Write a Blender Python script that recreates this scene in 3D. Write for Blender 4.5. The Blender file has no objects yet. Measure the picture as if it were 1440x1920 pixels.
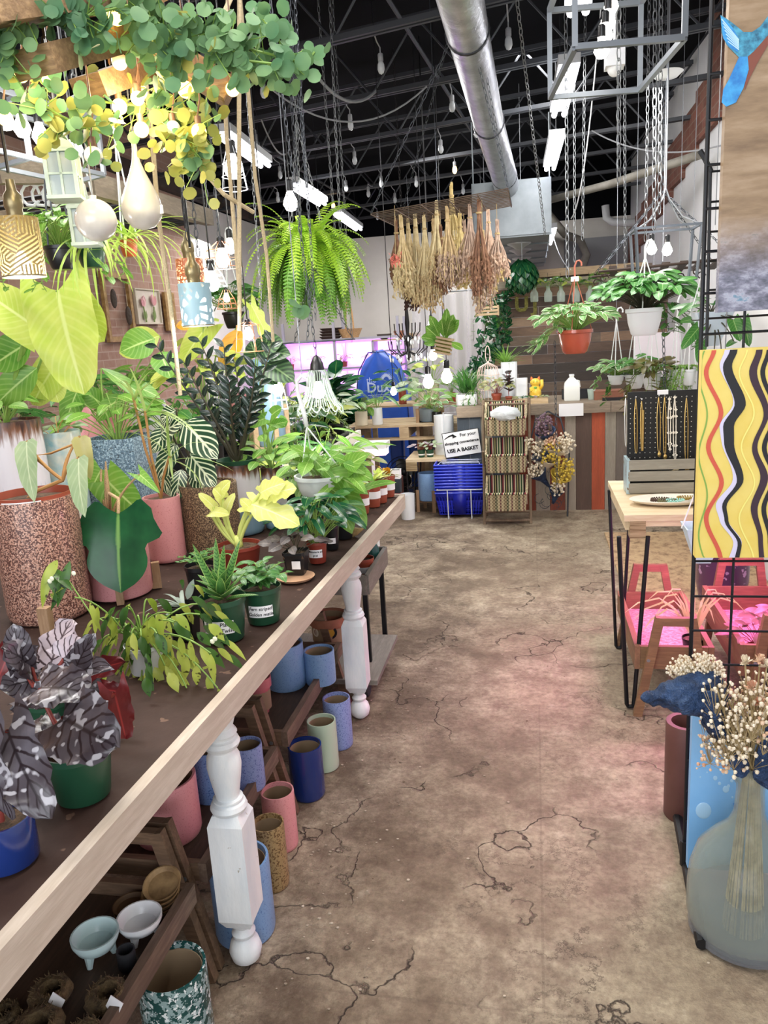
import bpy, math, random
from mathutils import Vector, Matrix
V=Vector
PI=math.pi
sc=bpy.context.scene
# ------------------------------------------------------------------ camera
FPX=1450.0; EYE=V((0,0,1.6))
def _n(v): return v.normalized()
_dn=_n(V((380,6240,FPX)))
_dp=_n(V((280,-(FPX*FPX+280*380)/6240,FPX)))
_rt=_dn.cross(_dp)
ROT=Matrix((_rt,_dp,-_dn))          # world = ROT @ (x right, y down, z forward)
cd=bpy.data.cameras.new('camera'); cam=bpy.data.objects.new('camera',cd); sc.collection.objects.link(cam)
cd.sensor_fit='HORIZONTAL'; cd.sensor_width=36; cd.lens=FPX/1440*36; cd.clip_start=.05; cd.clip_end=100
m=Matrix.Identity(4)
X_=ROT@V((1,0,0)); Y_=ROT@V((0,-1,0)); Z_=ROT@V((0,0,-1))
for i in range(3): m[i][0]=X_[i]; m[i][1]=Y_[i]; m[i][2]=Z_[i]; m[i][3]=EYE[i]
cam.matrix_world=m; sc.camera=cam
def ray(x,y): return ROT@V((x-720,y-960,FPX))
def G(x,y,z=0.0):
    v=ray(x,y); return EYE+v*((z-EYE.z)/v.z)
def A(x,y,Y):
    v=ray(x,y); return EYE+v*(Y/v.y)
def AX(x,y,X):
    v=ray(x,y); return EYE+v*(X/v.x)
def depth(p): return (ROT.transposed()@(V(p)-EYE)).z
def S(px,p): return px*depth(p)/FPX        # metres spanned by px at point p
# ------------------------------------------------------------------ colour management, world, big lights
sc.view_settings.view_transform='Standard'; sc.view_settings.look='None'
sc.view_settings.exposure=0.32; sc.view_settings.gamma=1; sc.view_settings.use_curve_mapping=False
w=bpy.data.worlds.new('world'); sc.world=w; w.use_nodes=True
w.node_tree.nodes['Background'].inputs[0].default_value=(.75,.82,1,1); w.node_tree.nodes['Background'].inputs[1].default_value=1.0
def light(kind,name,loc,power,col=(1,1,1),size=.1,size_y=None,aim=None,spot=None):
    l=bpy.data.lights.new(name,kind); l.energy=power; l.color=col
    if kind=='AREA':
        l.shape='RECTANGLE' if size_y else 'SQUARE'; l.size=size
        if size_y: l.size_y=size_y
    elif kind in('POINT','SPOT'): l.shadow_soft_size=size
    if spot: l.spot_size=spot; l.spot_blend=.6
    o=bpy.data.objects.new(name,l); sc.collection.objects.link(o); o.location=loc
    if aim is not None: o.rotation_euler=(V(aim)-V(loc)).to_track_quat('-Z','Y').to_euler()
    return o
light('AREA','shopfront_daylight',(-.9,-2.55,1.75),120,(.93,.96,1),4.4,2.6,aim=(-.6,4,.7))
light('AREA','ceiling_tubes_front',(-.2,.9,3.1),42,(1,.97,.93),.35,2.6,aim=(-.2,.6,0))
light('AREA','ceiling_tubes_left',(-2.6,3.0,3.1),85,(1,.97,.93),.35,3.2,aim=(-2.2,3.0,0))
light('AREA','ceiling_tubes_mid',(.3,5.2,3.05),70,(1,.98,.95),.3,3.5,aim=(.1,6.3,0))
light('AREA','ceiling_tubes_rear_left',(-2.6,8.6,3.0),90,(1,.98,.95),.3,4,aim=(-2.2,8.4,0))
light('AREA','ceiling_tubes_rear',(-.6,10.2,3.0),60,(1,.98,.95),.3,2.5,aim=(-.6,10.6,0))
# ------------------------------------------------------------------ materials
def lin(h):
    if not isinstance(h,str): return tuple(h)+(1,)*(4-len(h))
    h=h.lstrip('#'); c=[int(h[i:i+2],16)/255 for i in (0,2,4)]
    return tuple((x/12.92 if x<=.04045 else ((x+.055)/1.055)**2.4) for x in c)+(1,)
MATS={}
class NT:
    def __init__(s,name):
        s.m=bpy.data.materials.new(name); s.m.use_nodes=True; s.t=s.m.node_tree; s.b=s.t.nodes['Principled BSDF']; s.out=s.t.nodes['Material Output']
    def n(s,kind,**k):
        o=s.t.nodes.new(kind)
        for a,v in k.items():
            if a.startswith('i_'):
                key=a[2:].replace('_',' '); key=int(key) if key.isdigit() else key
                o.inputs[key].default_value=v
            else: setattr(o,a,v)
        return o
    def l(s,a,b): s.t.links.new(a,b)
    def coord(s,kind='Object',scale=(1,1,1)):
        t=s.n('ShaderNodeTexCoord'); mp=s.n('ShaderNodeMapping'); mp.inputs['Scale'].default_value=scale
        s.l(t.outputs[kind],mp.inputs[0]); return mp.outputs[0]
    def ramp(s,fac,stops,interp='LINEAR'):
        r=s.n('ShaderNodeValToRGB'); e=r.color_ramp; e.interpolation=interp
        while len(e.elements)<len(stops): e.elements.new(.5)
        for el,(p,c) in zip(e.elements,stops): el.position=p; el.color=lin(c)
        s.l(fac,r.inputs[0]); return r.outputs[0]
    def mix(s,f,a,b,mode='MIX'):
        x=s.n('ShaderNodeMix',data_type='RGBA',blend_type=mode)
        for i,v in ((0,f),(6,a),(7,b)):
            if hasattr(v,'is_output'): s.l(v,x.inputs[i])
            else: x.inputs[i].default_value=v if i==0 else lin(v)
        return x.outputs[2]
    def noise(s,vec,scale=5,detail=4,rough=.55):
        x=s.n('ShaderNodeTexNoise'); x.inputs['Scale'].default_value=scale; x.inputs['Detail'].default_value=detail; x.inputs['Roughness'].default_value=rough
        if vec is not None: s.l(vec,x.inputs['Vector'])
        return x.outputs['Fac']
    def bump(s,h,st=.3,dist=.01):
        x=s.n('ShaderNodeBump'); x.inputs['Strength'].default_value=st; x.inputs['Distance'].default_value=dist
        s.l(h,x.inputs['Height']); s.l(x.outputs[0],s.b.inputs['Normal'])
def M(name,col,rough=.5,metal=0,var=None,vs=6,speck=None,bump=0,bs=40,spec=None,coat=0,trans=0,alpha=1,stretch=(1,1,1),emit=None):
    if name in MATS: return MATS[name]
    N=NT(name); b=N.b; b.inputs['Roughness'].default_value=rough; b.inputs['Metallic'].default_value=metal
    b.inputs['Base Color'].default_value=lin(col)
    c=None
    if var: c=N.ramp(N.noise(N.coord(scale=stretch),vs,5,.6),[(.35,col),(.65,var)])
    if speck:
        for sp in (speck if isinstance(speck,list) else [speck]):
            f=N.ramp(N.noise(N.coord(),sp[1],2,.6),[(sp[2],(0,0,0)),(sp[2]+.03,(1,1,1))])
            c=N.mix(f,c if c is not None else col,sp[0])
    if c is not None: N.l(c,b.inputs['Base Color'])
    if bump: N.bump(N.noise(N.coord(scale=stretch),bs,4),bump)
    if spec is not None: b.inputs['Specular IOR Level'].default_value=spec
    if coat: b.inputs['Coat Weight'].default_value=coat; b.inputs['Coat Roughness'].default_value=.1
    if trans: b.inputs['Transmission Weight'].default_value=trans
    if alpha<1: b.inputs['Alpha'].default_value=alpha
    if emit: b.inputs['Emission Color'].default_value=lin(emit[0]); b.inputs['Emission Strength'].default_value=emit[1]
    MATS[name]=N.m; return N.m
def wood(name,dark,light_,axis='y',scale=3,rough=.65,bump=.25,knots=True):
    if name in MATS: return MATS[name]
    N=NT(name); st={'x':(.12,1,1),'y':(1,.12,1),'z':(1,1,.12)}[axis]
    v=N.coord(scale=tuple(q*scale for q in st))
    a=N.noise(v,6,6,.65); g=N.noise(v,38,3,.6)
    c=N.ramp(a,[(.3,dark),(.7,light_)])
    c=N.mix(N.ramp(g,[(.42,(.55,.55,.55)),(.6,(0,0,0))]),c,dark)
    N.l(c,N.b.inputs['Base Color']); N.b.inputs['Roughness'].default_value=rough
    N.bump(g,bump,.004); MATS[name]=N.m; return N.m
def leafm(name,c1,c2,vein=None,vw=.03,stripes=0,sw=.25,slope=.8,edge=None,rough=.38,trans=.3,spots=None,zebra=None):
    if name in MATS: return MATS[name]
    N=NT(name)
    v=N.coord(); info=N.n('ShaderNodeObjectInfo')
    c=N.ramp(N.noise(v,9,3),[(.32,c1),(.68,c2)])
    uv=N.n('ShaderNodeTexCoord').outputs['UV']; sp=N.n('ShaderNodeSeparateXYZ'); N.l(uv,sp.inputs[0])
    def mth(op,a,b=None):
        x=N.n('ShaderNodeMath',operation=op)
        for i,q in enumerate((a,b)):
            if q is None: continue
            if hasattr(q,'is_output'): N.l(q,x.inputs[i])
            else: x.inputs[i].default_value=q
        return x.outputs[0]
    au=mth('ABSOLUTE',mth('SUBTRACT',sp.outputs[0],.5))
    au=mth('MULTIPLY',au,2)
    if stripes:
        s=mth('FRACT',mth('MULTIPLY',mth('SUBTRACT',sp.outputs[1],mth('MULTIPLY',au,slope*.3)),stripes))
        d=mth('ABSOLUTE',mth('SUBTRACT',s,.5))
        kk=1 if zebra else .22; f=N.ramp(d,[(sw*.5,(kk,kk,kk)),(sw*.5+(.08 if zebra else .16),(0,0,0))])
        c=N.mix(f,c,zebra or vein)
    if spots:
        f=N.ramp(N.noise(v,spots[1],1),[(spots[2],(0,0,0)),(spots[2]+.04,(1,1,1))]); c=N.mix(f,c,spots[0])
    if edge: c=N.mix(N.ramp(au,[(.78,(0,0,0)),(.86,(1,1,1))]),c,edge)
    if vein: c=N.mix(N.ramp(au,[(vw,(.85,.85,.85)),(vw+.05,(0,0,0))]),c,vein)
    N.l(c,N.b.inputs['Base Color']); N.b.inputs['Roughness'].default_value=rough
    tr=N.n('ShaderNodeBsdfTranslucent'); N.l(c,tr.inputs[0])
    mx=N.n('ShaderNodeMixShader'); mx.inputs[0].default_value=trans
    N.l(N.b.outputs[0],mx.inputs[1]); N.l(tr.outputs[0],mx.inputs[2]); N.l(mx.outputs[0],N.out.inputs[0])
    MATS[name]=N.m; return N.m
def emis(name,col,st):
    return M(name,col,.4,emit=(col,st))
def glassm(name,col='#eef6f4',rough=.05,t=.9,alpha=1,tcol='#f6faf8'):
    if name in MATS: return MATS[name]
    N=NT(name); N.b.inputs['Base Color'].default_value=lin(col); N.b.inputs['Roughness'].default_value=rough
    tr=N.n('ShaderNodeBsdfTransparent'); tr.inputs[0].default_value=lin(tcol)
    mx=N.n('ShaderNodeMixShader'); lw=N.n('ShaderNodeLayerWeight'); lw.inputs[0].default_value=.35
    pw=N.n('ShaderNodeMath',operation='MULTIPLY_ADD'); N.l(lw.outputs['Facing'],pw.inputs[0]); pw.inputs[1].default_value=-.6*t; pw.inputs[2].default_value=t; N.l(pw.outputs[0],mx.inputs[0])
    N.l(N.b.outputs[0],mx.inputs[1]); N.l(tr.outputs[0],mx.inputs[2]); N.l(mx.outputs[0],N.out.inputs[0])
    MATS[name]=N.m; return N.m
# ------------------------------------------------------------------ mesh building
class MB:
    def __init__(s): s.v=[]; s.f=[]; s.uv={}; s.mi=[]; s.cur=0
    def face(s,idx,uv=None):
        if uv: s.uv[len(s.f)]=uv
        s.f.append(tuple(idx)); s.mi.append(s.cur)
    def box(s,c,d,rot=None,top=1.0):
        c=V(c); i=len(s.v); hx,hy,hz=d[0]/2,d[1]/2,d[2]/2
        for z in(-1,1):
            k=top if z>0 else 1
            for x,y in((-1,-1),(1,-1),(1,1),(-1,1)):
                p=V((x*hx*k,y*hy*k,z*hz))
                if rot is not None: p=rot@p
                s.v.append(c+p)
        for q in((0,3,2,1),(4,5,6,7),(0,1,5,4),(1,2,6,5),(2,3,7,6),(3,0,4,7)): s.face([i+j for j in q])
        return s
    def beam(s,a,b,w,h,up=V((0,0,1))):
        a,b=V(a),V(b); d=(b-a); L=d.length; d.normalize(); sd=d.cross(up)
        if sd.length<1e-4: sd=d.cross(V((1,0,0)))
        sd.normalize(); u=sd.cross(d)
        return s.box((a+b)/2,(w,L,h),Matrix((sd,d,u)).transposed())
    def tube(s,pts,r,n=8,cap=True,closed=False):
        pts=[V(p) for p in pts]; k=len(pts); base=len(s.v)
        rs=r if isinstance(r,(list,tuple)) else [r]*k
        pu=None
        for i,p in enumerate(pts):
            if closed: t=pts[(i+1)%k]-pts[i-1]
            else: t=pts[min(i+1,k-1)]-pts[max(i-1,0)]
            if t.length<1e-9: t=V((0,0,1))
            t.normalize()
            if pu is None:
                pu=t.orthogonal().normalized()
            else:
                pu=pu-t*pu.dot(t)
                pu=pu.normalized() if pu.length>1e-6 else t.orthogonal().normalized()
            w_=t.cross(pu)
            for j in range(n):
                a=2*PI*j/n; s.v.append(p+(pu*math.cos(a)+w_*math.sin(a))*rs[i])
        for i in range(k if closed else k-1):
            for j in range(n):
                a=base+i*n+j; b=base+i*n+(j+1)%n; i2=(i+1)%k
                s.face((a,b,base+i2*n+(j+1)%n,base+i2*n+j))
        if cap and not closed:
            s.face([base+j for j in reversed(range(n))]); s.face([base+(k-1)*n+j for j in range(n)])
        return s
    def lathe(s,prof,c=(0,0,0),n=24,rot=None,sq=None):
        c=V(c); base=len(s.v); k=len(prof)
        for r,z in prof:
            for j in range(n):
                a=2*PI*j/n; p=V((r*math.cos(a),r*math.sin(a),z))
                if sq: p=V((sq(a)*r*math.cos(a),sq(a)*r*math.sin(a),z))
                if rot is not None: p=rot@p
                s.v.append(c+p)
        for i in range(k-1):
            for j in range(n):
                s.face((base+i*n+j,base+i*n+(j+1)%n,base+(i+1)*n+(j+1)%n,base+(i+1)*n+j),
                       [(j/n,i/(k-1)),((j+1)/n,i/(k-1)),((j+1)/n,(i+1)/(k-1)),(j/n,(i+1)/(k-1))])
        if prof[0][0]>1e-5: s.face([base+j for j in reversed(range(n))])
        if prof[-1][0]>1e-5: s.face([base+(k-1)*n+j for j in range(n)])
        return s
    def ball(s,c,r,n=12,m_=8,sc_=(1,1,1)):
        base=len(s.v); c=V(c)
        for i in range(m_+1):
            th=PI*i/m_
            for j in range(n):
                a=2*PI*j/n; s.v.append(c+V((math.sin(th)*math.cos(a)*sc_[0],math.sin(th)*math.sin(a)*sc_[1],math.cos(th)*sc_[2]))*r)
        for i in range(m_):
            for j in range(n): s.face((base+i*n+j,base+(i+1)*n+j,base+(i+1)*n+(j+1)%n,base+i*n+(j+1)%n))
        return s
    def disc(s,c,r,n=20,rot=None,rz=0):
        base=len(s.v)
        for j in range(n):
            p=V((r*math.cos(2*PI*j/n),r*math.sin(2*PI*j/n),0))
            if rot is not None: p=rot@p
            s.v.append(V(c)+p)
        s.face(range(base,base+n)); return s
    def quad(s,a,b,c,d,uv=True):
        i=len(s.v); s.v+= [V(a),V(b),V(c),V(d)]; s.face((i,i+1,i+2,i+3),[(0,0),(1,0),(1,1),(0,1)]); return s
    def grid(s,fn,nu,nv,flipuv=False):
        base=len(s.v)
        for i in range(nv+1):
            for j in range(nu+1): s.v.append(V(fn(j/nu,i/nv)))
        for i in range(nv):
            for j in range(nu):
                a=base+i*(nu+1)+j
                s.face((a,a+1,a+nu+2,a+nu+1),[(j/nu,i/nv),((j+1)/nu,i/nv),((j+1)/nu,(i+1)/nv),(j/nu,(i+1)/nv)])
        return s
    def link(s,c,d,L,W,r,side,n=10):
        pts=[]
        for j in range(n):
            a=2*PI*j/n; pts.append(V(c)+d*(math.cos(a)*(L/2))+side*(math.sin(a)*(W/2)))
        s.tube(pts,r,4,closed=True)
    def chain(s,a,b,L=.05,W=.022,r=.0028,sag=0):
        W*=.78; r*=.72
        a,b=V(a),V(b); n=max(2,int((b-a).length/(L*.78)))
        for i in range(n):
            t=(i+.5)/n; c=a.lerp(b,t)-V((0,0,1))*sag*4*t*(1-t)
            d=((b-a)-V((0,0,1))*sag*4*(1-2*t)).normalized(); o=d.orthogonal().normalized(); o2=d.cross(o)
            s.link(c,d,L,W,r,o if i%2 else o2,8)
        return s
    def ext(s,outline,y0,y1,tf=None):
        """outline of (x,z) extruded along y"""
        i=len(s.v); n=len(outline); tf=tf or (lambda p:p)
        for y in(y0,y1):
            for x,z in outline: s.v.append(V(tf(V((x,y,z)))))
        s.face([i+j for j in range(n)]); s.face([i+n+j for j in reversed(range(n))])
        for j in range(n): s.face((i+j,i+n+j,i+n+(j+1)%n,i+(j+1)%n))
        return s
    def build(s,name,mat,parent=None,world=False,smooth=None,label=None,org=None):
        me=bpy.data.meshes.new(name); o=V((0,0,0))
        if world and parent is not None: o=V(parent.location)
        if org is not None: o=V(org)
        me.from_pydata([tuple(p-o) for p in s.v],[],s.f)
        mats=mat if isinstance(mat,(list,tuple)) else [mat]
        for q in mats: me.materials.append(q)
        if len(mats)>1: me.polygons.foreach_set('material_index',s.mi)
        if s.uv:
            ul=me.uv_layers.new(name='UVMap')
            for fi,uvs in s.uv.items():
                ls=me.polygons[fi].loop_start
                for k,u in enumerate(uvs): ul.data[ls+k].uv=u
        me.polygons.foreach_set('use_smooth',[True]*len(me.polygons))
        if smooth is None or smooth is False:
            me.set_sharp_from_angle(angle=math.radians(38))
        me.update()
        ob=bpy.data.objects.new(name,me); sc.collection.objects.link(ob)
        if parent is not None: ob.parent=parent
        elif org is not None: ob.location=o
        if label: ob['label']=label
        return ob
def tag(o,label,cat,group=None,kind=None):
    if label: o['label']=label
    if cat: o['category']=cat
    if group: o['group']=group
    if kind: o['kind']=kind
    return o
def thing(name,loc,label,cat,group=None,rz=0):
    o=bpy.data.objects.new(name,None); sc.collection.objects.link(o); o.location=loc; o.rotation_euler=(0,0,rz); o.empty_display_size=.05
    return tag(o,label,cat,group)
def solo(mb,name,mat,label,cat,group=None,org=None,smooth=None):
    c=org if org is not None else (sum((V(p) for p in mb.v),V((0,0,0)))/max(1,len(mb.v)))
    if org is None: c=V((c.x,c.y,min(p.z for p in mb.v)))
    return tag(mb.build(name,mat,None,org=c,smooth=smooth),label,cat,group)
def struct(mb,name,mat,smooth=None):
    o=mb.build(name,mat,None,smooth=smooth); o['kind']='structure'; return o
def kids(o): return [c for c in bpy.data.objects if c.parent is o]
def dup(root,loc,label=None,rz=None,scale=None,group=None):
    r=root.copy(); sc.collection.objects.link(r); r.location=loc
    if rz is not None: r.rotation_euler=(0,0,rz)
    if scale: r.scale=(scale,)*3 if not isinstance(scale,tuple) else scale
    if label: r['label']=label
    if group: r['group']=group
    for ch in kids(root):
        c=ch.copy(); sc.collection.objects.link(c); c.parent=r
        for g in kids(ch):
            d=g.copy(); sc.collection.objects.link(d); d.parent=c
    return r
def text(body,name,mat,parent,loc,size,rotm=None,ext=.0006,align='CENTER',world=True,shear=0,bold=0):
    """lettering as a mesh; rotm columns = text x axis, text y axis, normal"""
    cu=bpy.data.curves.new(name,'FONT'); cu.body=body; cu.size=size; cu.extrude=ext; cu.align_x=align; cu.align_y='CENTER'; cu.shear=shear; cu.offset=bold
    cu.resolution_u=3
    to=bpy.data.objects.new(name,cu); sc.collection.objects.link(to)
    dg=bpy.context.evaluated_depsgraph_get(); me=bpy.data.meshes.new_from_object(to.evaluated_get(dg))
    bpy.data.objects.remove(to); bpy.data.curves.remove(cu)
    M4=Matrix.Identity(4)
    if rotm is not None: M4=rotm.to_4x4()
    o=V(parent.location) if (world and parent is not None) else V((0,0,0))
    pr=parent
    while world and pr is not None and pr.parent is not None:
        pr=pr.parent; o=o+V(pr.location)
    M4.translation=V(loc)-o
    me.transform(M4); me.materials.clear(); me.materials.append(mat)
    ob=bpy.data.objects.new(name,me); sc.collection.objects.link(ob)
    ob.parent=parent
    return ob
def axes(xa,ya):
    xa=V(xa).normalized(); za=xa.cross(V(ya)).normalized(); ya=za.cross(xa)
    return Matrix((xa,ya,za)).transposed()
# ------------------------------------------------------------------ leaves
def w_of(shape,t):
    if shape=='oval': return math.sin(PI*min(1,t**.85))**.75 if 0<t<1 else 0
    if shape=='lance': return (math.sin(PI*t**.75)**1.0)*1.0 if 0<t<1 else 0
    if shape=='strap': return min(1,t*6+.55)*(1-t**5)*(1-.35*t)
    if shape=='round': return math.sqrt(max(0,1-(2*t-1)**2))
    if shape=='heart': return (.72+.9*t-.1*t*t)*math.sqrt(max(0,1-t))**1.25*1.0
    if shape=='arrow': return (.8+.4*t)*(1-t)**.9
    if shape=='lobed': return (.55+.9*t)*math.sqrt(max(0,1-t))*(1+.24*math.sin(t*19+.4)*(1 if t<.8 else .3))
    if shape=='philo':
        T=[(0,.50),(.1,.74),(.2,.80),(.3,.92),(.385,1.04),(.43,.68),(.5,.60),(.62,.66),(.72,.62),(.82,.5),(.91,.3),(1,0)]
        for (a,x),(b,y) in zip(T,T[1:]):
            if t<=b: return x+(y-x)*(t-a)/(b-a)
        return 0
    if shape=='beg': return (.8+.75*t)*math.sqrt(max(0,1-t))**1.05*(1+.05*math.sin(t*40))
    if shape=='spoon': return math.sin(PI*t**1.7)**.8 if 0<t<1 else (.1 if t<=0 else 0)
    return 1-t
LOBE={'beg':.42,'heart':.30,'arrow':.5,'lobed':.26,'philo':.2}
def leaf(mb,p,d,n,L,W,shape='oval',droop=.4,fold=.12,ruf=0.0,nu=4,nv=7,rng=None,twist=0):
    p=V(p); d=V(d).normalized(); n=V(n); n=(n-d*n.dot(d))
    n=n.normalized() if n.length>1e-5 else d.orthogonal().normalized()
    s0=d.cross(n); lobe=LOBE.get(shape,0); base=len(mb.v); c=p.copy(); ph=rng.random()*6 if rng else 0
    hw=W/2
    for i in range(nv+1):
        t=i/nv; a=droop*t; dt=d*math.cos(a)-n*math.sin(a); nt=n*math.cos(a)+d*math.sin(a)
        if i: c=c+dt*(L/nv)
        s=s0
        if twist: s=s0*math.cos(twist*t)+nt*math.sin(twist*t)
        wt=w_of(shape,t)*hw
        for j in range(nu+1):
            u=2*j/nu-1; q=c+s*(u*wt)+nt*(fold*abs(u)*wt)
            if lobe: q=q-dt*(lobe*L*abs(u)**1.4*(1-t)**2*(1 if abs(u)<.95 else .8))
            if ruf: q=q+nt*(ruf*hw*abs(u)**2*math.sin(t*17+ph+j))
            mb.v.append(q)
    for i in range(nv):
        for j in range(nu):
            a=base+i*(nu+1)+j
            mb.face((a,a+1,a+nu+2,a+nu+1),[(j/nu,i/nv),((j+1)/nu,i/nv),((j+1)/nu,(i+1)/nv),(j/nu,(i+1)/nv)])
def arc(a,b,bend,k=6):
    a,b=V(a),V(b); return [a.lerp(b,i/k)+V(bend)*(4*(i/k)*(1-i/k)) for i in range(k+1)]
def sphdir(az,el): return V((math.cos(az)*math.cos(el),math.sin(az)*math.cos(el),math.sin(el)))
UP=V((0,0,1))
def bush(fol,stem,c,n,R,H,L,W,shape,rng,droop=.5,rs=.003,el=(-.3,.5),fold=.12,ruf=0,nu=4,nv=6,spread=.15,bias=None,hmin=.35,nt=0,start=.0):
    """stalks rising from c, each ending in one leaf"""
    for i in range(n):
        az=i*2.39996+rng.uniform(-.3,.3); f=math.sqrt((i+.6)/n)
        if bias is not None and rng.random()<.6: az=bias+rng.uniform(-.8,.8)
        tip=V(c)+V((math.cos(az)*R*f,math.sin(az)*R*f,H*(hmin+(1-hmin)*(1-f*f*.75))*rng.uniform(.8,1.12)))
        b=V(c)+V((math.cos(az)*spread*R*f,math.sin(az)*spread*R*f,start))
        if stem is not None: stem.tube(arc(b,tip,V((-math.cos(az),-math.sin(az),0))*R*.12),rs,5,cap=False)
        d=sphdir(az+rng.uniform(-.5,.5),rng.uniform(*el))
        nn=UP*.9+V((rng.uniform(-.3,.3),-.35+rng.uniform(-.3,.3),0))
        k=rng.uniform(.75,1.15)
        leaf(fol,tip,d,nn,L*k,W*k,shape,droop*rng.uniform(.6,1.4),fold,ruf,nu,nv,rng)
def shoots(fol,stem,c,n,R,H,m_,L,W,shape,rng,droop=.4,rs=.003,pairs=True,el=.2,curve=.25,nu=2,nv=4,fold=.15,t0=.25):
    """leafy stems: n stems with m_ leaves along each"""
    for i in range(n):
        az=i*2.39996+rng.uniform(-.4,.4); f=math.sqrt((i+.5)/n)
        tip=V(c)+V((math.cos(az)*R*f,math.sin(az)*R*f,H*rng.uniform(.75,1.1)*(1-.3*f)))
        pts=arc(c,tip,V((-math.cos(az),-math.sin(az),.3))*R*curve,8)
        if stem is not None: stem.tube(pts,rs,5,cap=False)
        for j in range(m_):
            t=t0+(1-t0)*j/(m_-1) if m_>1 else 1; k=t*8; a=int(min(7,k)); q=pts[a].lerp(pts[a+1],k-a)
            tg=(pts[a+1]-pts[a]).normalized(); sd=tg.cross(UP)
            sd=sd.normalized() if sd.length>.01 else V((1,0,0))
            ax=rng.uniform(0,6.28) if not pairs else (0 if j%2 else PI)+rng.uniform(-.4,.4)
            d=(sd*math.cos(ax)+sd.cross(tg)*math.sin(ax)*.8+tg*.6+UP*el)
            k2=rng.uniform(.7,1.15)
            leaf(fol,q,d,UP+V((0,-.3,0)),L*k2,W*k2,shape,droop*rng.uniform(.5,1.5),fold,0,nu,nv,rng)
def trails(fol,stem,c,n,r0,drop,m_,L,W,shape,rng,rs=.002,out=.06,droop=.3,up=.04,azr=(0,2*PI)):
    for i in range(n):
        az=azr[0]+(azr[1]-azr[0])*rng.random(); dl=drop*rng.uniform(.45,1.1)
        pts=[]; 
        for k in range(9):
            t=k/8; rr=r0*min(1,t*3)+out*min(1,t*1.6)*rng.uniform(.8,1.2); z=up*math.sin(min(1,t*2.5)*PI)-dl*max(0,t-.18)/.82
            pts.append(V(c)+V((math.cos(az)*rr,math.sin(az)*rr,z))+V((rng.uniform(-1,1),rng.uniform(-1,1),0))*.008)
        if stem is not None: stem.tube(pts,rs,4,cap=False)
        for j in range(m_):
            t=(j+.6)/m_*8; a=int(min(7,t)); q=pts[a].lerp(pts[a+1],t-a)
            ax=az+rng.uniform(-1.3,1.3)
            leaf(fol,q,sphdir(ax,rng.uniform(-.6,.3)),UP*.6+sphdir(ax,0)*.7,L*rng.uniform(.7,1.2),W*rng.uniform(.75,1.15),shape,droop,.12,0,2,4,rng)
def hero(fol,a,b,wpx,shape,n=None,droop=.5,stem=None,root=None,rs=.004,nu=6,nv=10,fold=.15,ruf=0,rng=None,twist=0):
    """a leaf whose base and tip stand at world points a and b"""
    a,b=V(a),V(b); L=(b-a).length*(1+.04*droop*droop); mid=(a+b)/2
    n=V(n) if n is not None else (EYE-mid).normalized()+UP*.4
    d0=(b-a).normalized(); n=(n-d0*n.dot(d0)).normalized(); d=d0*math.cos(droop/2)+n*math.sin(droop/2)
    leaf(fol,a,d,n*math.cos(droop/2)-d0*math.sin(droop/2),L,S(wpx,mid),shape,droop,fold,ruf,nu,nv,rng,twist)
    if stem is not None and root is not None:
        root=V(root); stem.tube(arc(root,a,V((0,0,.0))+(a-root).cross(V((0,1,0)))*.08,7),[rs*1.3]*4+[rs]*4,6,cap=False)
# ------------------------------------------------------------------ pots
def potprof(kind,r,h):
    if kind=='nursery': return [(r*.76,0),(r*.78,.003),(r*.95,h*.86),(r*.955,h*.87),(r,h*.88),(r,h),(r*.95,h),(r*.93,h*.86),(r*.76,.012),(0,.012)]
    if kind=='cyl': return [(r*.9,0),(r*.97,h*.02),(r,h*.07),(r,h*.97),(r*.985,h),(r*.91,h),(r*.9,h*.97),(r*.9,.015),(0,.015)]
    if kind=='terra': return [(r*.66,0),(r*.68,.004),(r*.9,h*.72),(r,h*.74),(r,h),(r*.9,h),(r*.86,h*.74),(r*.65,.015),(0,.015)]
    if kind=='bowl': return [(r*.35,0),(r*.45,h*.05),(r*.8,h*.35),(r*.97,h*.75),(r,h),(r*.94,h),(r*.9,h*.72),(r*.7,h*.35),(r*.3,h*.12),(0,h*.12)]
    if kind=='hang': return [(r*.6,0),(r*.72,h*.08),(r*.9,h*.5),(r*.96,h*.84),(r*1.04,h*.86),(r*1.04,h),(r*.95,h),(r*.9,h*.8),(r*.6,.015),(0,.015)]
SOIL=None
def pot(t,kind,r,h,mat,c=(0,0,0),soil=True,n=28,soilh=.84,sq=None,inner=None,name='pot'):
    pr=potprof(kind,r,h); mb=MB(); mb.lathe(pr,c,n,sq=sq); o=mb.build(name,mat,t)
    if soil:
        mb=MB(); rr=r*.9; mb.lathe([(rr,h*soilh-.01),(rr,h*soilh),(rr*.6,h*soilh+r*.06),(0,h*soilh+r*.05)],c,16,sq=sq); mb.build('soil',SOIL,t)
    return o
def potpx(fx,fy,z,wpx,ty,ymin=None):
    """front-bottom pixel, rim width px, rim-centre y px -> (centre, r, h)"""
    F=G(fx,fy,z); r=S(wpx/2,F)
    for _ in range(3):
        C=F+V((0,1,0))*r*.8; r=S(wpx/2,C+V((0,0,.1)))
    C=F+V((0,1,0))*r*.8; T=A(fx,ty,C.y)
    return V((C.x,C.y,z)),r,max(.02,T.z-z)
def rnd(s): return random.Random(s)
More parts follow.
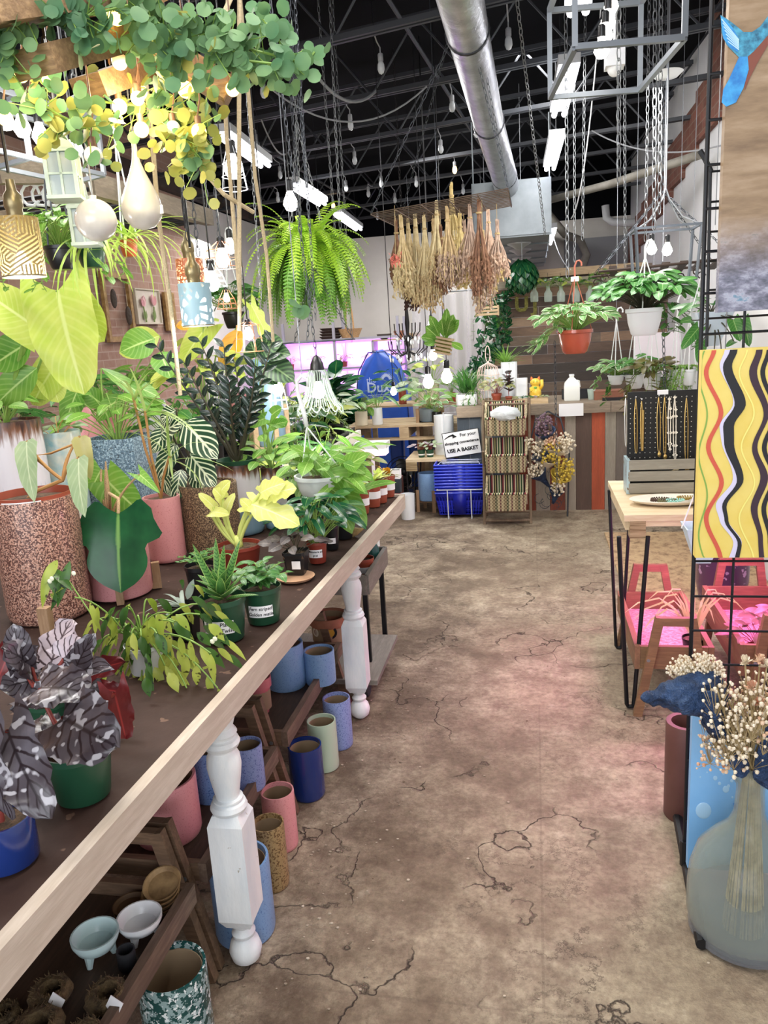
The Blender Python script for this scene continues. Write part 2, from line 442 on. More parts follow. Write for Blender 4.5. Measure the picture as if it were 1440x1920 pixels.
# ------------------------------------------------------------------ shared materials
SOIL=M('potting_soil','#3a2c22',.95,var='#6b5440',vs=60,bump=.8,bs=120)
BLK=M('black_metal','#15171c',.45,metal=.3)
BLKP=M('black_plastic','#17181b',.35)
WHT=M('white_paint','#eef1f3',.45)
CHR=M('chain_steel','#7b7e80',.5,metal=.5)
CHRD=M('chain_dark_steel','#4b4f55',.45,metal=.6)
ROPE=M('jute_rope','#c8b795',.9,bump=.6,bs=150)
LABELW=M('paper_label_white','#f4f4f6',.6)
INK=M('black_ink','#141418',.7)
BULB=emis('lit_bulb_white','#fff8ec',13)
BULBY=emis('lit_globe_warm','#ffd873',5.5)
TUBE=emis('lit_tube','#fbf8ff',11)
GREY=M('grey_steel','#8b8f94',.4,metal=.5)
# floor
N=NT('worn_concrete_floor'); v=N.coord()
n1=N.noise(v,1.1,8,.62); n2=N.noise(v,7,8,.7); n3=N.noise(v,45,4,.7)
c=N.ramp(n1,[(.3,'#92806a'),(.5,'#b5a58c'),(.68,'#cdbfa6')])
c=N.mix(N.ramp(n2,[(.38,(.7,.7,.7)),(.55,(0,0,0))]),c,'#7a6655')
c=N.mix(N.ramp(n3,[(.35,(.5,.5,.5)),(.6,(0,0,0))]),c,'#66574a')
c=N.mix(N.ramp(n2,[(.6,(0,0,0)),(.75,(.6,.6,.6))]),c,'#ded2bb')
# grime beside the plant table, worn into the slab
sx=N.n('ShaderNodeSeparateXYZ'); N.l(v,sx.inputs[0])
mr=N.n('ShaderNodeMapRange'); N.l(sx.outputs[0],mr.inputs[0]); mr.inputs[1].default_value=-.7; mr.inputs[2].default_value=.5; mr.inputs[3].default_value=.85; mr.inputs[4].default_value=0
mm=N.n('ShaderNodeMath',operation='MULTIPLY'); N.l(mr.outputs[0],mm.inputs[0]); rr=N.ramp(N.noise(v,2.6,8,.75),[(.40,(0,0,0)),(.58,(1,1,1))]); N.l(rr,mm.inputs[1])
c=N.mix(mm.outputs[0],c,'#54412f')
wv=N.n('ShaderNodeTexVoronoi',feature='DISTANCE_TO_EDGE'); wv.inputs['Scale'].default_value=1.3
nz=N.n('ShaderNodeTexNoise'); nz.inputs['Scale'].default_value=2.2; nz.inputs['Detail'].default_value=7; N.l(v,nz.inputs[0])
va=N.n('ShaderNodeVectorMath',operation='MULTIPLY_ADD'); N.l(nz.outputs['Color'],va.inputs[0]); va.inputs[1].default_value=(1.3,1.3,1.3); N.l(v,va.inputs[2]); N.l(va.outputs[0],wv.inputs['Vector'])
crk=N.ramp(wv.outputs['Distance'],[(0,(.8,.8,.8)),(.007,(0,0,0))])
msk=N.ramp(N.noise(v,1.7,3),[(.47,(0,0,0)),(.56,(1,1,1))])
x=N.n('ShaderNodeMath',operation='MULTIPLY'); N.l(crk,x.inputs[0]); N.l(msk,x.inputs[1])
c=N.mix(x.outputs[0],c,'#4a3a2e')
jx=N.n('ShaderNodeTexBrick'); jx.inputs['Scale'].default_value=1; jx.inputs['Brick Width'].default_value=1.9; jx.inputs['Row Height'].default_value=1.55; jx.inputs['Mortar Size'].default_value=.004; jx.inputs['Mortar Smooth'].default_value=.2
N.l(v,jx.inputs[0]); c=N.mix(N.n('ShaderNodeMath',operation='MULTIPLY',i_1=.5).outputs[0],c,c); 
jm=N.n('ShaderNodeMath',operation='MULTIPLY'); N.l(jx.outputs['Fac'],jm.inputs[0]); jm.inputs[1].default_value=.22; c=N.mix(jm.outputs[0],c,'#55463a')
fk=N.noise(v,2.3,10,.72); fe=N.ramp(fk,[(.512,(0,0,0)),(.52,(1,1,1)),(.528,(.12,.12,.12)),(.6,(0,0,0))]); fm=N.n('ShaderNodeMath',operation='MULTIPLY'); N.l(fe,fm.inputs[0]); N.l(N.ramp(N.noise(v,.9,3),[(.45,(0,0,0)),(.6,(1,1,1))]),fm.inputs[1]); c=N.mix(fm.outputs[0],c,'#43352a')
N.l(c,N.b.inputs['Base Color']); N.b.inputs['Roughness'].default_value=.72
h=N.n('ShaderNodeMath',operation='SUBTRACT'); N.l(n2,h.inputs[0]); N.l(x.outputs[0],h.inputs[1]); N.bump(h.outputs[0],.9,.03)
FLOOR=N.m
# brick
def brickm(name,b1,b2,mortar,scale=1.0,horiz='Y'):
    N=NT(name); v=N.coord(); s=N.n('ShaderNodeSeparateXYZ'); N.l(v,s.inputs[0]); cb=N.n('ShaderNodeCombineXYZ')
    N.l(s.outputs[horiz],cb.inputs[0]); N.l(s.outputs['Z'],cb.inputs[1])
    b=N.n('ShaderNodeTexBrick'); b.inputs['Scale'].default_value=scale; b.inputs['Brick Width'].default_value=.215; b.inputs['Row Height'].default_value=.075; b.inputs['Mortar Size'].default_value=.005
    b.inputs['Color1'].default_value=lin(b1); b.inputs['Color2'].default_value=lin(b2); b.inputs['Mortar'].default_value=lin(mortar)
    N.l(cb.outputs[0],b.inputs[0]); c=N.mix(N.ramp(N.noise(v,14,5),[(.35,(.35,.35,.35)),(.6,(0,0,0))]),b.outputs[0],mortar)
    N.l(c,N.b.inputs['Base Color']); N.b.inputs['Roughness'].default_value=.85; N.bump(b.outputs['Fac'],-.5,.01); return N.m
BRICK=brickm('pinkish_brick','#a98573','#977262','#b39a8a')
BRICKR=brickm('dark_red_brick','#7d4a3c','#5f3429','#7b6558')
PLAS=M('off_white_plaster','#d6d2cb',.85,var='#c9c5bd',vs=1.5,bump=.15,bs=60)
GREYW=M('grey_wall','#8f9194',.85)
DECK=M('black_painted_deck','#0b0c10',.9,spec=.1)
JST=M('dark_painted_steel','#35383e',.55,metal=.1)
# ------------------------------------------------------------------ room
CH=3.75
struct(MB().box((-1.2,4.75,-.05),(5.5,15,.1)),'floor',FLOOR)
struct(MB().box((-1.2,4.75,CH+.05),(5.5,15,.1)),'ceiling',DECK)
struct(MB().box((-3.95,3.1,CH/2),(.1,11.5,CH)),'wall_left',BRICK)
struct(MB().box((-3.93,10.45,1.6),(.12,3.2,3.2)),'wall_left_rear',PLAS)
struct(MB().box((-3.93,10.45,3.5),(.12,3.2,.6)),'wall_left_upper',DECK)
struct(MB().box((-3.84,5.0,3.29),(.1,13.0,.14)),'trim_1',M('dark_rust_beam','#4a3930',.8,var='#2c2624'))
struct(MB().box((-1.2,12.05,1.45),(5.5,.1,3.1)),'wall_back',PLAS)
struct(MB().box((-1.2,12.1,3.4),(5.5,.1,.8)),'wall_back_upper',DECK)
struct(MB().box((.9,11.95,1.35),(.9,.08,2.76)),'wall_back_grey',GREYW)
struct(MB().box((1.42,4.75,CH/2),(.1,14.8,CH)),'wall_right',M('white_block_wall','#dcdcdc',.85,var='#cfd0d2',vs=1,bump=.2,bs=8))
# brick parapet band above the white blocks: steps up towards the front
mb=MB(); rows=[]
y=-2.6
while y<12:
    zl=2.99-(max(y,2)-6.47)*.127; zt=3.4-(y-6.5)*.12 if y>6.5 else CH
    zl=round(zl/.08)*.08; zt=min(CH,round(zt/.08)*.08)
    mb.box((1.36,y+.15,(zl+zt)/2),(.06,.3,zt-zl)); y+=.3
struct(mb,'trim_2',BRICKR)
# street front: sill, piers and header round the shop window behind the camera
mb=MB(); mb.box((-1.2,-2.7,.2),(5.5,.12,.4)); mb.box((-1.2,-2.7,3.45),(5.5,.12,.6)); mb.box((-3.6,-2.7,1.9),(.7,.12,3)); mb.box((1.3,-2.7,1.9),(.3,.12,3))
struct(mb,'wall_front',PLAS)
mb=MB()
for x_ in (-3.2,-1.75,-.3,1.12): mb.box((x_,-2.7,1.78),(.07,.1,2.75))
mb.box((-1.05,-2.7,.43),(4.4,.1,.07)); mb.box((-1.05,-2.7,3.12),(4.4,.1,.07))
struct(mb,'window_1',M('dark_window_frame','#2c2c2e',.5))
# joists: skewed steel bar joists
def joist(i,x0,y0,x1,y1,z):
    a,b=V((x0,y0,z)),V((x1,y1,z)); mb=MB(); H_=.42
    for o in(-.022,.022): mb.beam(a+V((0,o,0)),b+V((0,o,0)),.022,.03); mb.beam(a+V((0,o,H_)),b+V((0,o,H_)),.022,.03)
    L=(b-a).length; n=int(L/.34); 
    for k in range(n):
        p=a.lerp(b,k/n); q=a.lerp(b,(k+1)/n)
        (mb.tube([p,q+V((0,0,H_))],.009,5) if k%2==0 else mb.tube([p+V((0,0,H_)),q],.009,5))
    struct(mb,'trim_%d'%i,JST)
sl=-.255
for k,yc in enumerate((2.55,3.6,4.72,5.82,6.92,8.12,9.05,10.2,11.35)):
    x0,x1=-3.86,1.34
    y0=min(11.9,yc+sl*(x0+1)); y1=yc+sl*(x1+1); 
    joist(3+k,x0,y0,x1,y1,3.22)
# lengthwise bridging rods between joists
for k,(x0,x1) in enumerate(((-3.0,-2.2),(-1.05,-.2))):
    struct(MB().tube([(x0,2.6,3.62),(x1,11.6,3.25)],.014,6),'trim_%d'%(20+k),JST)
# ------------------------------------------------------------------ ducts
FOIL=M('silver_duct_wrap','#c8ccd0',.33,metal=.75,var='#a9adb2',vs=9,bump=.8,bs=22)
SHEET=M('galvanised_sheet','#8b9296',.5,metal=.5,var='#757c80',vs=3,bump=.05)
a=A(968,-40,3.2); t=thing('round_duct',(-.18,5.5,2.95),'long silver foil wrapped round air duct running over the aisle','air duct')
pts=[V((-.30,2.4,3.05)),V((-.30,4.3,3.03)),V((-.29,6.0,3.0)),V((-.23,7.3,2.86)),V((-.21,7.9,2.78))]
mb=MB(); mb.tube(pts,[.105,.105,.105,.11,.115],20); mb.build('duct_sleeve',FOIL,t,True,smooth=True)
for q in pts[1:4]:
    mb=MB(); mb.lathe([(.11,-.012),(.114,0),(.11,.012)],q,20,Matrix.Rotation(PI/2,3,'X')); mb.build('strap',M('black_tape','#22242a',.4),t,True)
t=thing('rectangular_duct',(-.2,9.6,2.3),'long rectangular galvanised ceiling duct with round vents underneath','air duct')
xl,xr=-.52,.16
mb=MB(); i0=7.55; i1=11.9; 
mb.box(((xl+xr)/2,(i0+i1)/2,2.62),(xr-xl,i1-i0,.46)); mb.build('duct_body',SHEET,t,True)
for y in (7.58,8.4,9.3,10.2,11.1): MB().box(((xl+xr)/2,y,2.62),(xr-xl+.03,.03,.49)).build('flange',SHEET,t,True)
for k,(y) in enumerate((8.3,9.0,10.1)):
    mb=MB(); c=V((-.13,y,2.39)); mb.lathe([(.0,-.06),(.03,-.06),(.07,-.03),(.115,-.012),(.12,0),(.12,.002)],c,20); mb.build('vent',M('vent_grey','#b9bdc0',.4,metal=.3),t,True)
for x in (xl,xr): MB().beam((x,7.6,2.6),(x,7.6,3.4),.03,.01).build('hanger_strap',SHEET,t,True)
# diagonal grey pipe across the rear ceiling and its branches
PIPE=M('dusty_pipe','#8e8a80',.7,var='#757168')
mb=MB(); p0=A(1312,290,6.6); p1=A(1020,378,8.6); mb.tube([p0,p0.lerp(p1,.5)-V((0,0,.02)),p1],.034,12)
solo(mb,'exhaust_pipe',PIPE,'long grey pipe slanting under the rear right ceiling','pipe')
p=[A(1020,392,11.3),A(1060,440,11.3),A(1088,450,11.3),A(1100,478,11.3),A(1080,530,11.3),V((.55,11.3,.02))]
solo(MB().tube(p,.055,12),'flexible_hose',PIPE,'bent dusty grey hose behind the plank wall','hose')
p=[A(1135,385,11.2),A(1137,408,11.2),A(1148,416,11.2),A(1178,418,11.2),V((1.38,11.2,A(1178,418,11.2).z))]
solo(MB().tube(p,.05,12),'drain_pipe',M('white_pipe','#c5c8c8',.5),'short pale elbow pipe near the rear right corner','pipe')
# fluorescent strips
def strip(p0,p1,label,nr=2,w=.12):
    p0,p1=V(p0),V(p1); d=(p1-p0); t=thing('fluorescent_strip',(p0+p1)/2,label,'ceiling light','ceiling tube lights')
    MB().beam(p0+V((0,0,.05)),p1+V((0,0,.05)),w,.05).build('housing',M('white_fixture','#c9ccd0',.5),t,True)
    sd=d.normalized().cross(UP).normalized()
    for k in range(nr):
        o=sd*((k-.5*(nr-1))*w*.55); mb=MB(); mb.tube([p0+o+d*.02,p1+o-d*.02],.018,8); mb.build('tube',TUBE,t,True)
    
    for u in(.15,.85): MB().tube([p0+V((0,0,.07))+d*u,V(((p0+d*u).x,(p0+d*u).y,CH))],.004,4).build('wire',BLK,t,True)
LZ=2.95
strip(G(418,254,LZ),G(498,312,LZ),'nearest slanting tube light on the left, above the caged bulb')
strip(G(548,348,LZ),G(605,384,LZ),'middle tube light of the left row, above the fern')
strip(G(632,402,LZ),G(673,431,LZ),'farthest tube light of the left row, near the back wall')
strip(G(1068,128,LZ),G(1048,217,LZ),'long bright tube light right of the round duct')
strip(G(1045,262,LZ),G(1031,318,LZ),'shorter tube light right of the rectangular duct')
strip(G(1034,432,2.55),G(1027,458,2.55),'tiny far tube light hanging beyond the duct end')
strip(G(1090,-60,LZ),G(1084,25,LZ),'tube light at the top edge above the square frame pendant')
# ================================================================== LEFT PLANT TABLE
WD=wood('weathered_brown_wood','#5a4636','#8a6e56','x')
WDY=wood('weathered_brown_wood_long','#58453a','#86705e','y')
WDK=wood('dark_stained_wood','#3c2c22','#5e4636','y')
WPALE=wood('pale_whitewashed_pine','#b5a595','#d3c6b8','y',2,.7,.2)
WNAT=wood('natural_pine','#b79a74','#d9c29c','x',3)
WSTK=wood('stand_wood','#8c6d50','#b39372','z',4)
WHL=M('distressed_white_paint','#f1f3f2',.5,var='#dfe6ea',vs=14,speck=('#b9b3a6',60,.74),bump=.25,bs=30,stretch=(1,1,.3))
TTOP=M('dark_stained_plywood','#43302a',.7,spec=.25,var='#35241d',vs=5,speck=('#6d5548',25,.68),bump=.15,bs=30)
T0,T1=V((-.775,.2,.8)),V((-.668,3.72,.8))
t=thing('plant_table',(-1.35,1.9,0),'long dark-topped plant table with pale pine edging on turned white legs','table')
mb=MB(); e0=T0+(T0-T1)*.2
i=len(mb.v)
for z in(.765,.795):
    for x,y in ((e0.x,e0.y),(T1.x,T1.y),(-1.98,3.86),(-2.05,-.5)): mb.v.append(V((x,y,z)))
for q in((3,2,1,0),(4,5,6,7),(0,1,5,4),(1,2,6,5),(2,3,7,6),(3,0,4,7)): mb.face([i+j for j in q])
mb.build('tabletop',TTOP,t,True)
mb=MB(); mb.beam(e0+V((.012,0,-.03)),T1+V((.012,0,-.03)),.026,.068)
mb.build('edge_board',WPALE,t,True)
MB().beam(T1+V((.02,.02,-.03)),V((-1.98,3.88,.77)),.026,.068).build('edge_board',WPALE,t,True)
def turned_leg(x,y,par,h=.765,rz=.03):
    k=h/.765; mb=MB(); c=V((x,y,0)); R_=Matrix.Rotation(rz,3,'Z')
    mb.lathe([(0,0),(.02,.002),(.037,.018),(.043,.042),(.037,.066),(.024,.082),(.03,.088),(.031,.096),(.024,.104),(.022,.112),(.03,.12),(.034,.132)],c,24)
    w=.045
    for z0,z1,a,b in ((.128,.155,.032,w),(.155,.43,w,w),(.43,.455,w,.034)):
        i=len(mb.v)
        for z,q in((z0,a),(z1,b)):
            for sx,sy in((-1,-1),(1,-1),(1,1),(-1,1)): mb.v.append(c+R_@V((sx*q,sy*q,z)))
        for q in((0,3,2,1),(4,5,6,7),(0,1,5,4),(1,2,6,5),(2,3,7,6),(3,0,4,7)): mb.face([i+j for j in q])
    mb.lathe([(.034,.45),(.043,.456),(.047,.466),(.043,.477),(.034,.482),(.038,.486),(.038,.49),(.029,.492),(.032,.51),(.039,.55),(.043,.58),(.041,.605),(.033,.622),(.034,.626),(.042,.632),(.046,.642),(.042,.652),(.034,.656),(.037,.662),(.041,.668),(.037,.675),(.031,.682),(.043,.72),(.044,.745),(.04,h)],c,24)
    return mb.build('leg',WHL,par,True)
for x,y in ((-.77,1.615),(-.752,2.945),(-1.9,1.6),(-1.9,3.0),(-.79,.1)): turned_leg(x,y,t)
# ---- plank tray stands under the table
def tray_stand(x0,x1,y0,y1,zb,zt,label,mat=WDY,matx=WD,top=.13,splay=.06,group=None,foot=0.0,bed=None,fy=(0,1),leglab=None):
    c=V(((x0+x1)/2,(y0+y1)/2,0)); t=thing('tray_stand',c,label,'plant stand',group); th=.022
    MB().box((c.x,c.y,zb+.009),(x1-x0-.046,y1-y0-.046,.014)).build('tray_base',bed or WDK,t,True)
    for x in(x0+th/2,x1-th/2): MB().box((x,c.y,(zb+zt)/2),(th,y1-y0,zt-zb)).build('tray_side',mat,t,True)
    for y in(y0+th/2,y1-th/2): MB().box((c.x,y,(zb+zt)/2),(x1-x0-2*th-.0015,th-.003,zt-zb-.003)).build('tray_side',matx,t,True)
    for s,y in ((-1,y0-.014),(1,y1+.014)):
        xa,xb=x0+.04,x1-.04; zz=zt+top; mb=MB(); k=splay
        wl=.034
        outer=[(xa-k,foot),(xa+.035,zz),(xb-.035,zz),(xb+k,foot),(xb+k-wl,foot),(xb-.035-wl*.9,zz-wl),(xa+.035+wl*.9,zz-wl),(xa-k+wl,foot)]
        # legs and grip as three mitred pieces
        mb.beam((xa-k+wl/2,y,foot),(xa+.035+wl/2,y,zz+.001),wl,.026,V((0,1,0))); mb.beam((xb+k-wl/2,y,foot),(xb-.035-wl/2,y,zz),wl,.026,V((0,1,0)))
        mb.box((c.x,y,zz-wl/2+.0008),(xb-xa-.07-wl,.0235,wl)); mb.build('handle_frame',matx,t,True)
        for xs in (xa+.01,xb-.01):
            MB().lathe([(0,-.004),(.006,-.003),(.007,0)],(xs,y+s*.014,(zb+zt)/2),10,Matrix.Rotation(PI/2*(-1 if s>0 else 1),3,'X')).build('bolt',GREY,t,True)
    return t
tray_stand(-1.24,-.845,.74,1.53,.245,.30,'dark brown plank tray stand nearest the camera holding footed bowls',group=None)
tray_stand(-1.24,-.845,1.60,2.18,.245,.30,'dark plank tray stand behind the front turned leg, with pink and blue pots')
tray_stand(-1.24,-.84,2.27,3.05,.245,.30,'dark plank tray stand by the second turned leg, holding two light blue pots')
# ---- empty glazed pots
def gl(name,c,sp,**k): return M(name,c,.38,speck=sp,coat=.25,bump=.06,bs=90,**k)
G_BLUE=gl('speckled_blue_glaze','#6f92c6',('#3f5ea0',220,.58)); G_LBLUE=gl('light_blue_glaze','#7fa3cf',('#5a80b8',240,.6))
G_PINK=gl('speckled_pink_glaze','#e39da0',('#c9787e',260,.62)); G_NAVY=M('navy_glaze','#172f6e',.15,coat=.6)
G_MINT=M('mint_glaze','#b9cdb4',.4,coat=.2); G_TAN=gl('mottled_tan_glaze','#a48a5f',('#6b4f2f',160,.54))
G_PERI=gl('speckled_periwinkle_glaze','#8d9ed0',('#596cab',220,.57))
G_TERRA=M('terracotta','#a96f55',.8,var='#8f5a44',vs=12); G_ROSE=M('rose_glaze_brown_rim','#c8727a',.25,coat=.4)
G_MARB=M('teal_white_marbled','#1d4a48',.25,coat=.4,speck=[('#8fa8a8',55,.5),('#e4ecec',80,.58),('#1d4a48',120,.62)])
G_SPECK=M('brown_speckled_clay','#5a3831',.45,speck=[('#b98c78',170,.5),('#e2bfab',240,.6)],coat=.15)
G_SPK2=M('brown_speckled_clay_dark','#5a4636',.6,speck=[('#a78c6c',190,.52),('#2a1d14',160,.6)])
G_WHITE=M('white_glaze','#e9ecef',.3,coat=.3); G_CREAM=M('cream_ceramic','#e6dcc6',.5)
INNER=M('pot_inside_clay','#9a8468',.8)
def epot(px,z,label,mat,kind='cyl',group=None,name='ceramic_pot',rings=False):
    fx,fy,wp,ty=px; c,r,h=potpx(fx,fy,z,wp,ty); t=thing(name,c,label,'pot',group)
    pr=potprof(kind,r,h)
    if rings: pr=[(r_*(1+(.012 if (i%2 and 0<i<14) else 0)),z_) for i,(r_,z_) in enumerate([(r*.9,0),(r*.97,h*.02)]+[(r,h*q/14) for q in range(1,14)]+[(r*.985,h),(r*.9,h),(r*.9,h*.96),(r*.88,.02),(0,.02)])]
    ob=MB().lathe(pr,(0,0,0),32).build('pot_body',mat,t)
    MB().lathe([(r*.87,.02),(r*.885,h*.93),(r*.86,h*.93),(r*.84,.022),(0,.021)],(0,0,0),24).build('inner_wall',INNER,t)
    return t,c,r,h
epot((318,2000,128,1812),0,'teal and white marbled pot under the front corner of the nearest tray',G_MARB)
epot((446,1778,112,1608),0,'wide periwinkle blue pot right behind the front turned leg',G_LBLUE)
epot((506,1674,60,1542),0,'mottled tan pot on the floor beside the front turned leg',G_TAN)
epot((522,1600,62,1482),0,'small pink pot on the floor between the tan and navy pots',G_PINK)
epot((572,1504,64,1396),0,'glossy navy blue pot on the floor under a tray corner',G_NAVY)
epot((604,1449,54,1350),0,'pale mint pot with faint rings beside the navy pot',G_MINT,rings=True)
epot((632,1407,52,1308),0,'speckled light blue pot at the end of the floor row',G_PERI)
epot((296,1592,122,1455),.26,'large speckled pink pot behind the pine table edge',G_PINK)
epot((388,1508,74,1398),.26,'dark-shaded blue pot left of the front turned leg top',G_BLUE)
epot((462,1488,58,1394),.26,'speckled blue pot right of the front turned leg top',G_PERI)
epot((530,1298,72,1204),.26,'larger light blue pot in the third tray',G_LBLUE)
epot((596,1288,58,1218),.26,'smaller light blue pot with sand inside, in the third tray',G_LBLUE)
epot((480,1345,54,1268),.26,'rose pink pot with dark brown rim in the third tray',G_ROSE,kind='terra')
t,c,r,h=epot((612,1216,74,1152),.262,'terracotta pot painted with yellow and black circles',G_TERRA,kind='terra')
for az,zc,rr,m_ in ((-1.25,.62,.030,BLK),(-1.25,.62,.019,M('mustard_paint','#c79a2e',.6)),(-2.2,.6,.02,G_CREAM),(-2.2,.6,.012,G_TERRA),(-.9,.2,.022,G_CREAM),(-.9,.2,.016,G_TERRA)):
    rad=r*(.68+.24*zc)+.003+(.0015 if rr<.025 else 0); R_=axes((-math.sin(az),math.cos(az),0),(0,0,1))
    MB().disc((rad*math.cos(az),rad*math.sin(az),h*zc*.9),rr,18,R_).build('painted_circle',m_,t)
# ---- things standing in the nearest tray
def footbowl(px,label,mat):
    fx,fy,wp,ty=px; c,r,h=potpx(fx,fy,.262,wp,ty); r*=.98; t=thing('footed_bowl',c,label,'bowl'); z0=h*.26
    MB().lathe([(0,z0),(r*.5,z0+.004),(r*.82,z0+(h-z0)*.35),(r*.98,z0+(h-z0)*.75),(r,h),(r*.93,h),(r*.9,z0+(h-z0)*.75),(r*.72,z0+(h-z0)*.4),(r*.4,z0+.012),(0,z0+.01)],(0,0,0),32).build('bowl_body',mat,t)
    for k in range(3):
        a=k*2*PI/3-PI/2; MB().tube([(r*.55*math.cos(a),r*.55*math.sin(a),z0+.012),(r*.66*math.cos(a),r*.66*math.sin(a),0)],[.012,.006],8).build('foot',mat,t)
    return t
footbowl((165,1822,90,1748),'pale turquoise footed bowl in the nearest tray',M('pale_turquoise_glaze','#cfe9ea',.3,coat=.3,speck=('#5c5c58',60,.78)))
footbowl((250,1782,86,1716),'white footed bowl with tan inside in the nearest tray',M('white_speckled_glaze','#eef0f2',.3,coat=.3,speck=('#5c5c58',60,.78)))
c=G(240,1812,.262); t=thing('small_cup',c,'tiny dark cup beside the white footed bowl','cup'); r=S(17,c)
MB().lathe([(r*.9,0),(r,.005),(r,.045),(r*.85,.045),(r*.82,.008),(0,.008)],(0,0,0),20).build('cup_body',M('charcoal_clay','#2b2c30',.6),t)
SAU=M('yellowed_clay_saucer','#b49468',.6,var='#7d6242',vs=18)
c=G(300,1700,.262)
for k in range(4):
    t=thing('clay_saucer',c+V((.004*k,.003*k,.017*k)),['lowest clay saucer of the tilted stack in the nearest tray','second clay saucer from the bottom of the tilted stack','third clay saucer from the bottom of the tilted stack','topmost clay saucer of the tilted stack'][k],'saucer'); r=S(36,c)
    o=MB().lathe([(r*.8,0),(r*.98,.014),(r,.016),(r*.93,.016),(r*.78,.005),(0,.005)],(0,0,0),26,Matrix.Rotation(.12*k,3,'X')).build('saucer_body',SAU,t)
c=G(248,1712,.262)
for k in range(2):
    t=thing('clay_saucer',c+V((0,0,.013*k)),['lower darker saucer behind the white bowl','upper darker saucer behind the white bowl'][k],'saucer'); r=S(33,c)
    MB().lathe([(r*.8,0),(r*.98,.012),(r,.014),(r*.93,.014),(r*.78,.005),(0,.005)],(0,0,0),26).build('saucer_body',M('dark_clay_saucer','#6d5237',.6),t)
COIR=M('coir_fibre','#7d6848',.95,var='#4f4230',vs=40,bump=1,bs=120)
for k,(px,lab) in enumerate((((78,1905,82,1850),'round coir pot at left with a grey price tag'),((186,1915,84,1855),'round coir pot at right with a white price tag'),((45,1985,105,1915),'coir pot cut by the bottom edge of the photo'),((150,1990,70,1928),'coir pot rim peeking at the bottom between two others'),((-8,1930,60,1895),'coir pot at the left edge of the photo'))):
    c,r,h=potpx(*px[:2],.262,*px[2:]); h=min(h,.085); t=thing('coir_pot',c,lab,'pot'); g=rnd(k)
    mb=MB(); mb.lathe([(r*.5,0),(r*.85,h*.25),(r,h*.55),(r*.92,h*.85),(r*.72,h*1.0),(r*.5,h*1.0),(r*.48,h*.7),(r*.4,.01),(0,.01)],(0,0,0),26)
    for v_ in mb.v: v_+=V((g.uniform(-1,1),g.uniform(-1,1),g.uniform(-1,1)))*.0022
    for q in range(70):
        a=g.uniform(0,6.28); p=V((r*.68*math.cos(a),r*.68*math.sin(a),h)); mb.tube([p,p+V((g.uniform(-1,1),g.uniform(-1,1),1))*.009],.0007,3,cap=False)
    mb.build('coir_body',COIR,t)
    if k<2:
        R_=Matrix.Rotation(-.5,3,'X')@Matrix.Rotation(.4,3,'Y'); MB().box((r*.72,-r*.75,h*.8),(.032,.002,.04),R_).build('price_tag',LABELW,t)
# ================================================================== PLANTS ON THE LEFT TABLE
L_LIME=leafm('leaf_lime','#b7cf4f','#d3dd72','#e2ec9c',.03,11,.12,1.2)
L_YEL=leafm('leaf_chartreuse','#dbe06a','#eef09a','#f4f7c4',.03,7,.06,1)
L_BRT=leafm('leaf_bright_green','#558f2f','#82b046','#c5df8e',.03,8,.08,1)
L_GRN=leafm('leaf_green','#2f6a2c','#4c8a3c','#9dc077',.03,8,.07,1)
L_DEEP=leafm('leaf_deep_green','#12452a','#236238','#7fae5e',.02,0,rough=.25)
L_DARK=leafm('leaf_blackish_green','#10201a','#22352a','#53695a',.03,0,rough=.22,trans=.08)
L_GREY=leafm('leaf_grey_green','#8fa981','#b1c49b','#d5dfc0',.03,6,.08,1)
L_VAR=leafm('leaf_variegated','#4c8a45','#7fae62','#c9dca0',.03,edge='#e4e8c4')
L_BEG=leafm('leaf_silver_black_begonia','#3a3237','#66626a','#221a1e',.03,6,.14,1.4,zebra='#2a2125',trans=.1,spots=('#a9a7ad',45,.58),rough=.28)
L_BEGP=leafm('leaf_silver_pink_begonia','#cfc2ca','#a595a0','#4c3d42',.04,6,.14,1.4,zebra='#4c3d42',trans=.15)
L_BEGR=leafm('leaf_maroon_underside','#5c1a1e','#7c2a2b','#9a3333',.04,trans=.25)
L_SPOT=leafm('leaf_spotted_yellow_green','#8fa63a','#c3cc62',None,.03,spots=('#4b4a20',70,.66),trans=.35)
L_SPOTG=leafm('leaf_spotted_dark_green','#2f5522','#4f7a2c',None,.03,spots=('#1c2c12',70,.64))
L_ZEB=leafm('leaf_zebra','#14361f','#1f4a2a','#e9efcf',.05,6,.22,1.3,zebra='#dfe8c2',trans=.15)
L_CAL=leafm('leaf_calathea','#3c5a3a','#587a4e','#8aa676',.04,7,.45,1.0,zebra='#24402a',trans=.15)
L_SNK=leafm('leaf_snake_plant','#4f8240','#75a457',None,.03,14,.2,.2,zebra='#2d5a2c',edge='#9fbf6a')
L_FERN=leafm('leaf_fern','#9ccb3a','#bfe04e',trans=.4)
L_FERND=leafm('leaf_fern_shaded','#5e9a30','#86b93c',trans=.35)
L_ORG=leafm('leaf_orange_yellow','#e0a020','#e9bd3a','#c77a18',.05,5,.1,1)
L_PUR=leafm('leaf_dusky_purple','#3a3436','#564c4c','#7b7068',.04,5,.08,1,trans=.1)
L_PINKV=leafm('leaf_pink_veined','#7f9a58','#b3bd7d','#d98a8f',.06,6,.12,1)
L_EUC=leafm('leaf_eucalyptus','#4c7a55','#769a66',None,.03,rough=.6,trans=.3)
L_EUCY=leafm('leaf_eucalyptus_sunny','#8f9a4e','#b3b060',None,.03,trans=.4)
ST_G=M('stem_green','#7fa04a',.5); ST_R=M('stem_red_brown','#8c3b33',.5); ST_O=M('stem_tan','#b5864f',.6); ST_D=M('stem_dark','#3d3a28',.6); ST_Y=M('stem_yellow_green','#d2dc7c',.5)
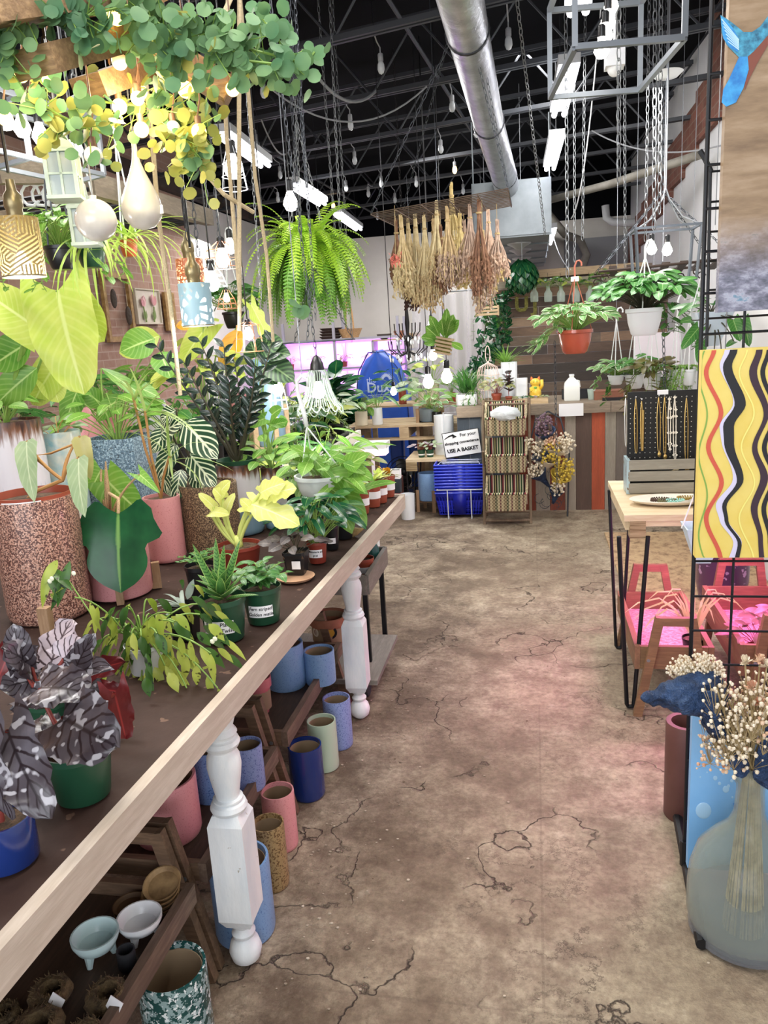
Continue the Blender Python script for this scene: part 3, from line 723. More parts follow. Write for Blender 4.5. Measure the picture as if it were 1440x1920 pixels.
P_GRN=M('green_nursery_plastic','#1f4a34',.35); P_TER=M('terracotta_plastic','#9c4b36',.4); P_WHT=M('white_plastic','#e3e8ec',.35)
P_RED=M('red_brown_plastic','#8a3a2c',.35)
DRIP=None
N=NT('drip_glaze_white_brown'); v=N.coord(); s=N.n('ShaderNodeTexCoord'); sp=N.n('ShaderNodeSeparateXYZ'); N.l(s.outputs['Generated'],sp.inputs[0])
nz=N.noise(N.coord(scale=(1,1,.08)),55,4); ad=N.n('ShaderNodeMath',operation='MULTIPLY_ADD'); N.l(nz,ad.inputs[0]); ad.inputs[1].default_value=.38; N.l(sp.outputs[2],ad.inputs[2])
c=N.ramp(ad.outputs[0],[(.0,'#6f96ae'),(.52,'#8fa9bb'),(.62,'#e4dfe4'),(1.0,'#dcd6da'),(1.09,'#7a4f36'),(1.15,'#3a211a')]); N.t.nodes
# ramp positions are limited to 0..1, so the height is scaled first
for l_ in list(N.t.links):
    if l_.to_socket.node.type=='VALTORGB': N.t.links.remove(l_)
mu=N.n('ShaderNodeMath',operation='MULTIPLY'); N.l(ad.outputs[0],mu.inputs[0]); mu.inputs[1].default_value=.8
rp=[q for q in N.t.nodes if q.type=='VALTORGB'][0]
for el,p in zip(rp.color_ramp.elements,(.0,.42,.5,.8,.87,.93)): el.position=p
N.l(mu.outputs[0],rp.inputs[0]); N.l(rp.outputs[0],N.b.inputs['Base Color']); N.b.inputs['Roughness'].default_value=.3; DRIP=N.m
def paper_label(t,r,z,lines,az=-1.5,wid=.06,hei=.022,size=.011,curve=True,name='paper_label'):
    mb=MB(); a=wid/r/2
    mb.grid(lambda u,v_:V(((r+.0012)*math.cos(az-a+2*a*u),(r+.0012)*math.sin(az-a+2*a*u),z-hei/2+hei*v_)),10,1)
    lab=mb.build(name,LABELW,t)
    R_=axes((-math.sin(az),math.cos(az),0),(0,0,1))
    for i,s_ in enumerate(lines):
        p=V(((r+.0016)*math.cos(az),(r+.0016)*math.sin(az),z+hei*.24*(len(lines)-1)-i*hei*.48))
        ob=text(s_,'handwriting',INK,lab,p,size,R_,world=False,ext=.0002,shear=.15,bold=.0002)
        for v_ in ob.data.vertices:   # wrap round the pot
            d=V(v_.co)-p; x=d.dot(R_.col[0]); aa=az+x/r; rr=r+.0016+(d.dot(R_.col[2])); v_.co=V((rr*math.cos(aa),rr*math.sin(aa),v_.co.z))
    return lab
def plant(px,z,label,potm,kind='nursery',cat='plant',name='potted_plant',group=None,sq=None,soil=True,fullc=None,soilh=.86):
    if fullc: c,r,h=fullc; c=V(c)
    else: c,r,h=potpx(*px[:2],z,*px[2:])
    if name=='potted_plant':
        for kw,nm in (('begonia','potted_begonia'),('snake plant','potted_snake_plant'),('fern','potted_fern'),('monstera','potted_monstera'),('philodendron','potted_philodendron'),('ZZ plant','potted_zz_plant'),('zebra','potted_zebra_plant'),('calathea','potted_calathea'),('anthurium','potted_anthurium'),('spider','potted_spider_plant'),('seedling','potted_seedling'),('shrub','potted_shrub')):
            if kw in label and label.index(kw)<48: name=nm; break
    t=thing(name,c,label,cat,group); pot(t,kind,r,h,potm,soil=soil,sq=sq,soilh=soilh)
    return t,c,r,h
def fin(t,fol,stem,fm,sm,fname='foliage'):
    if fol.f: fol.build(fname,fm,t,True,smooth=True)
    if stem is not None and stem.f: stem.build('stems',sm,t,True,smooth=True)
SQ=lambda a: 1/max(abs(math.cos(a)),abs(math.sin(a)))*.86
TZ=.8
# --- begonias in the near left corner
t,c,r,h=plant((130,1518,126,1397),TZ,'silver-black rex begonia in a dark green plastic pot, front of the table',P_GRN); g=rnd(1)
f,st=MB(),MB(); top=c+V((0,0,h*.86)); f2=MB()
hero(f,A(118,1345,c.y-.03),A(218,1400,c.y-.10),168,'beg',droop=.5,stem=st,root=top,rs=.004,ruf=.12,rng=g,n=(0,-.9,.7),nu=8,nv=12)
hero(f,A(75,1290,c.y+.02),A(170,1300,c.y-.02),120,'beg',droop=.4,stem=st,root=top,ruf=.14,rng=g,n=(0,-.5,1),nu=8,nv=12)
hero(f2,A(215,1300,c.y+.03),A(236,1385,c.y+.05),60,'beg',droop=.3,stem=st,root=top,ruf=.3,rng=g,nu=8,nv=12)
for k in range(5): hero(f,A(100+k*8,1380,c.y),A(60+k*28,1350-14*(k%2),c.y+.05),48,'beg',droop=.5,stem=st,root=top,ruf=.2,rng=g)
fin(t,f,st,L_BEG,ST_R); f2.build('maroon_leaf',L_BEGR,t,True,smooth=True)
t,c,r,h=plant((-12,1642,112,1530),TZ,'silver-black rex begonia in a cobalt blue pot at the left edge',G_NAVY,'cyl'); f,st=MB(),MB(); top=c+V((0,0,h*.86))
hero(f,A(15,1370,c.y+.02),A(92,1535,c.y-.06),120,'beg',droop=.6,stem=st,root=top,ruf=.2,rng=g,n=(.3,-.9,.5),nu=8,nv=12)
hero(f,A(-20,1350,c.y),A(20,1540,c.y-.05),90,'beg',droop=.5,stem=st,root=top,ruf=.2,rng=g,n=(-.2,-1,.3),nu=8,nv=12)
fin(t,f,st,L_BEG,ST_R)
t,c,r,h=plant((80,1385,84,1310),TZ,'silver-pink rex begonia with maroon undersides behind the green pot',P_GRN); f,st,f2,f3=MB(),MB(),MB(),MB(); top=c+V((0,0,h*.86))
hero(f,A(95,1245,c.y+.03),A(135,1160,c.y+.10),100,'beg',droop=.3,stem=st,root=top,ruf=.16,rng=g,n=(-.2,-.8,.6),nu=8,nv=12)
hero(f,A(120,1235,c.y+.02),A(168,1205,c.y+.06),80,'beg',droop=.3,stem=st,root=top,ruf=.2,rng=g,nu=8,nv=10)
for a_,b_,w_ in (((60,1250),(5,1215),80),((70,1275),(0,1290),80),((110,1270),(205,1250),70),((130,1285),(200,1300),60),((40,1240),(25,1170),60),((90,1300),(20,1330),60),((140,1260),(175,1190),60)):
    hero(f3,A(*a_,c.y+g.uniform(-.04,.03)),A(*b_,c.y+g.uniform(-.08,.05)),w_,'beg',droop=.5,stem=st,root=top,ruf=.2,rng=g,nu=6,nv=9)
for a_,b_,w_ in (((150,1270),(235,1240),55),((160,1290),(240,1300),45),((150,1300),(215,1330),50),((15,1230),(-10,1290),50)):
    hero(f2,A(*a_,c.y+.05),A(*b_,c.y+.03),w_,'beg',droop=.5,stem=st,root=top,ruf=.3,rng=g,nu=8,nv=12)
fin(t,f,st,L_BEGP,ST_R); f2.build('maroon_leaves',L_BEGR,t,True,smooth=True); f3.build('dark_leaves',L_BEG,t,True,smooth=True)
# --- spotted trailing begonia
t,c,r,h=plant((262,1270,74,1205),TZ,'trailing begonia with spotted yellow-green leaves spilling towards the edge',P_WHT); g=rnd(5); f,st,f2,fl=MB(),MB(),MB(),MB(); top=c+V((0,0,h*.9))
for k in range(120):
    az=g.uniform(-PI,PI); rr=g.uniform(.02,.17)*(1.35 if math.cos(az)>0 else .85); q=top+V((math.cos(az)*rr,math.sin(az)*rr*.7,g.uniform(-.07,.12)))
    if k%4==0: st.tube(arc(top,q,(0,0,.03)),.0022,5,cap=False)
    leaf(f if g.random()<.62 else f2,q,V((math.cos(az),math.sin(az)*.6,-.7)),UP+V((math.cos(az)*.5,-.8,0)),g.uniform(.045,.085),g.uniform(.015,.027),'lance',.6,.25,.06,3,6,g)
for (x0,y0),(x1,y1),n_ in (((285,1190),(395,1225),6),((270,1220),(262,1395),5),((300,1200),(408,1290),6),((260,1185),(320,1150),4),((230,1180),(140,1120),4),((300,1220),(350,1290),4)):
    a_,b_=A(x0,y0,c.y-.02),A(x1,y1,c.y-.09); pts=arc(a_,b_,(0,0,.02)); st.tube(pts,.002,5,cap=False)
    for j in range(n_):
        q=pts[min(6,1+j)]; leaf(f,q,V((g.uniform(-.3,.5),-.1,-1)),V((.2,-1,.3)),g.uniform(.06,.09),g.uniform(.016,.024),'lance',.35,.2,.05,3,6,g)
for x,y in ((403,1198),(398,1203),(256,1345),(283,1310),(93,1090),(97,1085),(138,1075),(300,1312)): fl.ball(A(x,y,c.y-.08),.006,8,6,(1,.5,1))
for k in range(8): hero(f if k%2 else f2,A(95+g.uniform(-10,40),1085+g.uniform(-40,40),c.y+.03),A(105+g.uniform(-30,40),1120+g.uniform(-60,50),c.y+.0),18,'lance',stem=None,rng=g)
st.tube([top,A(170,1150,c.y),A(120,1075,c.y+.03)],.002,5,cap=False)
fin(t,f,st,L_SPOT,ST_G); f2.build('dark_leaves',L_SPOTG,t,True,smooth=True); fl.build('blossoms',M('tiny_pale_blossom','#eef0d2',.6),t,True)
# --- dark green pots with handwriting
t,c,r,h=plant((410,1209,90,1118),TZ,'spiky snake plant in a dark green pot with a handwritten label',P_GRN); g=rnd(7); f=MB(); top=c+V((0,0,h*.8))
for k in range(22):
    az=k*2.4; e=.25+.95*(k/22); rr=.012*(1-k/22); L=.105*(1-.35*k/22)*g.uniform(.85,1.15)
    leaf(f,top+V((rr*math.cos(az),rr*math.sin(az),.012+.0018*k)),sphdir(az,e),UP,L,.030,'strap',-.25 if k%3 else .15,.45,0,4,6,g)
for k in range(4): leaf(f,top+V((.01*math.cos(k*1.7),.0,.04)),sphdir(k*1.7+.3,1.2),V((0,-1,.2)),.15,.026,'strap',.1,.4,0,4,6,g)
fin(t,f,None,L_SNK,None,'leaves'); paper_label(t,r*.93,h*.42,['Snake Plant','Pagoda Twist'],-1.45,.086,.036,.0155)
t,c,r,h=plant((485,1174,76,1098),TZ,'bushy striped fern in a dark green pot labelled by hand',P_GRN); g=rnd(8); f,st=MB(),MB(); top=c+V((0,0,h*.88))
shoots(f,st,top,16,.085,.085,7,.042,.022,'oval',g,droop=.8,rs=.0016,nu=2,nv=4)
fin(t,f,st,L_GRN,ST_G); paper_label(t,r*.91,h*.42,['Fern striped','Golden ...'.replace('...','matia')],-1.35,.072,.034,.0135)
t,c,r,h=plant((340,1205,60,1132),TZ,'grey strappy plant in a black square pot left of the snake plant',BLKP,sq=SQ); g=rnd(9); f=MB(); top=c+V((0,0,h*.86))
for k in range(11): leaf(f,top,sphdir(g.uniform(2.0,4.6),g.uniform(.4,1.2)),UP,g.uniform(.08,.13),.012,'strap',1.2,.2,0,2,8,g)
leaf(f,top+V((.02,-.01,.03)),sphdir(.3,1.2),V((0,-1,0)),.06,.022,'oval',.2,.2,0,3,6,g)
fin(t,f,None,leafm('leaf_silvery','#7d8d84','#a6b3a8'),None)
t,c,r,h=plant((372,1122,60,1058),TZ,'small dark fern behind the snake plant',BLKP); g=rnd(10); f,st=MB(),MB(); top=c+V((0,0,h*.86))
shoots(f,st,top,9,.1,.06,12,.022,.01,'lance',g,droop=.3,rs=.0012,nu=1,nv=3); fin(t,f,st,L_GRN,ST_G)
# --- chartreuse philodendron
t,c,r,h=plant((440,1078,84,1020),TZ,'glowing chartreuse philodendron in a low terracotta coloured pot',P_RED); g=rnd(11); f,st=MB(),MB(); top=c+V((0,0,h*.9))
for a_,b_,w_ in (((470,945),(562,985),66),((488,925),(535,905),50),((505,930),(555,915),50),((418,935),(400,915),34),((412,925),(432,902),34),((400,950),(372,925),26),((425,955),(440,925),24),((470,955),(450,935),30),((395,960),(430,965),30)):
    hero(f,A(*a_,c.y-.02),A(*b_,c.y-.05),w_,'lobed' if w_>45 else 'heart',droop=.7,stem=st,root=top,rs=.006,rng=g,ruf=.08,nu=8,nv=12)
st.tube([c+V((0,0,h*.8)),c+V((0,0,h+.03))],[.018,.013],10)
fin(t,f,st,L_YEL,ST_Y)
# --- little dark plant on a saucer
c0=G(548,1092,TZ); sc_=thing('plant_saucer',c0+V((0,.04,0)),'round terracotta saucer under the small black pot','saucer'); r0=S(37,c0)
MB().lathe([(r0*.85,0),(r0,.010),(r0*.93,.010),(r0*.8,.004),(0,.004)],(0,0,0),28).build('saucer_body',M('pale_terracotta','#d3a887',.7),sc_)
t,c,r,h=plant((552,1080,50,1032),TZ+.006,'dusky purple leafed plant in a small black pot on a saucer',BLKP,sq=SQ); g=rnd(12); f,st=MB(),MB(); top=c+V((0,0,h*.9))
bush(f,st,top,15,.085,.07,.062,.042,'oval',g,droop=.5,rs=.0015,el=(-.3,.4),ruf=.12); fin(t,f,st,L_PUR,ST_D)
MB().box((.012,-r*.9-.003,h*.5),(.03,.0015,.028)).build('price_tag',LABELW,t)
# --- monstera adansonii and neighbours
t,c,r,h=plant((592,1058,40,1014),TZ,'leafy monstera in a small red pot with a handwritten price',P_RED); g=rnd(13); f,st=MB(),MB(); top=c+V((0,0,h*.9))
bush(f,st,top,42,.14,.17,.078,.048,'heart',g,droop=.6,rs=.0016,el=(-.5,.4)); fin(t,f,st,L_DEEP,ST_G); paper_label(t,r*.93,h*.5,['Monstera ad','$18'],-1.5,.052,.03,.0105)
t,c,r,h=plant((620,1032,32,984),TZ,'small leafy plant in a black labelled pot next to the monstera',BLKP); g=rnd(14); f,st=MB(),MB(); top=c+V((0,0,h*.9))
bush(f,st,top,16,.09,.12,.07,.045,'oval',g,rs=.0015); fin(t,f,st,L_GRN,ST_G); paper_label(t,r*.93,h*.4,['Pi'],-1.3,.03,.022,.012)
t,c,r,h=plant((642,1012,40,960),TZ,'broad variegated philodendron with arching leaves near the bulb',BLKP); g=rnd(15); f,st=MB(),MB(); top=c+V((0,0,h*.9))
for a_,b_,w_ in (((620,905),(688,985),50),((600,880),(690,925),42),((570,845),(630,905),26),((640,890),(690,850),40),((625,920),(660,1000),46),((600,870),(545,835),22),((650,880),(700,900),34),((590,900),(640,930),40)):
    hero(f,A(*a_,c.y+.02),A(*b_,c.y-.08),w_,'oval',droop=.8,stem=st,root=top,rs=.003,rng=g,ruf=.05)
bush(f,st,top,10,.12,.2,.12,.06,'heart',g,rs=.002); fin(t,f,st,L_BRT,ST_G)
t,c,r,h=plant((585,995,44,940),TZ,'pale-veined bushy plant behind the monstera',BLKP); g=rnd(16); f,st=MB(),MB(); top=c+V((0,0,h*.9))
bush(f,st,top,26,.13,.2,.085,.05,'heart',g,rs=.002); fin(t,f,st,leafm('leaf_pale_veined','#5f8f46','#8fb868','#dfe9b8',.05,7,.14,1.1),ST_G)
c=G(660,1005,TZ); t=thing('plant_bulb',c+V((0,0,.014)),'tan papery bulb lying loose on the table near its edge','bulb')
MB().lathe([(0,-.045),(.008,-.04),(.017,-.02),(.02,0),(.017,.02),(.01,.034),(.004,.05),(0,.055)],(0,0,0),14,Matrix.Rotation(1.25,3,'Y')).build('bulb_body',M('papery_bulb','#c3a878',.7,var='#8f7444',vs=30,bump=.4),t)
for k,(px,m_,lab) in enumerate((((678,965,30,915),P_TER,'first terracotta pot of the row at the table end, partly behind a leaf'),((699,952,30,902),P_TER,'second banded terracotta pot of the row at the table end'),((713,944,28,897),P_TER,'third banded terracotta pot of the row at the table end'),((727,933,28,891),P_TER,'fourth banded terracotta pot, nearest the table corner'),((743,925,20,880),M('dark_teal_pot','#23333d',.4),'narrow dark square pot with white rim at the far table corner'))):
    t,c,r,h=plant(px,TZ,lab,m_,'nursery' if k<4 else 'cyl',sq=SQ if k==4 else None); g=rnd(20+k); f,st,f2=MB(),MB(),MB(); top=c+V((0,0,h*.9))
    if k<4:
        for q in range(12): leaf(f,top,sphdir(g.uniform(0,6.28),g.uniform(.2,1.2)),UP,g.uniform(.04,.085),.016,'oval',.7,.2,.1,2,6,g)
        for q in range(4): leaf(f2,top+V((0,0,.01)),sphdir(g.uniform(0,6.28),g.uniform(.5,1.1)),UP,g.uniform(.06,.1),.03,'oval',.5,.2,.1,3,6,g)
        MB().lathe([(r*.905,h*.34),(r*.925,h*.62)],(0,0,0),24).build('white_band',LABELW,t)
        fin(t,f,None,L_PINKV,ST_G); f2.build('yellowing_leaves',L_ORG if k==3 else L_LIME,t,True,smooth=True)
    else:
        MB().lathe([(r*1.0,h*.62),(r*1.03,h*1.0),(r*.9,h*1.0),(r*.9,h*.9)],(0,0,0),24,sq=SQ).build('white_rim_band',LABELW,t)
# --- the large brown speckled pot with philodendron
t,c,r,h=plant((60,1172,150,930),TZ,'huge brown speckled pot with a labelled philodendron inside',G_SPECK,'cyl',soilh=.99,soil=False); g=rnd(30)
MB().lathe([(r*.9,h*.94),(r*.93,h*1.03),(r*.9,h*1.03),(r*.86,h*.95)],(0,0,0),32).build('liner_rim',P_TER,t)
MB().lathe([(r*.86,h*.97),(r*.5,h*.985),(0,h*.99)],(0,0,0),20).build('soil',SOIL,t)
paper_label(t,r*.935,h*.985,['Philodendron A17'],-1.25,.115,.018,.014)
f,st=MB(),MB(); top=c+V((0,0,h*.97)); f2=MB()
hero(f,A(50,826,c.y-.02),A(64,942,c.y-.12),48,'strap',droop=.5,stem=st,root=A(118,900,c.y),rng=g,ruf=.06,n=(.2,-1,.1))
hero(f,A(148,858,c.y-.03),A(158,970,c.y-.12),54,'strap',droop=.4,stem=st,root=A(118,900,c.y),rng=g,n=(-.1,-1,.2),ruf=.03)
hero(f2,A(150,818,c.y+.02),A(170,900,c.y-.02),36,'strap',droop=.4,stem=st,root=A(118,900,c.y),rng=g)
st.tube([top+V((-.02,0,0)),A(70,920,c.y),A(118,900,c.y)],.006,6,cap=False); st.tube([A(118,900,c.y),A(60,855,c.y+.05),A(95,850,c.y+.06),A(138,833,c.y+.04)],.0035,6,cap=False)
fin(t,f,st,L_GREY,ST_O); f2.build('bronze_leaf',leafm('leaf_bronze_green','#8f8a4c','#a9a766'),t,True,smooth=True)
# --- pink cylinder pots
t,c,r,h=plant((202,1128,120,968),TZ,'philodendron with one huge dark lobed leaf in a wide pink pot',G_PINK,'cyl',soilh=.95); g=rnd(31); f,st,f2=MB(),MB(),MB(); top=c+V((0,0,h*.95))
hero(f,A(222,962,c.y-.10),A(226,1112,c.y-.17),185,'philo',droop=.25,stem=None,rng=g,n=(.05,-1,.35),nu=10,nv=20,fold=.1)
st.tube([top,A(205,925,c.y-.06),A(222,935,c.y-.1),A(222,962,c.y-.1)],.0055,7,cap=False)
hero(f2,A(200,900,c.y+.03),A(262,960,c.y+.05),95,'heart',droop=.3,stem=st,root=top,rng=g,n=(0,-1,.2)); hero(f2,A(190,880,c.y+.05),A(170,920,c.y+.05),60,'heart',droop=.3,stem=st,root=top,rng=g)
hero(f2,A(262,890,c.y),A(300,925,c.y-.04),34,'arrow',droop=.3,stem=st,root=top,rng=g)
st.tube([top,A(200,905,c.y-.02),A(198,865,c.y-.02)],[.008,.008,.002],7,cap=False)
fin(t,f,st,L_DEEP,M('stem_speckled_tan','#b89a72',.6,speck=('#5a3a26',400,.6)),'lobed_leaf'); f2.build('foliage',L_BRT,t,True,smooth=True)
def wood_stand(c,r,zt,zleg,label,cat='plant stand',m_=WSTK,rz=.5):
    t=thing('plant_stand',(c.x,c.y,TZ if c.z>.5 else c.z),label,cat)
    z0=t.location.z
    for k in range(4):
        a=rz+k*PI/2; p=V((c.x+(r+.014)*math.cos(a),c.y+(r+.014)*math.sin(a),0))
        MB().box((p.x,p.y,(z0+zleg)/2),(.026,.022,zleg-z0),Matrix.Rotation(a,3,'Z')).build('leg',m_,t,True)
    for k in range(2):
        a=rz+k*PI/2; d=V((math.cos(a),math.sin(a),0))*(r+.014); MB().beam(V((c.x,c.y,zt-.012))-d,V((c.x,c.y,zt-.012))+d,.024,.022).build('cross_bar',m_,t,True)
    return t
wood_stand(c,r,c.z+.024,c.z+.09,'low wooden stand gripping the wide pink pot')
t,c,r,h=plant((304,1056,68,930),TZ,'thin-leaved plant on tan stems in a narrow pink pot',G_PINK,'cyl',soilh=.95); g=rnd(32); f,st=MB(),MB(); top=c+V((0,0,h*.95))
for x,y,n_ in ((272,770,15),(318,855,7),(250,745,8)):
    q=A(x,y,c.y-.02); st.tube([top,q.lerp(top,.5)+V((-.008,0,0)),q],.005,7,cap=False)
    for k in range(n_):
        d=sphdir(g.uniform(-.5,3.7),g.uniform(-.1,1.1)); leaf(f,q-V((0,0,.02*g.random())),V((d.x,-.3*abs(d.y),d.z)),UP,g.uniform(.13,.26),.012,'strap',g.uniform(.6,1.6),.2,0,2,9,g)
fin(t,f,st,leafm('leaf_pale_strap','#8fae5e','#b9cc7c'),ST_O)
# --- brown speckled pot + zebra plant
t,c,r,h=plant((386,1042,106,905),TZ,'zebra plant with white-veined leaves in a rough brown speckled pot',G_SPK2,'cyl',soilh=.96); g=rnd(33); f,st=MB(),MB(); top=c+V((0,0,h*.96))
for a_,b_,w_ in (((345,790),(408,860),64),((355,850),(405,915),50),((330,830),(298,905),42),((318,800),(285,850),40),((300,815),(345,790),44),((365,880),(385,920),40),((340,880),(330,945),36),((330,770),(300,790),36),((300,860),(318,930),34)):
    hero(f,A(*a_,c.y-.04+g.uniform(-.05,.05)),A(*b_,c.y-.1+g.uniform(-.04,.02)),w_,'oval',droop=.5,stem=st,root=top,rs=.004,rng=g,n=(g.uniform(-.3,.3),-1,.5))
fin(t,f,st,L_ZEB,ST_D)
# --- ZZ plant in drip-glazed pot
t,c,r,h=plant((446,1005,80,868),TZ,'black ZZ plant in a brown-and-white drip glazed pot',DRIP,'cyl',soilh=.95); g=rnd(34); f,st=MB(),MB(); top=c+V((0,0,h*.95))
MB().lathe([(r*.88,h*.97),(r*.93,h*1.06),(r*.88,h*1.06),(r*.84,h*.97)],(0,0,0),28).build('liner_rim',P_GRN,t)
for (x,y) in ((375,640),(400,690),(430,720),(510,640),(478,690),(345,680),(460,760),(395,780),(295,650),(440,680),(485,740),(420,650)):
    q=A(x,y,c.y+g.uniform(-.1,.1)); pts=arc(top+V((g.uniform(-.02,.02),0,0)),q,(g.uniform(-.02,.02),0,.02),9); st.tube(pts,[.0075-.0006*k for k in range(10)],6,cap=False)
    for j in range(13):
        k=3.2+5.8*j/12; a_=int(min(8,k)); p=pts[a_].lerp(pts[a_+1],k-a_); tg=(pts[a_+1]-pts[a_]).normalized(); sd=tg.cross(V((0,-1,.2))).normalized()*(1 if j%2 else -1)
        leaf(f,p,tg*.75+sd*.8+V((0,-.25,0)),V((0,-1,.5)),g.uniform(.05,.068),.026,'oval',.3,.25,0,4,5,g)
fin(t,f,st,L_DARK,ST_D)
t,c,r,h=plant((515,992,44,874),TZ,'bushy anthurium with veined leaves in a white and grey pot',DRIP,'cyl',soilh=.95); g=rnd(35); f,st,f2=MB(),MB(),MB(); top=c+V((0,0,h*.95))
for a_,b_,w_ in (((496,785),(455,803),30),((520,790),(536,800),38),((510,778),(528,765),34),((505,800),(540,790),30)): hero(f,A(*a_,c.y),A(*b_,c.y-.04),w_,'heart',droop=.4,stem=st,root=top,rs=.003,rng=g)
bush(f,st,top,18,.12,.12,.08,.05,'oval',g,rs=.002,hmin=.2); fin(t,f,st,L_BRT,ST_G)
# --- glowing lime philodendron in the tall drip pot at the far left
t,c,r,h=plant((15,1015,120,788),TZ,'giant lime-yellow philodendron in a tall drip-glazed pot at left',DRIP,'cyl',soilh=.97); g=rnd(36); f,st,f2=MB(),MB(),MB(); top=c+V((0,0,h*.97)); y0=c.y
hero(f,A(108,545,y0-.12),A(158,740,y0-.2),170,'heart',droop=.35,rng=g,n=(.1,-1,.35),nu=10,nv=16,ruf=.05)
hero(f,A(120,560,y0+.02),A(195,640,y0+.02),120,'heart',droop=.4,rng=g,n=(.3,-1,.1),ruf=.06); 
hero(f,A(62,610,y0-.1),A(-40,540,y0-.05),110,'heart',droop=.5,rng=g,n=(-.1,-.9,.5))
hero(f2,A(58,640,y0-.02),A(-20,690,y0-.05),70,'oval',droop=.3,rng=g); hero(f2,A(70,690,y0),A(-10,760,y0-.04),60,'oval',droop=.4,rng=g,twist=.3); hero(f,A(100,690,y0+.1),A(60,760,y0+.1),80,'heart',rng=g); hero(f,A(90,700,y0+.12),A(110,755,y0+.12),66,'heart',rng=g)
st.tube([top,A(25,720,y0-.02),A(45,640,y0-.06),A(75,570,y0-.1),A(108,545,y0-.12)],[.011,.010,.009,.007,.005],8,cap=False)
st.tube([top,A(30,700,y0),A(62,610,y0-.1)],[.009,.008,.006],7,cap=False); st.tube([top,A(60,720,y0+.05),A(120,560,y0+.02)],[.008,.007,.005],7,cap=False)
bush(f2,st,top,8,.14,.14,.13,.07,'oval',g,rs=.003); fin(t,f,st,L_LIME,ST_G); f2.build('green_leaves',L_BRT,t,True,smooth=True)
# --- second rank of pots
G_TEAL=M('teal_cream_glaze','#7fb0bb',.3,var='#e8dcc2',vs=7,coat=.3)
G_BGREY=M('blue_grey_speckled','#5d7688',.4,speck=[('#9db4c2',110,.52),('#22303a',140,.6)],coat=.2)
t,c,r,h=plant((116,985,78,808),TZ,'teal and cream glazed pot squeezed behind the big speckled pot',G_TEAL,'cyl'); g=rnd(37); f,st=MB(),MB(); bush(f,st,c+V((0,0,h*.9)),7,.12,.12,.1,.05,'oval',g,rs=.002); fin(t,f,st,L_GREY,ST_O)
t,c,r,h=plant((214,965,120,818),TZ,'large-leaved philodendrons in a blue-grey speckled square pot',G_BGREY,'cyl',sq=SQ); g=rnd(38); f,st=MB(),MB(); top=c+V((0,0,h*.92)); y0=c.y
for a_,b_,w_ in (((290,635),(225,660),62),((300,660),(320,710),50),((240,720),(300,745),30),((190,690),(330,790),26),((150,720),(120,800),44),((195,760),(150,730),40),((230,740),(180,790),36)): hero(f,A(*a_,y0+.1),A(*b_,y0+.02),w_,'oval',droop=.5,stem=st,root=top,rs=.004,rng=g)
bush(f,st,top,22,.24,.26,.13,.06,'oval',g,rs=.003,hmin=.3); fin(t,f,st,L_BRT,ST_G)
for k,(px,pm,lab,lm,sh,R_,H_,n_,L_,W_) in enumerate((
  ((162,905,62,762),G_PINK,'pink pot with tall green leaves behind the speckled square pot',L_GRN,'oval',.2,.25,22,.14,.05),
  ((215,880,60,765),G_PINK,'second pink pot in the back row, left of the white pot',L_GRN,'lance',.2,.28,22,.18,.035),
  ((276,862,66,752),G_WHITE,'white pot in the back row with arching green leaves',L_BRT,'heart',.22,.3,22,.15,.09),
  ((330,930,50,830),BLKP,'leafy green plant in a black pot behind the zebra plant',L_GRN,'oval',.18,.25,22,.11,.05),
  ((20,905,90,800),P_GRN,'dark leafy plant under the lime philodendron',L_GRN,'heart',.22,.16,24,.13,.08),
  ((395,905,50,815),BLKP,'yellow and green philodendron towering behind the ZZ plant',L_LIME,'heart',.22,.62,16,.17,.12),
  )):
    t,c,r,h=plant(px,TZ,lab,pm,'cyl' if k<3 else 'nursery'); g=rnd(50+k); f,st=MB(),MB(); bush(f,st,c+V((0,0,h*.9)),n_,R_,H_,L_,W_,sh,g,rs=.003,droop=.7,hmin=.4); 
    if k==5:
        f2=MB(); hero(f2,A(452,618,c.y),A(412,690,c.y-.05),40,'oval',droop=.3,stem=st,root=c+V((0,0,h)),rng=g); f2.build('orange_leaf',L_ORG,t,True,smooth=True); f2=MB(); hero(f2,A(330,610,c.y),A(372,612,c.y),22,'oval',rng=g); f2.build('orange_leaf',L_ORG,t,True,smooth=True)
        hero(f,A(470,570,c.y),A(508,645,c.y-.04),34,'lobed',stem=st,root=c+V((0,0,h)),rng=g,nv=18,nu=8)
        hero(f,A(300,630,c.y),A(222,662,c.y),60,'oval',stem=st,root=c+V((0,0,h)),rng=g); hero(f,A(390,610,c.y),A(340,680,c.y),60,'heart',stem=st,root=c+V((0,0,h)),rng=g)
    fin(t,f,st,lm,ST_G)
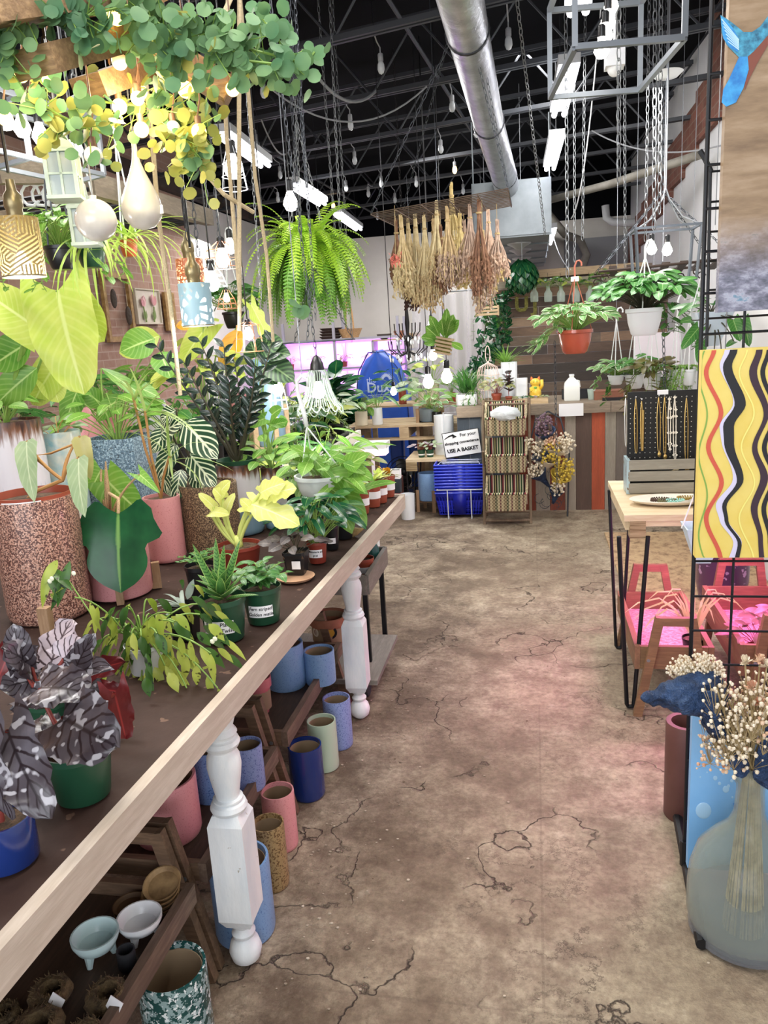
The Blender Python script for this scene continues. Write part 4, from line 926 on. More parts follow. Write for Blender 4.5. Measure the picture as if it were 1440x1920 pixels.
# calathea
t,c,r,h=plant((522,948,40,866),TZ,'dark striped calathea leaning over the ZZ plant',BLKP); g=rnd(60); f,st=MB(),MB(); top=c+V((0,0,h*.9)); y0=c.y
for a_,b_,w_ in (((485,655),(530,640),50),((500,680),(552,715),52),((490,690),(520,720),46),((480,670),(470,640),44),((500,650),(500,625),40),((495,660),(545,665),40)): hero(f,A(*a_,y0-.1),A(*b_,y0-.15),w_,'oval',droop=.5,stem=st,root=top,rs=.003,rng=g)
fin(t,f,st,L_CAL,ST_G)
for k,(px,pm,lab,lm,sh,n_,R_,H_,L_,W_) in enumerate((
  ((545,968,42,915),BLKP,'light green leafy plant between the anthurium and the monstera',L_LIME,'oval',24,.13,.16,.1,.05),
  ((612,940,38,890),BLKP,'tall arching plant with long pointed leaves in the far middle of the table',L_BRT,'lance',20,.2,.24,.2,.04),
  ((655,925,32,882),BLKP,'pink-veined leafy plant near the far end of the table',L_PINKV,'oval',22,.12,.13,.09,.04),
  ((475,960,44,905),P_GRN,'low dark striped plant behind the chartreuse philodendron',L_CAL,'oval',16,.12,.1,.11,.06),
  ((562,946,36,902),BLKP,'heart-leafed climber on the back edge of the table',L_GRN,'heart',30,.16,.22,.09,.06))):
    t,c,r,h=plant(px,TZ,lab,pm); g=rnd(850+k); f,st=MB(),MB(); bush(f,st,c+V((0,0,h*.9)),n_,R_,H_,L_,W_,sh,g,rs=.002,droop=.7); fin(t,f,st,lm,ST_G)
# wooden stakes / stands with pots behind
def standpot(px,z,label,pm,leg_top,standlabel,pad=0,stand=True):
    c,r,h=potpx(*px[:2],z,*px[2:]); t=thing('ceramic_pot',c,label,'pot'); MB().lathe(potprof('cyl',r,h),(0,0,0),28).build('pot_body',pm,t); MB().lathe([(r*.9,h*.8),(0,h*.82)],(0,0,0),18).build('soil',SOIL,t)
    if stand:
        zt=A(px[0],leg_top,c.y).z; s_=thing('plant_stand',(c.x,c.y,TZ),standlabel,'plant stand')
        for k in range(4):
            a=.6+k*PI/2; p=V((c.x+(r+.014)*math.cos(a),c.y+(r+.014)*math.sin(a),0)); MB().box((p.x,p.y,(TZ+zt)/2),(.028,.024,zt-TZ),Matrix.Rotation(a,3,'Z')).build('leg',WNAT,s_,True)
        MB().box((c.x,c.y,z-.013),(2*r,2*r,.022)).build('shelf',WNAT,s_,True)
    return c,r,h
G_DUO=M('blue_grey_lower_glaze','#7d9fb5',.35)
standpot((505,838,52,672),1.0,'tall white-topped blue-grey pot held up in a wooden stand',G_DUO,760,'wooden stand with upright legs around the blue-grey pot')
standpot((455,800,50,738),1.02,'pink pot raised on a wooden stand left of the blue-grey one',G_PINK,750,'wooden stand with upright legs around the raised pink pot')
for k,(x0,y0,y1,Y_) in enumerate(((362,1030,980,2.45),(384,1015,945,2.5))): 
    b=G(x0,y0,TZ); top=A(x0-3,y1,b.y)
    solo(MB().box(((b.x+top.x)/2,b.y,(TZ+top.z)/2),(.03,.022,top.z-TZ)),'wooden_stake',WSTK,['shorter wooden post standing left of the chartreuse plant','taller wooden post standing left of the chartreuse plant'][k],'post')
b=G(95,1215,TZ); solo(MB().box((b.x,b.y,TZ+.06),(.032,.025,.12)),'wooden_stake',WSTK,'wooden post in front of the big speckled pot','post')
# ================================================================== RIGHT SIDE
RTY=M('pink_red_stained_wood','#8d4f48',.6,var='#a8645a',vs=12,stretch=(.2,1,1))
PINE=wood('pine_tabletop','#c9b18c','#e6d6b6','x',2.5,.6)
# rug
N=NT('worn_patterned_rug'); v=N.coord(); a_=N.noise(v,16,6,.75); c=N.ramp(a_,[(.3,'#6a4f3a'),(.48,'#b89b78'),(.6,'#c9ad86'),(.72,'#8f6f50')]); N.l(c,N.b.inputs['Base Color']); N.b.inputs['Roughness'].default_value=.95; N.bump(a_,.5,.01); RUG=N.m
mb=MB(); mb.box((.93,5.05,.006),(.84,1.75,.012)); t=solo(mb,'rug',RUG,'worn brown patterned rug lying right of the aisle','rug')
# display table
t=thing('display_table',(.8,3.45,0),'pale pine display table with black hairpin legs, right of the aisle','table')
mb=MB(); mb.box((.81,3.43,.83),(.94,.7,.025)); mb.build('tabletop',PINE,t,True)
mb=MB(); mb.box((.392,3.11,.783),(.06,.06,.07)); mb.build('corner_block',M('stacked_ply_edge','#c2ac86',.7,var='#6d5434',vs=30,stretch=(.1,.1,3)),t,True)
MB().box((.81,3.1,.81),(.9,.03,.03)).build('apron',PINE,t,True); MB().box((.36,3.43,.80),(.025,.66,.045)).build('apron',PINE,t,True)
def hairpin(par,x,y,zt,dx,dy,r=.0075,spread=.045):
    mb=MB(); s=V((dy,-dx,0)).normalized() if (dx or dy) else V((1,0,0)); b=V((x,y,r))
    p1=b-s*spread+V((-dx,-dy,zt)); p2=b+s*spread+V((-dx,-dy,zt))
    pts=[p1]+[b-s*.014+V((0,0,.014)),b-s*.008+V((0,0,.003)),b+s*.008+V((0,0,.003)),b+s*.014+V((0,0,.014))]+[p2]
    mb.tube(pts,r,8); return mb.build('hairpin_leg',BLK,par,True)
hairpin(t,.375,3.10,.75,.0,.028,.009,.055); hairpin(t,.392,3.72,.80,.0,-.01,.008,.05); hairpin(t,1.2,3.12,.8,0,.0); hairpin(t,1.2,3.7,.8,0,0)
# pegboard crate with jewellery
cr=thing('slatted_crate',(.55,3.53,.843),'grey slatted crate with a pale metal corner, holding the necklace board','crate')
GSL=wood('grey_weathered_slat','#8a8478','#a59f91','x',3)
for z in (.87,.922,.972): MB().box((.555,3.47,z),(.31,.012,.042)).build('slat',GSL,cr,True)
MB().box((.398,3.53,.92),(.014,.13,.15)).build('end_panel',M('pale_blue_metal','#a9bfc6',.4,metal=.3,speck=('#7b6b58',30,.62)),cr,True)
MB().box((.712,3.53,.92),(.014,.13,.15)).build('end_panel',GSL,cr,True); MB().box((.555,3.53,.849),(.3,.12,.01)).build('crate_base',GSL,cr,True)
nb=thing('necklace_board',(.55,3.56,.86),'black pegboard with rows of small holes standing in the crate','display board')
MB().box((.552,3.57,1.07),(.30,.012,.42)).build('panel',M('black_pegboard','#141414',.6),nb,True)
hm=MB(); 
for i in range(14):
    for j in range(17): hm.disc((.415+i*.0213,3.5635,.9+j*.022),.0022,6,Matrix.Rotation(PI/2,3,'X'))
o=hm.build('peg_holes',M('peg_hole_light','#cfcac0',.6),nb,True); o['kind']='stuff'
MB().box((.548,3.558,1.275),(.045,.004,.02)).build('paper_tag',LABELW,nb,True)
GOLD=M('gold_jewellery','#cfae6a',.3,metal=.8); SILV=M('silver_jewellery','#d9d6cf',.3,metal=.8); PEARL=M('pearl_shell','#efe6d6',.3)
def necklace(px,y0,y1,wpx,m_,label,beads=0,pend=None,yy=3.545):
    a=A(px,y0,yy); b=A(px+1,y1,yy); hw=S(wpx/2,a); t=thing('necklace',a,label,'necklace'); pts=[]
    for i in range(17):
        u=i/16*2-1; z=a.z+(b.z-a.z)*(1-abs(u)**1.6)*1.0; x=a.x+(b.x-a.x)*(1-abs(u))+hw*(1 if u>0 else -1)*min(1,(1-abs(u)**6)*1.2 if abs(u)>.0 else 0)*(.3+.7*abs(u)**.6)
        pts.append(V((x,yy,z)))
    MB().tube(pts,.0022,6).build('chain',m_,t,True)
    hk=MB(); hk.tube([a+V((0,.015,.004)),a+V((0,-.004,.004)),a+V((0,-.008,.010))],.0015,5); hk.build('hook',SILV,t,True)
    if beads:
        mb=MB()
        for i in range(beads):
            k=i/(beads-1)*16; q=pts[min(15,int(k))].lerp(pts[min(16,int(k)+1)],k-int(k)); mb.box(q+V((0,-.003,0)),(.011,.004,.011),Matrix.Rotation(PI/4,3,'Y'))
        mb.build('beads',PEARL,t,True)
    if pend=='disc': MB().lathe([(0,0),(.009,.0),(.009,.003),(0,.003)],b+V((0,-.004,-.012)),14,Matrix.Rotation(PI/2,3,'X')).build('pendant',m_,t,True)
    if pend=='bar': MB().tube([b+V((0,-.003,.18)),b+V((0,-.003,0))],.006,8).build('pendant',m_,t,True); 
    if pend=='drop': MB().ball(b+V((0,-.003,-.01)),.008,8,6,(1,.5,1.5)).build('pendant',m_,t,True)
    if pend=='star':
        o=[]
        for i in range(10):
            r_=.026 if i%2==0 else .008; an=PI/2+i*PI/5+.3; o.append((b.x+r_*math.cos(an),b.z-.05+r_*math.sin(an)))
        MB().ext(o,yy-.008,yy-.002).build('pendant',M('starfish_cream','#dcc9a2',.6),t,True); MB().tube([b,b+V((0,0,-.03))],.001,4).build('pendant_link',m_,t,True)
necklace(1173,746,838,4,SILV,'silver chain necklace at the left edge of the pegboard')
necklace(1192,748,850,6,GOLD,'thin gold chain second from the left on the pegboard')
necklace(1203,752,845,5,GOLD,'gold necklace with a long tube pendant',0,'bar')
necklace(1235,745,848,7,GOLD,'gold rope necklace with beaded drops left of the pegboard middle',0,'drop')
necklace(1246,745,852,6,GOLD,'dense gold chain necklace beside the square-beaded ones',0,'drop')
necklace(1255,748,842,5,PEARL,'shorter necklace of white square beads',9)
necklace(1265,745,862,6,PEARL,'longest necklace of white square beads with a starfish',11,'star')
necklace(1287,746,875,7,GOLD,'fine gold necklace with a round disc at right',0,'disc')
# dish with trinkets
c=A(1240,938,3.24); c=V((.545,3.27,.843)); t=thing('oval_dish',c,'long pale oval dish full of bracelets on the pine table','dish')
mb=MB(); mb.lathe([(0,.0),(.6,.002),(.9,.012),(1,.022),(.985,.025),(.85,.016),(.5,.006),(0,.006)],(0,0,0),36)
for v_ in mb.v: v_.x*=.165; v_.y*=.085
mb.build('dish_body',M('white_grained_dish','#e6e0d4',.45,var='#cfc6b4',vs=9,stretch=(.2,1,1)),t)
g=rnd(3); 
for k,(dx,dy,m_,lab) in enumerate(((-.055,0,M('dark_brown_beads','#4a3428',.5),'dark brown coiled bracelet in the oval dish'),(-.03,-.02,M('green_brown_beads','#6c6a4a',.5),'greenish beaded bracelet at the left of the dish'),(.0,-.03,M('turquoise_stone','#9fd6cc',.4),'turquoise bead bracelet at the front of the dish'),(.05,.02,M('gold_brown_beads','#a38a44',.4,metal=.3),'gold and brown bracelet at the back of the dish'))):
    t=thing('bracelet',c+V((dx,dy,.012)),lab,'bracelet')
    for q in range(3):
        mb=MB(); R=.018+.004*q; n_=20
        for i in range(n_):
            a=2*PI*i/n_; mb.ball(V((R*math.cos(a)*1.3+.006*q,R*math.sin(a)*.8,.003+.004*q)),.0035,6,4)
        mb.build('strand',m_,t)
# pink-lit tray stands
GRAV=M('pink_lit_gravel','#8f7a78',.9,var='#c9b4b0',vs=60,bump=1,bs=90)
TWD=wood('reddish_tray_wood','#6f5038','#94714f','x',3); TWY=wood('reddish_tray_wood_long','#77543e','#9a7656','y',3)
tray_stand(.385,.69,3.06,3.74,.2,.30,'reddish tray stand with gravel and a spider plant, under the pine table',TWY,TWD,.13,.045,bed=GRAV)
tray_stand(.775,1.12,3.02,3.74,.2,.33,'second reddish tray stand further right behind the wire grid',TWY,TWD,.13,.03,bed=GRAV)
t,c,r,h=plant(None,0,'pale spider plant in a small black pot at the tray corner',BLKP,fullc=((.635,3.2,.215),.045,.07)); g=rnd(4); f=MB(); top=c+V((0,0,h))
for x,y in ((1170,1150),(1185,1165),(1215,1125),(1235,1135),(1350,1120),(1390,1140),(1370,1130),(1250,1118),(1300,1120),(1340,1170),(1200,1190),(1400,1150),(1225,1160)):
    q=A(x,y,c.y-.03); pk=top.lerp(q,.5)+V((0,0,.12)); pts=[top,top.lerp(pk,.6)+V((0,0,.03)),pk,pk.lerp(q,.6)+V((0,0,.02)),q]
    for i in range(4): 
        w_=.006*(1-.15*i); n_=V((0,-.6,.8)); d=(pts[i+1]-pts[i]).normalized(); s=d.cross(n_).normalized(); d2=(pts[min(4,i+2)]-pts[min(3,i+1)]).normalized(); s2=d2.cross(n_).normalized() if i<3 else s*.1
        f.quad(pts[i]-s*w_,pts[i]+s*w_,pts[i+1]+s2*w_*.85,pts[i+1]-s2*w_*.85)
fin(t,f,None,leafm('leaf_cream_spider','#cfc68f','#e9dfb4'),None)
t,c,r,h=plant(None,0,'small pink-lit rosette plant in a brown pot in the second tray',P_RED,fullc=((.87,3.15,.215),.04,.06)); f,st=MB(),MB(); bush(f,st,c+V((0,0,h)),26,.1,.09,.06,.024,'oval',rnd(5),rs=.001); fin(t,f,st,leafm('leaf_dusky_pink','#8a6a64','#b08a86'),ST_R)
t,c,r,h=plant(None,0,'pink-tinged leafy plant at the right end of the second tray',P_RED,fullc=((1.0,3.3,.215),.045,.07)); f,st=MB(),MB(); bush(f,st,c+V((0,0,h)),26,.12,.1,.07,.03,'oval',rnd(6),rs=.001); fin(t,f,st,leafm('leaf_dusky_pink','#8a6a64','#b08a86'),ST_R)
gl_=thing('grow_lamp',(.72,3.4,.77),'pink grow lamp fixed under the pine table','lamp')
MB().box((.76,3.4,.795),(.5,.06,.035)).build('housing',WHT,gl_,True); MB().tube([(.54,3.4,.768),(.98,3.4,.768)],.012,8).build('tube',emis('pink_grow_tube','#ff5fc8',6),gl_,True)
light('AREA','grow_lamp_light',(.76,3.45,.75),10,(1,.18,.62),.5,.1,aim=(.76,3.4,0))
light('AREA','grow_lamp_light_low',(.9,2.65,.9),3.2,(1,.25,.6),.4,.1,aim=(.35,2.3,0))
# tall purple planter with a trunk
t=thing('large_planter',(1.02,4.42,0),'purple glazed planter with a bare trunk on the rug','planter')
MB().lathe([(.1,0),(.12,.01),(.14,.12),(.142,.27),(.146,.29),(.132,.29),(.128,.24),(0,.24)],(0,0,.012),32).build('planter_body',M('purple_glaze','#4a2a52',.25,coat=.5,speck=('#a58ab0',22,.6)),t)
MB().tube([(.03,0,.24),(.035,.01,.55),(.03,.03,.9)],[.03,.026,.02],10).build('trunk',M('dark_bark','#2b221c',.9,bump=.8,bs=60),t)
# wire grid panel
t=thing('wire_grid_panel',(.8,2.1,0),'tall black wire grid display panel carrying two paintings','display grid')
for x in (.412,.512,.612,.712,.812,.912,1.012,1.112): MB().tube([(x,2.1,.06),(x,2.1,2.75)],.0055 if x==.412 else .0035,8).build('upright_wire',BLK,t,True)
for k in range(28): MB().tube([(.412,2.094,.07+k*.0985),(1.112,2.094,.07+k*.0985)],.0035,6).build('cross_wire',BLK,t,True)
MB().tube([(.445,2.5,.02),(.402,1.79,.02)],.016,8).build('foot_bar',BLK,t,True); MB().tube([(.412,2.1,.02),(.412,2.1,.1)],.012,8).build('foot_post',BLK,t,True)
MB().tube([(1.1,2.5,.02),(1.1,1.79,.02)],.016,8).build('foot_bar',BLK,t,True)
# smaller grid panel behind
t=thing('wire_grid_panel',(.6,2.75,1.7),'narrow black wire grid panel hanging behind the kingfisher picture','display grid')
for p0,p1 in (((1332,322),(1325,650)),): 
    a,b=A(*p0,2.7),A(*p1,2.7); MB().tube([a,b],.005,6).build('upright_wire',BLK,t,True); MB().tube([a+V((.5,0,0)),b+V((.5,0,0))],.005,6).build('upright_wire',BLK,t,True)
    for k in range(6): q=a.lerp(b,k/6); MB().tube([q,q+V((.5,0,0))],.0035,6).build('cross_wire',BLK,t,True)
    MB().tube([A(1312,282,2.7),A(1322,298,2.7),A(1333,322,2.7)],.008,6).build('hose_clip',BLK,t,True)
# yellow painting with wavy lines
YC=2.062
a,b=A(1317,657,YC),A(1321,1046,YC); x0=.408; z1,z0=a.z,b.z; x1=.97
t=thing('wave_painting',((x0+x1)/2,YC+.015,z0),'yellow canvas painted with wavy red, black and purple lines','painting')
MB().box(((x0+x1)/2,YC+.016,(z0+z1)/2),(x1-x0,.03,z1-z0)).build('canvas',M('yellow_canvas_paint','#dcc25a',.6,var='#e3cf75',vs=7),t,True)
def ribbon(pts,w,m_,name,yy,par,wv=None,x0=None):
    mb=MB(); n=len(pts)
    for i in range(n):
        x,y=pts[i]; ww=(w[i] if isinstance(w,list) else w)/2
        p=A(min(x,1439+200)-ww,y,yy); q=A(x+ww,y,yy); p.z=min(max(p.z,z0+.001),z1-.001); q.z=p.z; 
        mb.v+=[V((max(p.x,.4085),yy,p.z)),V((max(q.x,.409),yy,p.z))]
    for i in range(n-1): mb.face((2*i,2*i+1,2*i+3,2*i+2))
    return mb.build(name,m_,par,True)
def wavepts(fn,n=60): return [(fn(656+393*i/n),656+393*i/n) for i in range(n+1)]
def interp(tab):
    def f(y):
        if y<=tab[0][0]: return tab[0][1]
        for (ya,xa),(yb,xb) in zip(tab,tab[1:]):
            if y<=yb:
                u=(y-ya)/(yb-ya); u=u*u*(3-2*u); return xa+(xb-xa)*u
        return tab[-1][1]
    return f
red=interp([(655,1339),(698,1324),(774,1352),(838,1328),(905,1353),(972,1324),(1050,1351)]); blk=interp([(655,1376),(687,1364),(758,1388),(800,1366),(830,1367),(900,1388),(950,1358),(975,1362),(1020,1387),(1050,1382)]); pur=interp([(655,1424),(698,1412),(775,1437),(840,1415),(895,1433),(955,1414),(1010,1426),(1050,1428)])
RP=M('paint_red','#c8553f',.6); BP=M('paint_black','#14161c',.6); LP=M('paint_lilac','#cfcbe6',.6); PP=M('paint_purple_brown','#35202f',.6); GP=M('paint_green','#7fa54a',.6); YP=M('paint_light_yellow','#e9e07e',.6)
ribbon(wavepts(lambda y:red(y)),[8.5]*61,RP,'painted_wave',YC-.001,t)
ribbon(wavepts(lambda y:blk(y)-6+3*math.sin(y/22)),[16]*61,LP,'painted_wave',YC-.0008,t)
ribbon(wavepts(blk),[14+7*math.sin(y_/11.) for y_ in range(61)],BP,'painted_wave',YC-.0016,t)
ribbon(wavepts(pur),[12+3*math.sin(y_/5.) for y_ in range(61)],PP,'painted_wave',YC-.001,t)
ribbon(wavepts(lambda y:pur(y)+18),9,BP,'painted_wave',YC-.001,t)
ribbon(wavepts(lambda y:red(y)+62),3,YP,'painted_wave',YC-.001,t)
ribbon(wavepts(lambda y:1318+8*math.sin((y-740)/24)),3,GP,'painted_wave',YC-.0005,t)
for dx in (50,78,104,140,168): ribbon(wavepts(lambda y,dx=dx:pur(y)+dx),[8,5,11,7,9][[50,78,104,140,168].index(dx)],[RP,BP,PP,GP,BP][[50,78,104,140,168].index(dx)],'painted_wave',YC-.001,t)
# kingfisher picture
N=NT('brown_rippled_water_print'); v=N.coord(scale=(1,1,4.5)); a_=N.noise(v,5,5,.6); s=N.n('ShaderNodeSeparateXYZ'); N.l(N.coord(),s.inputs[0])
c=N.ramp(a_,[(.3,'#6b5540'),(.5,'#8f785d'),(.7,'#a9937a')])
peb=N.ramp(N.noise(N.coord(scale=(1,1,2)),22,5,.7),[(.35,'#4f5360'),(.5,'#77788a'),(.62,'#a5a8b8'),(.7,'#5c8299')])
mr=N.n('ShaderNodeMapRange'); N.l(s.outputs[2],mr.inputs[0]); mr.inputs[1].default_value=.08; mr.inputs[2].default_value=.22; mr.inputs[3].default_value=1; mr.inputs[4].default_value=0
c=N.mix(mr.outputs[0],c,peb); N.l(c,N.b.inputs['Base Color']); N.b.inputs['Roughness'].default_value=.5; KWAT=N.m
YK=2.05; b=A(1346,586,YK); x0k=b.x; z0k=b.z
t=thing('bird_picture',(x0k+.3,YK+.015,z0k),'large brown picture of a blue bird diving over rippled water','picture')
MB().box((x0k+.29,YK+.016,z0k+.45),(.58,.03,.9)).build('canvas',KWAT,t,True)
def poly(pts,yy,m_,name,par):
    mb=MB(); 
    for x,y in pts: mb.v.append(A(x,y,yy))
    mb.face(range(len(pts))); return mb.build(name,m_,par,True)
KB=M('bird_blue','#3f9fd8',.5,var='#1f6fb8',vs=30); KD=M('bird_dark_teal','#235a78',.5,var='#4aa0c0',vs=60)
poly([(1351,28),(1364,36),(1380,48),(1394,60),(1410,60),(1425,50),(1440,30),(1440,72),(1418,92),(1400,108),(1386,108),(1376,98),(1362,84),(1353,62)],YK-.001,KD,'bird_wing',t)
poly([(1351,30),(1362,38),(1374,52),(1384,70),(1384,98),(1370,90),(1356,72)],YK-.0016,KB,'bird_wing',t)
for k in range(7): poly([(1352+k*2,36+k*7),(1354+k*2,35+k*7),(1386,74+k*3),(1385,76+k*3)],YK-.0022,M('bird_feather_pale','#a8cfe8',.5),'wing_feather',t)
poly([(1386,106),(1402,106),(1404,130),(1394,165),(1380,192),(1362,200),(1353,192),(1356,168),(1366,150),(1376,128)],YK-.002,KB,'bird_tail',t)
poly([(1400,108),(1412,98),(1440,66),(1440,84),(1420,118),(1404,150),(1396,170)],YK-.0012,M('bird_rust','#7a4436',.6),'bird_body',t)
# light blue canvas with water drops low on the grid
a=A(1298,1345,2.05); t=thing('water_drop_canvas',(.7,2.055,.03),'light blue picture with water drops low on the wire grid','picture')
zt=a.z; MB().box((a.x+.28,2.06,(zt+.04)/2+.01),(.56,.026,zt-.04)).build('canvas',M('sky_blue_print','#79b4ea',.4,var='#8fc3f0',vs=3),t,True)
DR=M('printed_water_drop','#a9d3f4',.15,coat=.6)
for x,y,rr in ((1341,1459,4),(1361,1480,6),(1349,1469,3),(1372,1464,3),(1357,1450,3),(1319,1520,14),(1313,1457,1.5),(1373,1495,2),(1366,1474,3),(1326,1448,1.5)):
    q=A(x,y,2.046); MB().ball(q,S(rr,q),14,8,(1,.08,1.25)).build('printed_drop',DR,t,True)
poly([(1375,1506),(1392,1504),(1392,1522),(1378,1526)],2.045,M('print_deep_blue','#2f7fd6',.4),'printed_patch',t)
# brown tall cylinder behind the grid
t=thing('tall_cylinder_pot',(.46,2.38,0),'tall plum-brown cylinder pot behind the blue picture','pot')
MB().lathe([(.06,0),(.062,.003),(.062,.33),(.06,.335),(.045,.335),(.044,.25),(0,.25)],(0,0,0),32).build('pot_body',M('plum_brown_clay','#6b4640',.5,var='#59362f',vs=4),t)
# glass demijohn with dried stems
c=V((.52,1.87,0)); R=.142; t=thing('glass_demijohn',c,'big dusty clear glass demijohn holding dried flower stems','glass bottle')
pr=[(R*.7,0),(R*.92,.015),(R,.06),(R,.13),(R*.97,.18),(R*.86,.235),(R*.62,.28),(R*.36,.32),(R*.26,.36),(R*.235,.42),(R*.24,.44),(R*.29,.45),(R*.29,.462),(R*.25,.47),(R*.25,.482),(R*.3,.487),(R*.3,.5)]
inn=[(r_-.005,z_) for r_,z_ in reversed(pr[1:])]+[(0,.012)]
GLS=glassm('dusty_glass','#a9b2ac',.15,.86,tcol='#fbfdfb')
MB().lathe(pr+inn,(0,0,0),40).build('bottle',GLS,t,smooth=True)
MB().lathe([(R*.962,.012),(R*.962,.012),(R*.96,.1),(0,.1)],(0,0,0),32).build('murky_water',glassm('murky_water','#8d9096',.1,.75,tcol='#e8eaf0'),t)
STRAW=M('dry_straw','#b9a67c',.8,var='#8f7a52',vs=30); DRYW=M('dry_cream_flower','#dccdb2',.9,var='#f0e6d2',vs=40); DRYP=M('dry_rust_flower','#c98f70',.9,var='#efd9bc',vs=35)
g=rnd(71)
t=thing('dried_flower_bunch',c+V((0,0,.02)),'dried cream and rust flowers standing in the glass demijohn','dried flowers'); st,fl,fr=MB(),MB(),MB()
for k in range(46):
    a=g.uniform(0,6.28); b0=c+V((.05*math.cos(a)+.0,.05*math.sin(a),.02)); nk=c+V((.018*math.cos(a),.018*math.sin(a),.46)); tp=c+V((g.uniform(-.12,.1),g.uniform(-.12,.06),g.uniform(.56,.74)))
    st.tube([b0,nk,tp],.0022,5,cap=False)
    for q in range(34 if k%3 else 8):
        s_=tp+V((g.uniform(-.035,.035),g.uniform(-.03,.03),g.uniform(-.09,.03))); (fl if k%5 else fr).ball(s_,g.uniform(.0025,.006),5,4); st.tube([s_,tp-V((0,0,.08))],.0007,3,cap=False)
for x,y,m_ in ((1397,1242,fl),(1425,1240,fr),(1410,1290,fr),(1438,1250,fl),(1425,1320,fr)):
    q=A(x,y,1.8)
    for k in range(34): d=sphdir(g.uniform(0,6.28),g.uniform(-.5,1.5)); leaf(m_,q,d,UP,.02,.008,'oval',-.6,.2,0,2,3,g)
    st.tube([q,c+V((0,0,.5))],.002,5,cap=False)
st.build('dry_stems',STRAW,t,True); fl.build('cream_blossoms',DRYW,t,True); fr.build('rust_blossoms',DRYP,t,True)
# bouquet wrapped in blue paper
t=thing('wrapped_bouquet',A(1330,1330,1.95),'dried cream bouquet lying in crumpled navy blue wrapping paper','bouquet')
N=NT('navy_tissue_paper'); a_=N.noise(N.coord(),18,6,.7); N.l(N.ramp(a_,[(.35,'#1d3050'),(.6,'#35527e'),(.75,'#6d86ac')]),N.b.inputs['Base Color']); N.b.inputs['Roughness'].default_value=.45; N.bump(a_,1,.05); NAVYP=N.m
def sheet(pts_rows,name):
    mb=MB(); n=len(pts_rows[0]); gg=rnd(9)
    for row in pts_rows:
        for (x,y,Y) in row: mb.v.append(A(x,y,Y))
    for i in range(len(pts_rows)-1):
        for j in range(n-1): a=i*n+j; mb.face((a,a+1,a+n+1,a+n))
    o=mb.build(name,NAVYP,t,True,smooth=True); 
    s=o.modifiers.new('subdiv','SUBSURF'); s.levels=4; s.render_levels=4; tx=bpy.data.textures.get('crumple') or bpy.data.textures.new('crumple','CLOUDS'); tx.noise_scale=.035; tx.noise_depth=3; dd=o.modifiers.new('crumple','DISPLACE'); dd.texture=tx; dd.strength=.03; dd.mid_level=.5; q=o.modifiers.new('thick','SOLIDIFY'); q.thickness=.0012
    return o
sheet([[(1196,1308,1.86),(1235,1283,1.88),(1290,1262,1.9),(1355,1252,1.93)],[(1205,1314,1.85),(1245,1300,1.84),(1300,1296,1.84),(1366,1300,1.9)],[(1225,1320,1.87),(1265,1325,1.84),(1312,1335,1.84),(1362,1350,1.88)],[(1262,1328,1.9),(1285,1338,1.88),(1312,1343,1.86),(1350,1370,1.86)]],'wrap_flap')
sheet([[(1315,1290,1.86),(1335,1296,1.84),(1352,1300,1.86),(1372,1305,1.92)],[(1312,1335,1.85),(1335,1345,1.82),(1358,1340,1.84),(1380,1350,1.9)],[(1320,1370,1.85),(1340,1385,1.82),(1366,1380,1.82),(1390,1385,1.88)],[(1342,1393,1.86),(1355,1398,1.84),(1378,1400,1.83),(1402,1402,1.86)]],'wrap_tail')
sheet([[(1370,1395,1.82),(1375,1410,1.8),(1385,1400,1.82)],[(1366,1425,1.81),(1385,1440,1.8),(1400,1425,1.81)],[(1380,1455,1.82),(1395,1462,1.81),(1408,1450,1.82)]],'wrap_scrap')
sheet([[(1440,1340,1.8),(1460,1350,1.8),(1480,1345,1.82)],[(1415,1420,1.8),(1445,1430,1.79),(1480,1430,1.81)],[(1408,1468,1.82),(1438,1480,1.8),(1480,1480,1.82)]],'wrap_scrap')
fl,st=MB(),MB()
for k in range(120):
    x=g.uniform(1250,1358); y=1268-(18+14*math.sin((x-1250)/108*PI))*g.uniform(.2,1.6)+abs(x-1310)*.14; q=A(x,y,1.93+g.uniform(-.03,.03)); p2=A(1345,1310,1.93); d=(q-p2).normalized()
    st.tube([p2,q],.001,4,cap=False)
    for z_ in range(5): fl.ball(q-d*(.008*z_)+V((g.uniform(-.004,.004),0,g.uniform(-.004,.004))),.0036,5,4)
fl.build('cream_spikes',DRYW,t,True); st.build('dry_stems',STRAW,t,True)
# ================================================================== COUNTER AND REAR
CY=6.73; CZ=.93
t=thing('shop_counter',(.35,7.1,0),'long shop counter faced with upright mixed-colour planks','counter')
cols=['#3d4650','#4b5560','#8a8476','#45505c','#6a5a50','#7a3a28','#93887a','#4a3a32','#9a4a2e','#8f8778','#6f665c','#3f3630','#8a4a34','#958d80','#50443c']
xs=[-.66,-.56,-.46,-.37,-.27,-.14,0.0,.12,.25,.34,.47,.58,.67,.79,.92,1.08,1.35]
for i in range(16):
    col=cols[i%15]; 
    if 7<=i<=12: col=['#7a4030','#968c7e','#55433a','#a04c30','#8f877a','#6b625a'][i-7]
    m_=wood('counter_plank_%d'%i,col,'#%02x%02x%02x'%tuple(min(255,int(int(col[q:q+2],16)*1.22)) for q in (1,3,5)),'z',3.5)
    MB().box(((xs[i]+xs[i+1])/2,CY+.01,.43),(xs[i+1]-xs[i]-.003,.02,.86)).build('front_plank',m_,t,True)
CTOP=wood('weathered_counter_top','#77695a','#a2927e','x',3)
MB().box((.345,CY+.36,CZ-.02),(2.02,.78,.04)).build('worktop',CTOP,t,True)
for x0,x1 in ((-.66,-.3),(-.295,.2),(.205,.62),(.625,1.35)): MB().box(((x0+x1)/2,CY-.028,CZ-.045),(x1-x0,.03,.085)).build('edge_beam',CTOP,t,True)
